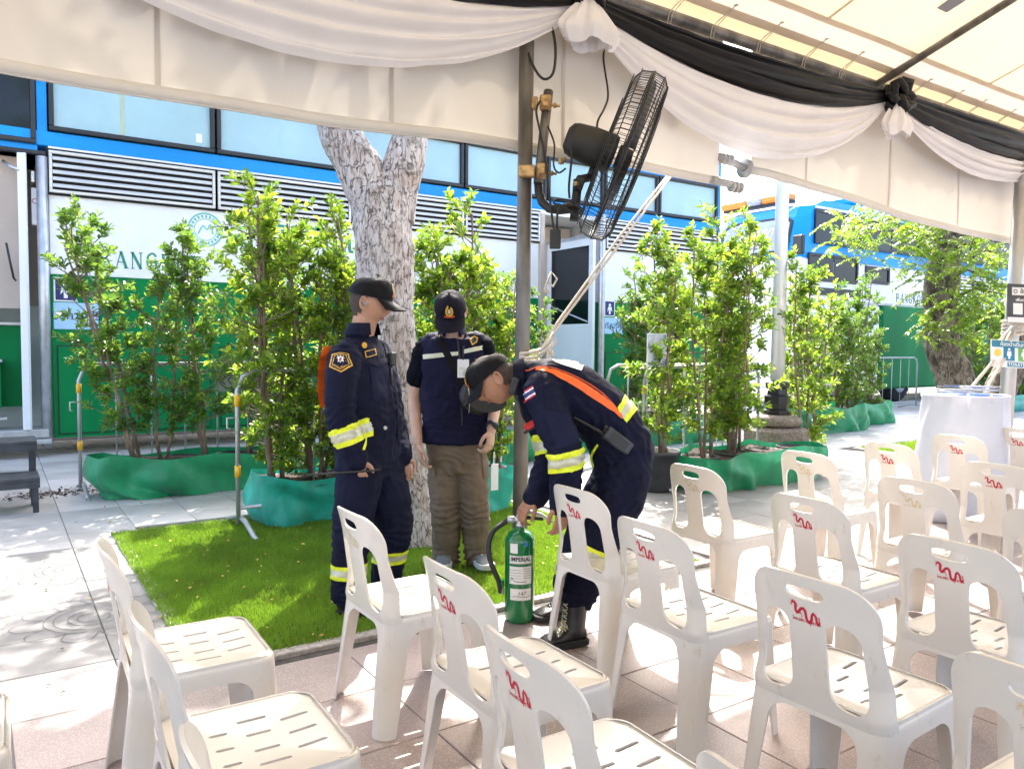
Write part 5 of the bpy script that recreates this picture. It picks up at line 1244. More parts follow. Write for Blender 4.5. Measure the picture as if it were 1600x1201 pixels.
b = MB(); b.tube([at(841, 284, 4.08), at(842, 300, 4.07), at(847, 316, 4.05), at(858, 326, 4.02), at(875, 328.5, 4.0), at(897, 326, 3.98)], .023, 12); b.build('support_arm', M_FANB, fan)
b = MB(); b.tube([at(857, 143, 4.16), at(849, 215, 4.11), at(841, 287, 4.08)], .026, 12); b.build('clamp_pipe', M_PIPE, fan)
for (x, y, dd) in ((838, 162, 4.14), (833, 268, 4.08)):
    b = MB(); c = at(x, y, dd); RR = Matrix((RH, FH, ZU)).transposed()
    b.box(at(x - 10, y, dd - .05), (.085, .05, .062), R=RR, ch=.006); b.box(at(x + 14, y - 1, dd - .04), (.06, .06, .075), R=RR, ch=.008); b.box(at(x + 14, y - 1, dd - .075), (.035, .02, .04), R=RR, ch=.006); b.tube([at(x + 20, y + 2, dd - .05), at(x + 37, y + 4, dd - .05)], .007, 6); b.lathe([(.0, 0), (.014, 0), (.014, .014), (0, .014)], at(x + 27, y + 3, dd - .05), 6, axis=RH); b.build('pipe_clamp', M_RUST, fan)
def cable(name, lab, pts, r=.006, parent=None):
    P = [Vector(p) for p in pts]; out = []
    for i in range(len(P) - 1):
        a, q, c, d = P[max(i - 1, 0)], P[i], P[i + 1], P[min(i + 2, len(P) - 1)]
        for k in range(6):
            t = k / 6; out.append(.5 * ((2 * q) + (c - a) * t + (2 * a - 5 * q + 4 * c - d) * t * t + (3 * q - a - 3 * c + d) * t ** 3))
    out.append(P[-1]); b = MB(); b.tube(out, r, 6)
    if parent is not None: return b.build(name, M_CABLE, parent)
    return tag(b.build(name, M_CABLE), lab, 'cable')
cable('power_cable', '', [at(844, 158, 4.05), at(838, 175, 4.04), at(846, 215, 4.03), at(853, 255, 4.0), at(858, 300, 3.98), at(864, 350, 3.97), at(866, 360, 3.97)], .006, fan)
cable('power_cable', '', [at(856, 198, 4.08), at(866, 225, 4.03), at(865, 258, 3.98), at(873, 270, 3.95), at(884, 263, 3.93)], .005, fan)
cable('power_cable', '', [at(893, 228, 3.88), at(893, 250, 3.9), at(889, 290, 3.92), at(890, 310, 3.93)], .006, fan)
cable('power_cable', '', [at(871, 358, 3.95), at(871, 335, 3.93), at(880, 320, 3.93), at(900, 322, 3.92), at(908, 330, 3.92), at(898, 336, 3.92), at(880, 322, 3.93), at(866, 318, 3.93), at(870, 312, 3.93), at(893, 314, 3.93), at(909, 326, 3.92)], .006, fan)
b = MB(); b.box(at(867.5, 374, 3.96), (.055, .05, .095), R=Matrix((RH, FH, ZU)).transposed(), ch=.004); tag(b.build('power_box', M_FANB), 'small black power box hanging below the fan arm on two cables', 'power box')
cable('hanging_cable', 'black cable loop hanging beside the head of the tent pole', [at(833, 38, 4.12), at(822, 50, 4.08), at(826, 85, 4.05), at(840, 115, 4.03), at(853, 124, 4.03), at(865, 112, 4.04), at(868, 75, 4.06), at(862, 40, 4.1)], .0075)
cable('hanging_cable', 'thin black cable hanging from the eave behind the fan motor', [at(949, 55, 4.5), at(943, 90, 4.45), at(950, 145, 4.3), at(945, 168, 4.2), at(934, 190, 4.1), at(933, 212, 4.02)], .006)
for k, (pts, lab) in enumerate((([(1020, 33), (1090, 62), (1180, 90), (1270, 128), (1350, 140)], 'black cable sagging along the eave pipe, upper one'), ([(1215, 98), (1240, 118), (1262, 136)], 'black cable branching down behind the black swag'))):
    cable('eave_cable', lab, [on_wall(x, y, 3.43 - .02 * k) for x, y in pts], .010)
t = thing('clip_bundle', 'bundle of clips and ties hanging from the eave behind the black swag', 'clips', on_wall(1160, 92, 3.47)); b = MB()
for k in range(9): b.box(on_wall(1142 + k * 5.2, 86 + (k * 7) % 11 + k * 1.2, 3.46), (.05, .03, .035), R=Matrix.Rotation(k, 3, 'Y'), ch=.005)
b.tube([on_wall(1150, 95, 3.45), on_wall(1147, 106, 3.45), on_wall(1156, 104, 3.45), on_wall(1158, 95, 3.45)], .006, 5); b.build('clip', M_PIPE, t)

# ---- fire extinguisher
M_EXT = mat('gloss_green_steel', (.006, .155, .045), .16, var=.06, vs=4, coat=.5); M_LAB = mat('printed_label', (.70, .69, .66), .45, var=.06, vs=9); M_HOSE = mat('black_hose', (.014, .014, .015), .5, bump=.2, bs=200)
XB = Vector((2.075, 3.02, 0.002)); ext = thing('fire_extinguisher', 'green fire extinguisher with IMPERIAL label and black hose held by the bending man', 'fire extinguisher', XB)
DX = (XB - CAM).dot(FW); RX = .0712
b = MB(); b.lathe([(.058, .0), (.066, .004), (RX, .022), (RX, .385), (.068, .405), (.056, .425), (.038, .437), (.024, .441), (.024, .452)], XB, 48); b.build('cylinder', M_EXT, ext)
b = MB(); b.lathe([(.022, .452), (.022, .468), (.016, .472), (.016, .49), (.02, .492), (.02, .51), (.0, .512)], XB, 16); vz = .488
b.tube([XB + ZU * vz - RH * .035, XB + ZU * vz + RH * .02], .013, 10); b.build('valve', M_STEEL, ext)
b = MB(); b.tube([XB + ZU * .512 + RH * -.01, XB + ZU * .525 + RH * .05, XB + ZU * .512 + RH * .10, XB + ZU * .478 + RH * .155], [.010, .011, .010, .006], 8); b.build('lever', mat('white_lever', (.62, .62, .60), .35), ext)
b = MB(); b.tube([XB + ZU * .50 + RH * -.005, XB + ZU * .497 + RH * .06, XB + ZU * .49 + RH * .11], [.010, .010, .007], 8); b.build('carry_handle', M_FANB, ext)
b = MB(); b.lathe([(.017, -.016), (.017, .016), (.012, .02), (.0, .02)], XB + ZU * vz - RH * .045, 12, axis=RH); b.build('hose_coupling', M_STEEL, ext)
hp = [XB + ZU * vz - RH * .05, at(787, 817, DX - .01), at(772, 828, DX - .03), at(764, 848, DX - .05), at(765, 872, DX - .06), at(773, 893, DX - .06), at(780, 910, DX - .05), at(782.5, 925, DX - .04)]
o = cable('hose', '', hp, .0135, ext); o.data.materials[0] = M_HOSE
b = MB(); b.tube([at(782.5, 905, DX - .04), at(783, 915, DX - .04)], .017, 10); b.build('hose_clip', M_EXT, ext)
b = MB(); b.tube([at(782.8, 914, DX - .04), at(784, 927, DX - .04)], [.014, .012], 10); b.build('nozzle', M_STEEL, ext)
fa = math.atan2(-FH.y, -FH.x)
def on_cyl(shape, ac, zc, off):
    vs, fs = shape; P = []
    for x, y in vs:
        a = fa + ac + x / RX; P.append(XB + Vector((math.cos(a), math.sin(a), 0)) * (RX + off) + ZU * (zc + y))
    return P, fs
def patch2d(w, h, n=10):
    vs = []; 
    for i in range(n + 1): vs += [(-w / 2 + w * i / n, -h / 2), (-w / 2 + w * i / n, h / 2)]
    return vs, [(2 * i, 2 * i + 2, 2 * i + 3, 2 * i + 1) for i in range(n)]
b = MB(); b.add(*on_cyl(patch2d(.112, .135), 0.06, .262, .0012)); b.add(*on_cyl(patch2d(.105, .055), 0.08, .145, .0012)); b.add(*on_cyl(patch2d(.038, .046), -.42, .365, .0012)); lb_ = b.build('label', M_LAB, ext)
b = MB(); b.add(*on_cyl(text2d('IMPERIAL', .029, .0009, 0, .84), .06, .313, .0022), 0, False)
for k in range(3): b.add(*on_cyl(patch2d(.10 - .02 * (k % 2), .0022), .06, .292 - k * .006, .0022))
for k in range(5): b.add(*on_cyl(patch2d(.036, .0018), .50, .268 - k * .011, .0022))
for k in range(4): b.add(*on_cyl(patch2d(.052, .0014, 8), -.30, .262 - k * .013, .0022))
b.add(*on_cyl(stroke2d([(-.045, -.008), (-.04, .012), (-.03, -.004), (-.012, -.008), (.03, -.008)], .003), .02, .215, .0022), 0, False)
b.add(*on_cyl(text2d('147', .026, 0, .25), .12, .150, .0022), 0, False); b.add(*on_cyl(stroke2d([(-.045, .0), (-.02, .004), (.03, .0), (.045, .006)], .0022), .08, .133, .0022), 0, False)
b.build('lettering', M_BLACKINK, lb_)
b = MB(); b.add(*on_cyl(patch2d(.11, .010), .06, .285, .0024)); b.build('green_stripe', M_EXT, lb_)
b = MB(); b.add(*on_cyl(patch2d(.016, .018, 3), .42, .385, .0014)); b.build('blue_tag', mat('blue_sticker', (.02, .18, .55), .4), ext)
# ---------------------------------------------------------------- people
M_SKIN = mat('tan_skin', (0.44, 0.24, 0.155), 0.48, var=0.08, vs=14, bump=0.05, bs=200)
M_SKIN2 = mat('fair_skin', (0.52, 0.32, 0.235), 0.48, var=0.08, vs=14, bump=0.05, bs=200)
M_SKIN3 = mat('brown_skin', (0.37, 0.18, 0.108), 0.45, var=0.10, vs=14, bump=0.05, bs=200)
for mm in (M_SKIN, M_SKIN2, M_SKIN3):
    mm.node_tree.nodes['Principled BSDF'].inputs['Subsurface Weight'].default_value = 0.12; mm.node_tree.nodes['Principled BSDF'].inputs['Subsurface Radius'].default_value = (.012, .005, .003)
M_NAVY = mat('navy_cotton', (0.006, 0.0075, 0.024), 0.75, var=0.2, vs=5, bump=0.4, bs=38, spec=.15, stretch=(1, 1, .6))
M_NAVYS = mat('navy_stitched', (0.010, 0.012, 0.036), 0.75, var=0.15, vs=8, bump=0.2, bs=60, spec=.15)
M_VEST = mat('vest_cloth', (0.008, 0.008, 0.030), 0.75, var=0.15, vs=5, bump=0.25, bs=50, spec=.15)
M_TEE = mat('black_tee', (0.003, 0.004, 0.008), 0.85, var=0.2, vs=6, bump=0.2, bs=45, spec=.1)
M_KHAKI = mat('khaki_ripstop', (0.125, 0.09, 0.06), 0.8, var=0.15, vs=6, bump=0.35, bs=35, stretch=(1, 1, .5))
M_CAP = mat('black_cap_cloth', (0.005, 0.005, 0.0065), 0.6, var=0.2, vs=15, bump=0.2, bs=180, spec=.15)
M_CAPN = mat('faded_navy_cap', (0.008, 0.0075, 0.014), 0.8, var=0.2, vs=15, bump=0.2, bs=180, spec=.15)
M_HAIR = mat('cropped_black_hair', (0.060, 0.043, 0.034), 0.7, var=0.4, vs=160, bump=0.6, bs=400)
M_GOLD = mat('gold_thread', (0.62, 0.36, 0.04), 0.45, var=0.2, vs=120); M_REDT = mat('red_thread', (0.55, 0.07, 0.02), 0.5)
M_HIVIS = mat('hivis_yellow', (0.72, 0.80, 0.02), 0.5, var=0.08, vs=90); M_SILV = mat('reflective_silver', (0.55, 0.55, 0.42), 0.35, metal=.25, var=0.15, vs=140, stretch=(3, 3, .6))
M_ORANGE = mat('orange_webbing', (0.85, 0.14, 0.015), 0.55, var=0.08, vs=50); M_LEATHER = mat('polished_black_leather', (0.012, 0.012, 0.013), 0.28, var=0.2, vs=12, bump=0.12, bs=90, coat=.2)
M_SOLE = mat('boot_rubber', (0.016, 0.016, 0.017), 0.8); M_SHOE = mat('grey_mesh_shoe', (0.13, 0.15, 0.16), 0.7, var=0.25, vs=70, bump=.3, bs=200); M_MINT = mat('mint_lace', (0.50, 0.72, 0.62), 0.6); M_SSOLE = mat('pale_shoe_sole', (0.45, 0.48, 0.48), 0.6)
M_LIP = mat('lip', (0.30, 0.11, 0.085), 0.45); M_EYE = mat('dark_eye', (0.015, 0.01, 0.01), 0.15)

def ball(mb, c, r, n=12):
    mb.lathe([(max(1e-4, r * math.sin(math.pi * i / 8)), -r * math.cos(math.pi * i / 8)) for i in range(9)], c, n)
def limb(mb, pts, rad, k=1.0, add=0.0):
    P = [Vector(p) for p in pts]; R = [r * k + add for r in rad]; out, rr = [], []
    for i in range(len(P) - 1):
        a, q, c, d = P[max(i - 1, 0)], P[i], P[i + 1], P[min(i + 2, len(P) - 1)]
        for s in range(5):
            t = s / 5; cr = .5 * ((2 * q) + (c - a) * t + (2 * a - 5 * q + 4 * c - d) * t * t + (3 * q - a - 3 * c + d) * t ** 3)
            out.append(cr.lerp(q.lerp(c, t), .4)); rr.append(R[i] * (1 - t) + R[i + 1] * t)
    out.append(P[-1]); rr.append(R[-1]); mb.tube(out, rr, 14)
    for q, r in ((P[0], R[0]), (P[-1], R[-1])): ball(mb, q, r * .98)
def torso(mb, secs, L, k=1.0, add=0.0, n=28):
    # secs: (centre, half width, half depth, depth axis)
    rings = []
    for c, rx, ry, D in secs:
        ring = []
        for j in range(n):
            a = 2 * math.pi * j / n; ct, st = math.cos(a), math.sin(a); e = .82
            ring.append(c + L * ((rx * k + add) * math.copysign(abs(ct) ** e, ct)) + D * ((ry * k + add) * math.copysign(abs(st) ** e, st)))
        rings.append(ring)
    # smooth the stack
    fine = []
    for i in range(len(rings) - 1):
        A, B_, C_, D_ = rings[max(i - 1, 0)], rings[i], rings[i + 1], rings[min(i + 2, len(rings) - 1)]
        for s in range(4):
            t = s / 4
            fine.append([.5 * ((2 * B_[j]) + (C_[j] - A[j]) * t + (2 * A[j] - 5 * B_[j] + 4 * C_[j] - D_[j]) * t * t + (3 * B_[j] - A[j] - 3 * C_[j] + D_[j]) * t ** 3) for j in range(n)])
    fine.append(rings[-1]); mb.loft(fine, 0, True)
def remesh(mb, voxel, smooth=5, fac=.5):
    me = mb.mesh('tmp', M_NAVY); o = bpy.data.objects.new('tmp', me); COL.objects.link(o)
    bm = bmesh.new(); bm.from_mesh(me); bmesh.ops.recalc_face_normals(bm, faces=bm.faces); bm.to_mesh(me); bm.free()
    r = o.modifiers.new('r', 'REMESH'); r.mode = 'VOXEL'; r.voxel_size = voxel
    s = o.modifiers.new('s', 'SMOOTH'); s.factor = fac; s.iterations = smooth
    out = bpy.data.meshes.new_from_object(o.evaluated_get(bpy.context.evaluated_depsgraph_get()))
    bpy.data.objects.remove(o); bpy.data.meshes.remove(me); return out
def folds(me, amp, specs, seed=0.0):
    # cloth folds: broad noise plus creases that radiate round the joints; specs = (point, radius, amp, axis, freq)
    n = len(me.vertices); co = np.zeros(n * 3); me.vertices.foreach_get('co', co); co = co.reshape(-1, 3); no = np.zeros(n * 3); me.vertices.foreach_get('normal', no); no = no.reshape(-1, 3)
    d = np.zeros(n)
    for i in range(n):
        p = co[i]; v = Vector((p[0] * 7 + seed, p[1] * 7, p[2] * 4.5)); w = noise.noise(v) * 1.3
        d[i] = 1.35 * amp * (noise.noise(Vector((p[0] * 10 + w, p[1] * 10 - w, p[2] * 13 + seed))) + .5 * (1 - 2.2 * abs(noise.noise(Vector((p[0] * 14 - w, p[1] * 14 + w, p[2] * 17 + w + seed))))))
    for P, R, a, ax_, fq in specs:
        P = np.array(P); ax_ = np.array(ax_) / np.linalg.norm(ax_); q = co - P; dist = np.linalg.norm(q, axis=1); w = np.clip(1 - dist / R, 0, 1) ** 1.2
        for i in np.nonzero(w > 0)[0]:
            t = q[i] @ ax_; ph = 2.4 * noise.noise(Vector(co[i] * 9 + seed)); s = math.sin(t * fq + ph * 2)
            d[i] += 1.5 * (a * w[i] * (1 - abs(s)) * 1.4 - a * w[i] * .5)
    co = co + no * d[:, None]; me.vertices.foreach_set('co', co.reshape(-1)); me.update()
def finish(me, name, mt, parent, smooth=True):
    me.name = name; me.materials.clear(); me.materials.append(mt); me.transform(Matrix.Translation(-ORG[parent.name]))
    me.polygons.foreach_set('use_smooth', [True] * len(me.polygons)); me.update(); return link(name, me, parent)
def bvh_of(me): return BVHTree.FromPolygons([v.co.copy() for v in me.vertices], [tuple(p.vertices) for p in me.polygons])
def region(me, keep, off, planes=()):
    bm = bmesh.new(); bm.from_mesh(me); bm.normal_update()
    bmesh.ops.delete(bm, geom=[f for f in bm.faces if not keep(f.calc_center_median(), f.normal)], context='FACES')
    for co, nn, cl in planes: bmesh.ops.bisect_plane(bm, geom=bm.verts[:] + bm.edges[:] + bm.faces[:], plane_co=co, plane_no=nn, clear_outer=cl)
    bm.normal_update()
    for v in bm.verts: v.co += v.normal * off
    return bm
def band(me, P, axis, hw, R, parent, off=.0045, name='reflective_band'):
    axis = axis.normalized(); P = Vector(P)
    bm = region(me, lambda c, n: (c - P).length < R and abs((c - P).dot(axis)) < hw + .03, off, ((P + axis * hw, axis, True), (P - axis * hw, -axis, True), (P + axis * hw * .45, axis, False), (P - axis * hw * .45, axis, False)))
    for f in bm.faces: f.material_index = 1 if abs((f.calc_center_median() - P).dot(axis)) < hw * .45 else 0; f.smooth = True
    m2 = bpy.data.meshes.new(name); bm.to_mesh(m2); bm.free(); m2.materials.append(M_HIVIS); m2.materials.append(M_SILV); m2.transform(Matrix.Translation(-ORG[parent.name])); return link(name, m2, parent)
def hit(bv, x, y, off):
    d = ray(x, y).normalized(); r = bv.ray_cast(CAM, d)
    return None if r[0] is None else r[0] + (r[1] if r[1].dot(d) < 0 else -r[1]) * off
def decal(bv, quad, off, name, mt, parent, nu=8, nv=8):
    b = MB(); a, bq, c, d = [Vector(q) for q in quad]; vs = []; ok = []
    for i in range(nu + 1):
        for j in range(nv + 1):
            s, t = i / nu, j / nv; p = (a * (1 - s) + bq * s) * (1 - t) + (d * (1 - s) + c * s) * t; h = hit(bv, p.x, p.y, off); ok.append(h is not None); vs.append(h or Vector((0, 0, 0)))
    fs = []
    for i in range(nu):
        for j in range(nv):
            f = (i * (nv + 1) + j, (i + 1) * (nv + 1) + j, (i + 1) * (nv + 1) + j + 1, i * (nv + 1) + j + 1)
            if all(ok[k] for k in f) and max((vs[f[0]] - vs[f[2]]).length, (vs[f[1]] - vs[f[3]]).length) < .09: fs.append(f)
    if not fs: return None
    used = sorted({k for f in fs for k in f}); ix = {k: n for n, k in enumerate(used)}
    b.add([vs[k] for k in used], [tuple(ix[k] for k in f) for f in fs]); return b.build(name, mt, parent)
def decal_poly(bv, poly, off, name, mt, parent, rings=5):
    n = len(poly); c = Vector((sum(p[0] for p in poly) / n, sum(p[1] for p in poly) / n)); dense = []
    for i in range(n):
        p, q = Vector(poly[i]), Vector(poly[(i + 1) % n]); dense += [p.lerp(q, k / 3) for k in range(3)]
    vs = []; b = MB(); N = len(dense); good = True
    for r in range(1, rings + 1):
        for p in dense:
            q = c.lerp(p, r / rings); h = hit(bv, q.x, q.y, off); good = good and h is not None; vs.append(h)
    h = hit(bv, c.x, c.y, off)
    if not good or h is None: return None
    fs = [(r * N + i, r * N + (i + 1) % N, (r + 1) * N + (i + 1) % N, (r + 1) * N + i) for r in range(rings - 1) for i in range(N)] + [(i, (i + 1) % N, N * rings) for i in range(N)]
    b.add(vs + [h], fs); return b.build(name, mt, parent)
def strip(bv, pts, ws, off, name, mt, parent, n=24):
    vs, _ = stroke2d(pts, ws, max(2, n // len(pts))); P = [(vs[i], vs[i + 1]) for i in range(0, len(vs), 2)]; b = MB(); rows = []
    for a, c in P:
        r = [hit(bv, a[0] + (c[0] - a[0]) * k / 3, a[1] + (c[1] - a[1]) * k / 3, off) for k in range(4)]
        if all(q is not None for q in r): rows.append(r)
    if len(rows) < 2: return None
    b.add([q for r in rows for q in r], [(i * 4 + k, i * 4 + 4 + k, i * 4 + 5 + k, i * 4 + 1 + k) for i in range(len(rows) - 1) for k in range(3)]); return b.build(name, mt, parent)

def head_shape(mb, C, Fv, Uv, s=1.0):
    Fv = Fv.normalized(); Uv = (Uv - Fv * Uv.dot(Fv)).normalized(); Lv = Uv.cross(Fv); M_ = Matrix((Fv, Lv, Uv)).transposed()
    def g(d, c, w, a): c = Vector(c).normalized(); return a * math.exp(-((d - c).length / w) ** 2)
    rings = []
    for i in range(1, 30):
        th = math.pi * i / 30; ring = []
        for j in range(44):
            ph = 2 * math.pi * j / 44; d = Vector((math.sin(th) * math.cos(ph), math.sin(th) * math.sin(ph), math.cos(th)))
            rx = .096 if d.x > 0 else .100; ry = .078; rz = .118
            p = Vector((d.x * rx, d.y * ry, d.z * rz))
            if d.z < 0: p.y *= 1 - .30 * (-d.z) ** 1.6; p.x *= (1 - .10 * (-d.z) ** 2) if d.x > 0 else (1 - .35 * (-d.z) ** 1.5)
            e = g(d, (1, 0, -.16), .15, .021) + g(d, (1, 0, 0.0), .14, .009) + g(d, (.95, 0, .22), .3, .004) - g(d, (.9, .34, .05), .2, .009) - g(d, (.9, -.34, .05), .2, .009) + g(d, (.9, 0, -.42), .16, .008) + g(d, (.88, 0, -.55), .12, .005) - g(d, (.9, 0, -.485), .06, .004) - g(d, (.86, 0, -.66), .12, .004) + g(d, (.76, 0, -.92), .26, .012) + g(d, (.75, .5, -.2), .3, .004) + g(d, (.75, -.5, -.2), .3, .004) + g(d, (.15, .7, -.75), .3, .008) + g(d, (.15, -.7, -.75), .3, .008)
            p += d * e; ring.append(C + M_ @ (p * s))
        rings.append(ring)
    mb.loft(rings[::-1], 0, True)
    for sg in (-1, 1):
        c = Vector((-.010, .079 * sg, -.012)); pts = []
        for k in range(15):
            a = 2 * math.pi * k / 14; pts.append(C + M_ @ ((c + Vector((.017 * math.cos(a) - .006 * math.sin(a), sg * (.008 - .008 * math.cos(a)), .031 * math.sin(a)))) * s))
        mb.tube(pts, .0055 * s, 6); mb.loft([[C + M_ @ ((c + Vector((q * .015 * math.cos(2 * math.pi * k / 12), sg * o_, q * .028 * math.sin(2 * math.pi * k / 12)))) * s) for k in range(12)] for o_, q in ((-.012, .9), (-.004, 1), (.004, .9))], 0, True)
    return M_
def cap(parent, C, M_, mt, s=1.0, z0=.038, hgt=.098, tilt=.0, name='cap'):
    A, B_ = .113, .092; pw = 2.7
    def dome(th, f, off=0.0):
        ct, st = math.cos(th), math.sin(th); r = max(0, 1 - f ** pw) ** (1 / pw) * (1 - .05 * f); h = hgt * (1 + .10 * max(0, ct))
        q = Vector(((A * ct - .004) * r, B_ * st * r, z0 + .012 * (ct - 1) * .8 + h * f)); nrm = Vector((ct * r, st * r, f * 1.2)); nrm.normalize()
        crease = -.0016 * (abs(math.sin(th * 3)) < .06) * (1 - f)
        return C + M_ @ ((q + nrm * (off + crease + .0022 * noise.noise(q * 35))) * s)
    b = MB(); b.grid(lambda u, f: dome(2 * math.pi * u, f), 96, 22)
    b.lathe([(.0, 0), (.008, 0), (.007, .004), (0, .006)], C + M_ @ (Vector((-.004, 0, z0 + hgt * 1.02)) * s), 12, axis=M_ @ Vector((0, 0, 1))); c = b.build(name, mt, parent)
    def vis(u, k, o):
        th = (u - .5) * 2.25; ct, st = math.cos(th), math.sin(th); e = math.cos(th * .72) ** .8
        return C + M_ @ ((Vector((A * ct - .004 + .078 * k * e, B_ * st * (1 + .02 * k), z0 + .002 + .012 * (ct - 1) * .8 - .022 * k - .022 * (st * st) * k + o)) * s))
    b = MB(); b.grid(lambda u, k: vis(u, k, 0), 30, 8); b.grid(lambda u, k: vis(u, k, -.0035), 30, 8); b.tube([vis(i / 30, 1, -.0018) for i in range(31)], .0024 * s, 6); b.build('visor', mt, c)
    def on_dome(shape, off):
        vs, fs = shape; return [dome(x / A, max(0, min(.98, (.052 + y) / hgt)), off) for x, y in vs], fs
    b = MB(); b.add(*on_dome(ring2d(.0155, .0235, 30, math.radians(115), math.radians(425)), .003)); 
    for k in range(12):
        for q in (0, 1):
            a = math.radians(118 + k * 11 + q * 152); b.add(*on_dome(disc2d(.0058, 8, .024 * math.cos(a), .024 * math.sin(a)), .0036))
    b.build('wreath_emblem', M_GOLD, c)
    b = MB(); b.add(*on_dome(disc2d(.0115, 18), .0036)); b.build('emblem_centre', M_SILV, c)
    b = MB(); b.add(*on_dome(stroke2d([(-.036, -.026), (-.02, -.030), (0, -.027), (.02, -.030), (.036, -.026)], .010), .004)); b.build('emblem_ribbon', M_REDT, c)
    return c
def hair(me, C, M_, parent, zlow=-.075):
    Mi = M_.transposed()
    def keep(c, n):
        q = Mi @ (c - C)
        if q.length > .15: return False
        if abs(q.y) > .075 and -.04 < q.x < .02 and q.z < .028: return False
        return (q.x < -.012 and q.z > zlow + (.02 if q.x > -.03 else 0)) or (q.z > .03 and q.x < .055) or (q.x < .018 and q.z > -.005 and abs(q.y) > .06)
    bm = region(me, keep, .0016); m2 = bpy.data.meshes.new('hair'); bm.to_mesh(m2); bm.free(); m2.materials.append(M_HAIR); m2.transform(Matrix.Translation(-ORG[parent.name])); link('hair', m2, parent)
def face_bits(C, M_, parent, s=1.0):
    for sg in (-1, 1):
        b = MB(); b.tube([C + M_ @ (Vector((.0905 - .012 * abs(t - .3), sg * (.012 + .034 * t), .030 + .006 * math.sin(t * 3))) * s) for t in (0, .25, .5, .75, 1)], [.002, .0042, .004, .003, .001], 6); b.build('eyebrow', M_HAIR, parent)
        b = MB(); b.tube([C + M_ @ (Vector((.0835 - .011 * abs(t - .35), sg * (.018 + .026 * t), .008)) * s) for t in (0, .3, .6, 1)], [.001, .0042, .004, .001], 8); b.build('eye', M_EYE, parent)
    b = MB(); b.tube([C + M_ @ (Vector((.0935 - .011 * t * t, .022 * t, -.0575)) * s) for t in (-1, -.5, 0, .5, 1)], [.001, .0042, .005, .0042, .001], 8); b.build('mouth', M_LIP, parent)
def hand(mb, Wp, d, pn, curl, thumb, s=1.0, spread=.0212, first=.5):
    d = d.normalized(); pn = (pn - d * pn.dot(d)).normalized(); lat = d.cross(pn) * thumb      # thumb side = +lat
    ring = lambda c, w, t: [c + lat * (w * math.cos(a) ) + pn * (t * math.sin(a)) for a in [2 * math.pi * k / 14 for k in range(14)]]
    mb.loft([ring(Wp - d * .02, .027 * s, .020 * s), ring(Wp + d * .01 * s, .029 * s, .018 * s), ring(Wp + d * .045 * s, .039 * s, .0165 * s), ring(Wp + d * .085 * s, .041 * s, .0145 * s), ring(Wp + d * .094 * s, .034 * s, .009 * s)], 0, True)
    for k, (ln, o_) in enumerate(((.92, 1.5), (1.0, .5), (.95, -.5), (.76, -1.5))):
        p = Wp + d * (.086 - .004 * abs(o_)) * s + lat * (o_ * spread * s); a = curl * first; pts = [p]; rr = [.0092 * s]
        for seg in (.045, .028, .021):
            dv = d * math.cos(a) + pn * math.sin(a) + lat * (.03 * o_); p = p + dv * (seg * ln * s); pts.append(p); rr.append(rr[-1] * .90); a += curl
        limb(mb, pts, rr)
    t0 = Wp + d * .02 * s + lat * .024 * s; t1 = t0 + (d * .55 + lat * .75 + pn * .25).normalized() * .042 * s; t2 = t1 + (d * .8 + lat * .1 + pn * (.45 * curl)).normalized() * .032 * s; t3 = t2 + (d * .75 - lat * .25 + pn * (.5 * curl)).normalized() * .026 * s
    limb(mb, [t0, t1, t2, t3], [.0155 * s, .0118 * s, .0105 * s, .0085 * s])
def shoe(name, heel, toe, parent, mt, sole_mt, top=None, laces=None, w=1.0, h0=.10, sole_h=.026):
    heel, toe = Vector(heel), Vector(toe); g = min(heel.z, toe.z); ax_ = (toe - heel); L = ax_.length; ax_ /= L; lat = ZU.cross(ax_).normalized()
    prof = [(0, .026, .055), (.04, .034, .085), (.15, .038, h0), (.32, .038, h0 * 1.0), (.48, .041, .078), (.62, .047, .066), (.78, .048, .058), (.90, .041, .048), (.97, .026, .036), (1.0, .012, .026)]
    b = MB(); rings = []
    for t, ww, hh in prof:
        ring = []
        for k in range(20):
            a = 2 * math.pi * k / 20; ca, sa = math.cos(a), math.sin(a); ring.append(heel + ax_ * (L * t) + lat * (ww * w * math.copysign(abs(ca) ** .75, ca)) + ZU * (sole_h * .7 + max(0, hh - sole_h) * .5 * (1 + math.copysign(abs(sa) ** .8, sa))))
        rings.append(ring)
    b.loft(rings, 0, True)
    if top is not None:
        a0 = heel + ax_ * (L * .24) + ZU * (h0 * .55); limb(b, [a0, a0.lerp(Vector(top), .35) , a0.lerp(Vector(top), .7), Vector(top)], [.046 * w, .047 * w, .052 * w, .057 * w])
    me = remesh(b, .006, 4); o = finish(me, name, mt, parent)
    b = MB(); rings = []
    for z, gr in ((0.0, .002), (.004, .005), (sole_h, .005), (sole_h + .003, .001)):
        ring = []
        for sg in (1, -1):
            for (t, ww, hh) in (prof if sg > 0 else prof[::-1]): ring.append(heel + ax_ * (L * t + (gr if t > .5 else -gr)) + lat * sg * (ww * w + gr) + ZU * z)
        rings.append(ring)
    b.loft(rings, 0, True, False); b.build('sole', sole_mt, o)
    if laces is not None:
        b = MB()
        for k in range(6):
            t = .30 + k * .055; z = (h0 * 1.04 - .008 * k - .004); c = heel + ax_ * (L * t) + ZU * z
            for sg in (-1, 1): b.tube([c + lat * sg * .022 + ZU * -.008, c + ax_ * .010 + ZU * .004, c - lat * sg * .022 + ax_ * .018 - ZU * .010], .0034, 5)
        if top is not None:
            for k in range(6):
                c = a0.lerp(Vector(top), .1 + .13 * k) + ax_ * (.05 * w)
                for sg in (-1, 1): b.tube([c + lat * sg * .022, c + ax_ * .006 + ZU * .008, c - lat * sg * .022 + ZU * .016], .003, 5)
        b.build('lace', laces, o)
    return o
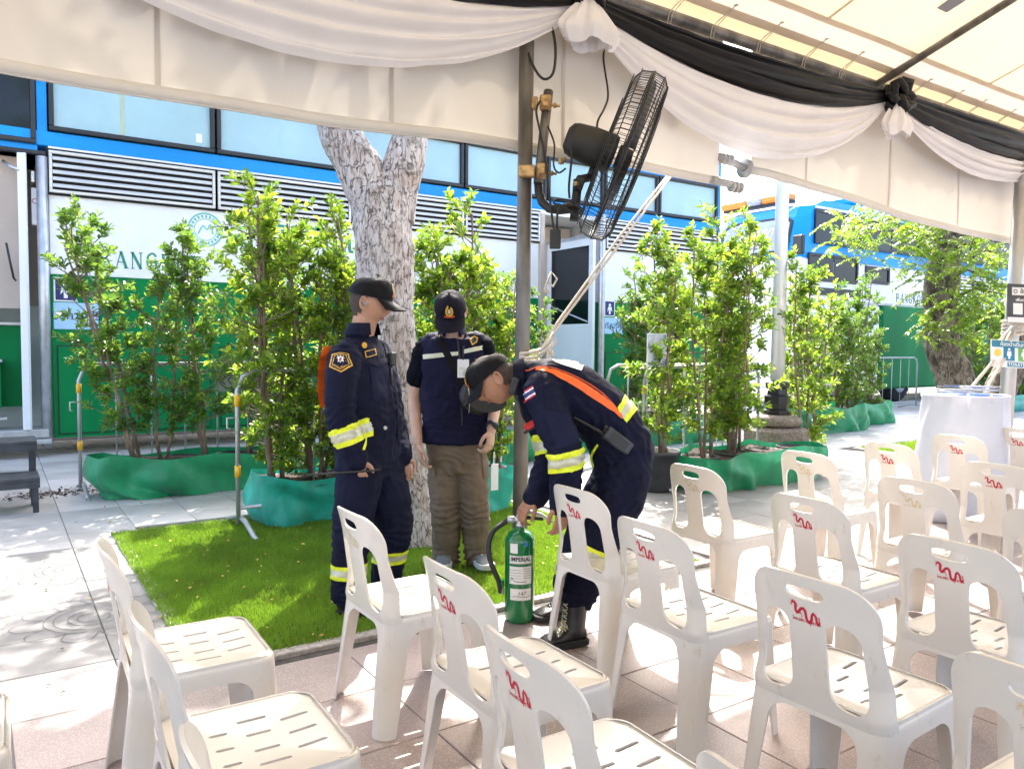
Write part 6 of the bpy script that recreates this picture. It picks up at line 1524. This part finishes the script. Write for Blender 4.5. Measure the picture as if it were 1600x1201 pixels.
def collar(parent, c, L, D, rx, ry, h, mt, gap=.35, lean=None, up=ZU):
    b = MB(); lean = lean or Vector((0, 0, 0))
    def fn(u, k):
        a = gap + (2 * math.pi - 2 * gap) * u; return c + D * (math.cos(a) * (ry + .006 - .004 * k + .02 * max(0, math.cos(a)) * (1 - k))) + L * (math.sin(a) * (rx + .006 - .006 * k)) + up * (h * (k - .3)) + lean * k
    b.grid(fn, 40, 6); b.grid(lambda u, k: fn(u, 1 - .8 * k) + (fn(u, .5) - c).normalized() * (.004 + .014 * k), 40, 5); return b.build('collar', mt, parent)

# ---- person 1: standing in navy coverall, looking down to the right
P1 = on_ground(556, 948); D = (P1 - CAM).dot(FW); s1 = FOC / D
man = thing('person', 'man in navy coverall and black cap standing sideways at left, watching the extinguisher', 'person', P1)
A1 = math.radians(24); Fc = (RH * math.cos(A1) - FH * math.sin(A1)); Lc = (RH * math.sin(A1) + FH * math.cos(A1))
tor = [(at(578, 742, D), .150, .105, Fc), (at(575, 716, D), .176, .132, Fc), (at(574, 688, D), .180, .145, Fc), (at(575, 655, D), .182, .152, Fc), (at(573, 615, D), .190, .148, Fc), (at(568, 578, D), .196, .130, Fc), (at(564, 553, D), .180, .108, Fc), (at(563, 537, D), .12, .085, Fc), (at(564, 526, D), .07, .065, Fc)]
sn, sf = at(538, 561, D - .17), at(588, 556, D + .17)
arm_n = [sn, at(533, 612, D - .22), at(533, 655, D - .23), at(546, 692, D - .22), at(557, 718, D - .20)]
arm_f = [sf, at(604, 610, D + .22), at(612, 655, D + .22), at(622, 690, D + .17), at(628, 712, D + .12)]
leg_n = [at(562, 725, D - .085), at(556, 780, D - .095), at(549, 838, D - .10), at(545, 885, D - .10), at(544, 930, D - .10)]
leg_f = [at(592, 725, D + .085), at(608, 775, D + .07), at(616, 822, D + .07), at(608, 868, D + .12), at(602, 905, D + .16)]
C1 = at(577, 472, D - .01); F1 = RH * .97 - ZU * .30 + FH * .02; U1 = ZU * .95 + RH * .3
neck1 = [at(562, 545, D), at(566, 520, D), at(572, 494, D)]
b = MB(); torso(b, tor, Lc, .86); limb(b, arm_n, [.05, .048, .045, .036, .029]); limb(b, arm_f, [.05, .048, .045, .036, .029]); limb(b, leg_n, [.085, .075, .06, .055, .042]); limb(b, leg_f, [.085, .075, .06, .055, .042]); limb(b, neck1, [.070, .063, .062])
M1 = head_shape(b, C1, F1, U1, 1.0)
hand(b, at(557, 716, D - .20), (RH * .12 - ZU * .95 + FH * .1), FH * .95 + RH * .2, 1.25, 1, .98, first=.7); hand(b, at(628, 712, D + .12), -ZU + RH * .2, -FH, .9, -1, .95)
me = remesh(b, .0042, 3); hair(me, C1, M1, man, -.085); body1 = finish(me, 'body', M_SKIN, man); face_bits(C1, M1, man)
cap(man, C1, M1, M_CAP, 1.0, .036, .100)
b = MB(); ball(b, C1 + M1 @ Vector((-.004, -.085, -.012)), .011); b.tube([C1 + M1 @ Vector((-.004, -.086, -.012)), C1 + M1 @ Vector((.002, -.083, -.03))], .005, 6); b.build('earbud', mat('grey_earbud', (.25, .26, .27), .3), man)
b = MB(); torso(b, tor, Lc); limb(b, arm_n, [.083, .076, .070, .063, .058]); limb(b, arm_f, [.083, .076, .070, .060, .055]); limb(b, leg_n, [.118, .108, .092, .082, .076]); limb(b, leg_f, [.118, .110, .098, .085, .078])
me = remesh(b, .009, 4)
folds(me, .0065, [(arm_n[2], .16, .010, (arm_n[3] - arm_n[1]), 95), (at(575, 660, D), .26, .008, ZU, 75), (leg_n[2], .18, .010, ZU, 80), (leg_n[4], .15, .013, ZU, 110), (leg_f[2], .18, .010, ZU, 80), (at(580, 735, D), .2, .010, (Fc + ZU), 80), (sn, .16, .007, arm_n[1] - sn, 90)], 3.1)
bv = bvh_of(me); cov = finish(me.copy(), 'coverall', M_NAVY, man)
band(me, at(540, 680, D - .225), arm_n[3] - arm_n[2], .046, .135, cov); band(me, at(545, 889, D - .10), ZU, .034, .15, cov); band(me, at(604, 866, D + .12), ZU, .034, .15, cov)
collar(cov, at(563, 522, D), Lc, Fc, .066, .070, .078, M_NAVY, .55, RH * .016)
def shield(bv, pts, parent, nm='sleeve_badge'):
    o = decal_poly(bv, pts, .004, nm, M_GOLD, parent); c = Vector((sum(p[0] for p in pts) / len(pts), sum(p[1] for p in pts) / len(pts)))
    for k, mt in ((.86, M_NAVYS), (.74, M_GOLD), (.66, M_NAVYS)): decal_poly(bv, [tuple(c + (Vector(p) - c) * k) for p in pts], .004 + (1 - k) * .006, 'badge_field', mt, o or parent)
    st = [(c.x + (6.5 if k % 2 == 0 else 3.6) * math.cos(k * math.pi / 8), c.y - 2 + (6.5 if k % 2 == 0 else 3.6) * math.sin(k * math.pi / 8)) for k in range(16)]; decal_poly(bv, st, .0072, 'badge_star', M_PAPERW, o or parent); decal_poly(bv, [(c.x + 2 * math.cos(a), c.y - 1 + 2.6 * math.sin(a)) for a in range(6)], .0082, 'badge_dot', M_REDT, o or parent)
shield(bv, [(519, 554), (533, 550), (545, 553), (546, 559), (551, 571), (533, 582), (515, 573), (518, 560)], cov)
decal(bv, [(536, 513), (550, 519), (547, 541), (531, 540)], .006, 'epaulette', M_NAVYS, cov)
for (x, y) in ((567, 525), (569, 540)): decal_poly(bv, [(x + 4 * math.cos(a * .7854), y + 4.6 * math.sin(a * .7854)) for a in range(8)], .006, 'gold_insignia', M_GOLD, cov)
np_ = decal(bv, [(569, 549), (586, 545), (588, 555), (571, 560)], .005, 'name_tape', M_GOLD, cov); decal(bv, [(570.5, 550.2), (584.8, 546.8), (586.5, 553.8), (572.3, 558)], .0062, 'name_field', M_NAVYS, cov)
decal(bv, [(577, 572), (604, 565), (611, 618), (584, 626)], .004, 'chest_pocket', M_NAVYS, cov, 10, 10); decal(bv, [(574, 567), (606, 558), (606, 566), (590, 575)], .010, 'pocket_flap', M_NAVY, cov, 10, 6)
strip(bv, [(598, 530), (606, 560), (615, 600), (621, 640), (622, 690)], [3, 3, 3, 3, 3], .005, 'zip_placket', M_NAVYS, cov)
strip(bv, [(572, 682), (569, 692), (566, 702)], [3.5, 3.5, 3.5], .010, 'pull_cord', M_HIVIS, cov)
for (x, y) in ((576, 671), (601, 668)): decal_poly(bv, [(x + 3 * math.cos(a), y + 3 * math.sin(a)) for a in range(6)], .005, 'snap_button', M_STEEL, cov)
b = MB(); pts = [(512, 541, -.10), (505, 560, -.03), (502, 585, 0), (502, 612, .0), (506, 636, -.02)]
b.grid(lambda a, c: (lambda k, f: at(*(np.array(pts[k]) * (1 - f) + np.array(pts[min(k + 1, 4)]) * f)[:2], D + pts[k][2] - .07) + Lc * (.04 * (c - .5)) + RH * .012 * (c - .5))(min(3, int(a * 4)), a * 4 - min(3, int(a * 4))), 24, 4); b.build('orange_strap', M_ORANGE, cov)
t = thing('radio_microphone', 'black radio microphone clipped on the chest of the standing man', 'radio', at(609, 562, D - .12)); RR = Matrix((Fc, Lc, ZU)).transposed(); h = hit(bv, 607, 562, .018) or at(609, 562, D - .12)
b = MB(); b.box(h, (.032, .05, .068), R=RR, ch=.006); b.build('case', M_FANB, t); cable('coiled_cord', '', [h - ZU * .035, hit(bv, 608, 585, .012) or h, hit(bv, 611, 606, .012) or h], .005, t)
tag(MB().tube([at(594, 733.5, D - .235), at(575, 735.5, D - .235), at(520, 739, D - .24), at(478, 742, D - .24)], [.003, .0055, .0055, .004], 8).build('antenna_rod', M_FANB), 'thin black antenna rod held in the fist of the standing man', 'rod')
for hl, to, tp_, lab in ((at(531, 950, D - .11), at(578, 952, D - .15), leg_n[4], 0), (at(592, 918, D + .19), at(633, 922, D + .1), leg_f[4], 0)):
    hl.z = to.z = .006; shoe('boot', hl, to, man, M_LEATHER, M_SOLE, tp_, M_BLACKINK, 1.02)

# ---- person 2: facing the camera, head bowed, vest over a black tee
P2 = on_ground(716, 888); D = (P2 - CAM).dot(FW)
man = thing('person', 'man in navy vest and khaki trousers standing by the trunk with his head bowed', 'person', P2)
Fc, Lc = (-FH + RH * .05).normalized(), (RH + FH * .05).normalized()
tor = [(at(714, 736, D), .140, .10, Fc), (at(714, 712, D), .168, .122, Fc), (at(714, 690, D), .178, .125, Fc), (at(715, 655, D), .182, .128, Fc), (at(714, 615, D), .188, .128, Fc), (at(711, 575, D - .01), .192, .120, Fc), (at(709, 545, D - .03), .176, .100, Fc), (at(708, 529, D - .05), .115, .08, Fc), (at(707, 518, D - .07), .066, .06, Fc)]
al = [at(665, 544, D - .03), at(655, 583, D - .02), at(648, 625, D), at(650, 665, D - .07), at(653, 693, D - .13)]
ar = [at(754, 541, D - .03), at(766, 583, D), at(774, 622, D + .02), at(771, 650, D - .08), at(768, 672, D - .16)]
ll = [at(695, 722, D), at(694, 765, D - .02), at(696, 800, D - .03), at(697, 838, D), at(697, 874, D + .02)]
lr = [at(736, 722, D), at(739, 765, D - .02), at(742, 800, D - .03), at(744, 835, D), at(747, 866, D + .02)]
C2 = at(704, 487, D - .13); F2_ = -FH * .72 - ZU * .69 + RH * .03; U2 = ZU * .72 - FH * .69
b = MB(); torso(b, tor, Lc, .86); limb(b, al, [.05, .046, .041, .034, .027]); limb(b, ar, [.05, .046, .041, .034, .027]); limb(b, ll, [.08, .07, .057, .05, .04]); limb(b, lr, [.08, .07, .057, .05, .04]); limb(b, [at(707, 536, D - .03), at(706, 516, D - .07), at(705, 500, D - .10)], [.06, .056, .055])
M2 = head_shape(b, C2, F2_, U2, .98); hand(b, al[4], (-ZU * .95 + RH * .15), RH * .9 + FH * .35, .55, 1, .98); hand(b, ar[4], (-ZU * .95 - RH * .1 - FH * .1), -RH * .8 + FH * .5, .75, -1, .95)
me = remesh(b, .0042, 3); hair(me, C2, M2, man); finish(me, 'body', M_SKIN2, man); face_bits(C2, M2, man, .98); cap(man, C2, M2, M_CAPN, 1.0, .030, .104)
b = MB(); torso(b, tor[3:-1], Lc, 1.0, -.004); limb(b, [al[0], al[0].lerp(al[1], .55), al[1] + (al[2] - al[1]) * .12], [.068, .068, .074]); limb(b, [ar[0], ar[0].lerp(ar[1], .55), ar[1] + (ar[2] - ar[1]) * .12], [.068, .068, .073])
me = remesh(b, .009, 4); folds(me, .005, [(al[0], .15, .006, al[1] - al[0], 90), (ar[0], .15, .006, ar[1] - ar[0], 90)], 8); finish(me, 'tee_shirt', M_TEE, man)
b = MB(); torso(b, [(c, rx + .016 + (.012 if i < 3 else 0), ry + .016, d) for i, (c, rx, ry, d) in enumerate(tor[2:-1])], Lc)
for sg, q in ((-1, al[0]), (1, ar[0])): limb(b, [tor[6][0], q.lerp(tor[6][0], .25) + ZU * .012], [.09, .083])
me = remesh(b, .009, 4); folds(me, .006, [(at(714, 650, D - .1), .24, .009, ZU, 80), (at(714, 600, D - .1), .2, .005, Lc, 70)], 5); bv = bvh_of(me); vest = finish(me, 'vest', M_VEST, man)
collar(vest, at(707, 521, D - .06), Lc, Fc, .066, .062, .07, M_VEST, .55)
decal(bv, [(661, 554), (716, 549), (716, 555), (662, 561)], .004, 'reflective_stripe', M_SILV, vest, 14, 2); decal(bv, [(724, 546), (761, 538), (761, 545), (724, 552.5)], .004, 'reflective_stripe', M_SILV, vest, 12, 2)
strip(bv, [(715, 530), (718, 560), (720, 610), (722, 665)], [2.5] * 4, .004, 'zip', M_BLACKINK, vest); decal_poly(bv, [(733, 530), (741, 525), (747, 528), (745, 535), (737, 540)], .005, 'chest_badge', M_GOLD, vest); decal_poly(bv, [(735, 531), (741, 527), (745, 529), (743, 534), (738, 537)], .006, 'badge_field', M_BLACKINK, vest)
b = MB(); torso(b, tor[:3], Lc, 1.0, .004); limb(b, ll, [.100, .094, .086, .080, .080]); limb(b, lr, [.100, .094, .086, .080, .080])
me = remesh(b, .009, 4); folds(me, .006, [(ll[2], .17, .010, ZU, 85), (lr[2], .17, .010, ZU, 85), (ll[4], .16, .016, ZU, 100), (lr[4], .16, .016, ZU, 100), (at(714, 725, D - .1), .18, .009, (ZU + Lc * .4), 75)], 1.2); bvt = bvh_of(me); tr = finish(me, 'trousers', M_KHAKI, man)
decal(bvt, [(751, 703), (767, 701), (768, 745), (755, 746)], .007, 'cargo_pocket', M_KHAKI, tr); decal(bvt, [(666, 724), (680, 724), (681, 745), (668, 745)], .007, 'cargo_pocket', M_KHAKI, tr); decal(bvt, [(668, 674), (682, 675), (682, 681), (669, 680)], .012, 'mint_pocket_item', M_MINT, tr)
for (x, y) in ((696, 676),): pass
for hl, to in ((at(697, 884, D + .06), at(690, 898, D - .17)), (at(742, 880, D + .05), at(764, 894, D - .15))):
    hl.z = to.z = .034; shoe('trainer', hl, to, man, M_SHOE, M_SSOLE, None, M_MINT, 1.0, .088, .030)
b = MB(); wv = (ar[4] - ar[3]).normalized(); wc = ar[3].lerp(ar[4], .7); b.lathe([(.032, -.012), (.037, -.012), (.037, .012), (.032, .012)], wc, 20, axis=wv); b.box(wc - FH * .036 + RH * .014, (.03, .012, .034), R=Matrix((RH, FH, ZU)).transposed(), ch=.004); b.build('watch', M_BLACKINK, man)
# things he carries
BG = at(749, 619, D - .24); t = thing('crossbody_bag', 'black crossbody bag hanging on the chest of the man in the vest', 'bag', BG)
b = MB()
b.loft([[BG + RH * (cx_ + .5 * w_ * math.cos(a)) + ZU * (cz + hh * math.sin(a)) - FH * dd for a in [2 * math.pi * k / 20 for k in range(20)]] for dd, w_, hh, cx_, cz in ((-.075, .15, .06, .0, 0), (-.05, .21, .092, 0, 0), (.0, .225, .10, 0, 0), (.035, .20, .088, .0, -.004), (.05, .15, .06, 0, -.006))], 0, True); me = remesh(b, .008, 2); folds(me, .006, [], 4); bg_ = finish(me, 'pouch', M_FANB, t)
b = MB(); b.loft([[BG + RH * (.055 + .10 * math.cos(a)) + ZU * (-.03 + .055 * math.sin(a)) - FH * dd for a in [2 * math.pi * k / 16 for k in range(16)]] for dd in (.02, .06, .068)], 0, True); b.build('front_pocket', M_FANB, t)
st = strip(bv, [(676, 503), (690, 535), (708, 572), (724, 606)], [11, 11, 11, 11], .006, 'strap', M_CAP, t)
b = MB(); b.tube([BG + RH * -.06 + ZU * .07 - FH * .055, BG + RH * -.05 - FH * .062 - ZU * .02, BG + RH * -.055 - FH * .06 - ZU * .09], .002, 5); b.build('zip_cord', M_SILV, t)
ID = hit(bv, 724, 576, .012) or at(724, 576, D - .16); t = thing('id_card', 'white identity card in a clear holder on the vest of the bowed man', 'card', ID)
b = MB(); b.box(ID, (.066, .004, .105), R=Matrix((RH, FH, ZU)).transposed(), ch=.001); b.build('card', M_PAPERW, t); b = MB(); b.box(ID - FH * .003 - ZU * .018, (.05, .003, .05), R=Matrix((RH, FH, ZU)).transposed()); b.build('printed_field', mat('card_print', (.55, .60, .55), .5, vs=40, var=.25), t); b = MB(); b.tube([ID + ZU * .05 - FH * .004, ID + ZU * .085 - FH * .004, ID + ZU * .13], .005, 6); b.build('clip', M_BLACKINK, t)
hp_ = ar[4] - ZU * .10; t = thing('hanging_tag', 'white paper tag hanging by a cord from the hand of the bowed man', 'tag', hp_); b = MB(); pa = at(772, 706, D - .2); b.tube([pa, at(771, 725, D - .2)], .003, 5); b.build('cord', M_PAPERW, t); b = MB(); b.box(at(773, 745, D - .2), (.045, .003, .15), R=Matrix.Rotation(.5, 3, 'Z') @ Matrix((RH, FH, ZU)).transposed()); b.build('paper', M_PAPERW, t)

# ---- person 3: bending over the extinguisher
P3 = on_ground(885, 985); D = 3.60
man = thing('person', 'man in navy coverall with orange strap bending down to hold the extinguisher', 'person', P3)
L3 = FH
def dep_ax(dx, dy): v = RH * dx + ZU * dy; return v.normalized()
tor = [(at(968, 752, D), .150, .105, dep_ax(1, .1)), (at(975, 715, D), .182, .142, dep_ax(.95, .35)), (at(957, 672, D), .185, .145, dep_ax(.75, .68)), (at(927, 637, D), .188, .140, dep_ax(.5, .88)), (at(893, 612, D), .198, .138, dep_ax(.30, .95)), (at(858, 600, D), .200, .120, dep_ax(.12, .98)), (at(835, 596, D), .165, .098, dep_ax(0, 1)), (at(820, 595, D), .08, .075, dep_ax(-.1, 1))]
an = [at(848, 610, D - .17), at(866, 660, D - .22), at(884, 712, D - .23), at(885, 750, D - .20), at(880, 785, D - .18)]
af = [at(838, 618, D + .17), at(850, 665, D + .22), at(862, 704, D + .20), at(850, 745, D + .13), at(836, 776, D + .07)]
ln = [at(978, 730, D - .085), at(966, 780, D - .10), at(945, 822, D - .12), at(922, 880, D - .13), at(902, 930, D - .15)]
lf = [at(972, 730, D + .085), at(945, 780, D + .09), at(920, 820, D + .09), at(902, 870, D + .12), at(890, 912, D + .15)]
C3 = at(771, 592, D - .02); F3 = -RH * .66 - ZU * .70 - FH * .12; U3 = -RH * .70 + ZU * .66
b = MB(); torso(b, tor, L3, .86); limb(b, an, [.052, .05, .046, .038, .030]); limb(b, af, [.052, .05, .046, .038, .030]); limb(b, ln, [.085, .078, .062, .056, .045]); limb(b, lf, [.085, .078, .062, .056, .045]); limb(b, [at(838, 596, D), at(815, 591, D), at(790, 588, D)], [.072, .068, .066])
M3 = head_shape(b, C3, F3, U3, 1.0); hand(b, an[4], (-ZU - RH * .08), -RH * .6 + FH * .7, .5, -1, .98); hand(b, af[4] - RH * .008, (-ZU * .80 - RH * .62 - FH * .1), (RH * .35 - ZU * .55 + FH * .35), .85, 1, .98)
me = remesh(b, .0042, 3); hair(me, C3, M3, man, -.08); finish(me, 'body', M_SKIN3, man); face_bits(C3, M3, man); cap(man, C3, M3, M_CAP, 1.0, .034, .084)
b = MB(); torso(b, tor, L3); limb(b, an, [.088, .082, .076, .070, .064]); limb(b, af, [.088, .080, .073, .064, .058]); limb(b, ln, [.122, .116, .104, .090, .080]); limb(b, lf, [.122, .112, .100, .088, .078])
me = remesh(b, .009, 4)
folds(me, .006, [(an[2], .17, .011, an[3] - an[1], 90), (af[2], .17, .011, af[3] - af[1], 90), (at(960, 690, D - .1), .26, .010, (RH + ZU * .5), 70), (at(950, 760, D - .1), .22, .013, (RH * .6 - ZU), 70), (ln[2], .2, .011, ZU, 75), (an[0], .16, .008, an[1] - an[0], 85), (at(900, 650, D - .1), .18, .008, RH + ZU, 80), (ln[4], .15, .012, ZU, 100)], 6.3)
bv = bvh_of(me); cov = finish(me.copy(), 'coverall', M_NAVY, man)
band(me, an[2].lerp(an[3], .15), an[3] - an[1], .042, .15, cov); band(me, af[2].lerp(af[3], .12), af[3] - af[2], .042, .14, cov); band(me, lf[3].lerp(lf[4], .35), ZU, .032, .14, cov); band(me, ln[3].lerp(ln[2], .25), ln[3] - ln[2], .032, .15, cov)
collar(cov, at(817, 592, D), L3, dep_ax(0, -1), .082, .078, .065, M_NAVY, .7, None, -RH)
fl = [(813, 614), (833, 602), (838, 617.5), (820.5, 629)]; A_, B_, C_, D_ = [Vector(q) for q in fl]; fg = None
M_FR, M_FB = mat('flag_red', (.50, .02, .04), .6), mat('flag_blue', (.03, .03, .14), .6)
for k, (t0, t1, mt) in enumerate(((0, .17, M_FR), (.17, .34, M_PAPERW), (.34, .66, M_FB), (.66, .83, M_PAPERW), (.83, 1, M_FR))):
    q = decal(bv, [A_.lerp(D_, t0), B_.lerp(C_, t0), B_.lerp(C_, t1), A_.lerp(D_, t1)], .004, 'flag_stripe', mt, cov, 6, 3)
strip(bv, [(838, 577), (862, 581), (892, 594), (920, 611), (950, 632), (972, 652)], [4, 7, 11, 12, 10, 3], .007, 'orange_strap', M_ORANGE, cov, 36)
strip(bv, [(822, 580), (846, 574), (872, 578), (905, 592), (938, 613), (966, 641)], [1.6] * 6, .006, 'red_piping', M_REDT, cov, 36)
wb = [(963, 640), (977, 614), (995, 640), (979, 660)]; a, q, c, d = [Vector(p) for p in wb]
for t0, t1, mt in ((0, .3, M_HIVIS), (.3, .7, M_SILV), (.7, 1, M_HIVIS)): decal(bv, [a.lerp(d, t0), q.lerp(c, t0), q.lerp(c, t1), a.lerp(d, t1)], .006, 'waist_reflector', mt, cov, 10, 4)
decal(bv, [(856, 558), (913, 569), (908, 580), (868, 567)], .005, 'back_patch', M_PAPERW, cov, 12, 4)
strip(bv, [(845, 600), (850, 640), (862, 668), (896, 660)], [1.5] * 4, .003, 'sleeve_seam', M_NAVYS, cov); strip(bv, [(935, 695), (928, 705), (926, 718), (929, 730)], [3.5, 3.5, 3.5, 3.5], .008, 'pull_cord', M_HIVIS, cov)
decal(bv, [(850, 640), (895, 650), (905, 690), (870, 702)], .003, 'sleeve_pocket', M_NAVYS, cov)
for hl, to, tp_ in ((at(914, 1000, D - .16), at(842, 996, D - .24), ln[4] + ZU * .03), (at(897, 958, D + .2), at(834, 948, D + .1), lf[4] + ZU * .03)):
    hl.z = to.z = .006; shoe('boot', hl, to, man, M_LEATHER, M_SOLE, tp_, M_SILV if tp_.y < lf[4].y else M_BLACKINK, 1.05)
h = hit(bv, 968, 688, .022) or at(968, 688, D - .18); t = thing('walkie_talkie', 'black walkie talkie with long antenna on the hip of the bending man', 'radio', h)
dv = (RH * .78 - ZU * .60).normalized(); nn = (-FH * .92 + ZU * .30 + RH * .1).normalized(); nn = (nn - dv * nn.dot(dv)).normalized(); lt = dv.cross(nn)
RR = Matrix((dv, lt, nn)).transposed(); b = MB(); b.box(h, (.135, .058, .036), R=RR, ch=.006); b.build('case', M_DKSTEEL, t); b = MB(); e = h - dv * .068
b.tube([e - lt * -.018, e - lt * -.018 - dv * .03, at(897, 652, D - .24)], [.008, .0065, .004], 8); b.build('antenna', M_FANB, t); b = MB(); b.tube([e + lt * -.016, e + lt * -.016 - dv * .018], .009, 8); b.tube([e + lt * -.0, e - dv * .012], .007, 8); b.box(h + nn * .019, (.09, .04, .003), R=RR); b.build('knob', M_FANB, t)
h = at(803, 603, D - .12); t = thing('radio_microphone', 'black speaker microphone hanging at the neck of the bending man', 'radio', h); b = MB(); b.box(h, (.034, .03, .075), R=Matrix.Rotation(.3, 3, FH) @ Matrix((RH, FH, ZU)).transposed(), ch=.006); b.build('case', M_FANB, t); cable('coiled_cord', '', [h - ZU * .035, at(812, 632, D - .14), at(817, 650, D - .12), at(826, 664, D - .1)], .006, t)
h = at(830, 664, D - .11); t = thing('red_torch', 'red torch hanging from the chest of the bending man', 'torch', h); RR = Matrix.Rotation(-.5, 3, FH) @ Matrix((RH, FH, ZU)).transposed(); M_RPL = mat('red_plastic', (.55, .015, .015), .35)
b = MB(); b.box(h, (.062, .04, .036), R=RR, ch=.010); b.box(h + RH * .035 - ZU * .014, (.03, .034, .03), R=RR, ch=.006); b.build('case', M_RPL, t); b = MB(); b.box(h - ZU * .021 - RH * .008, (.058, .036, .014), R=RR, ch=.004); b.build('lens_rim', M_BLACKINK, t)
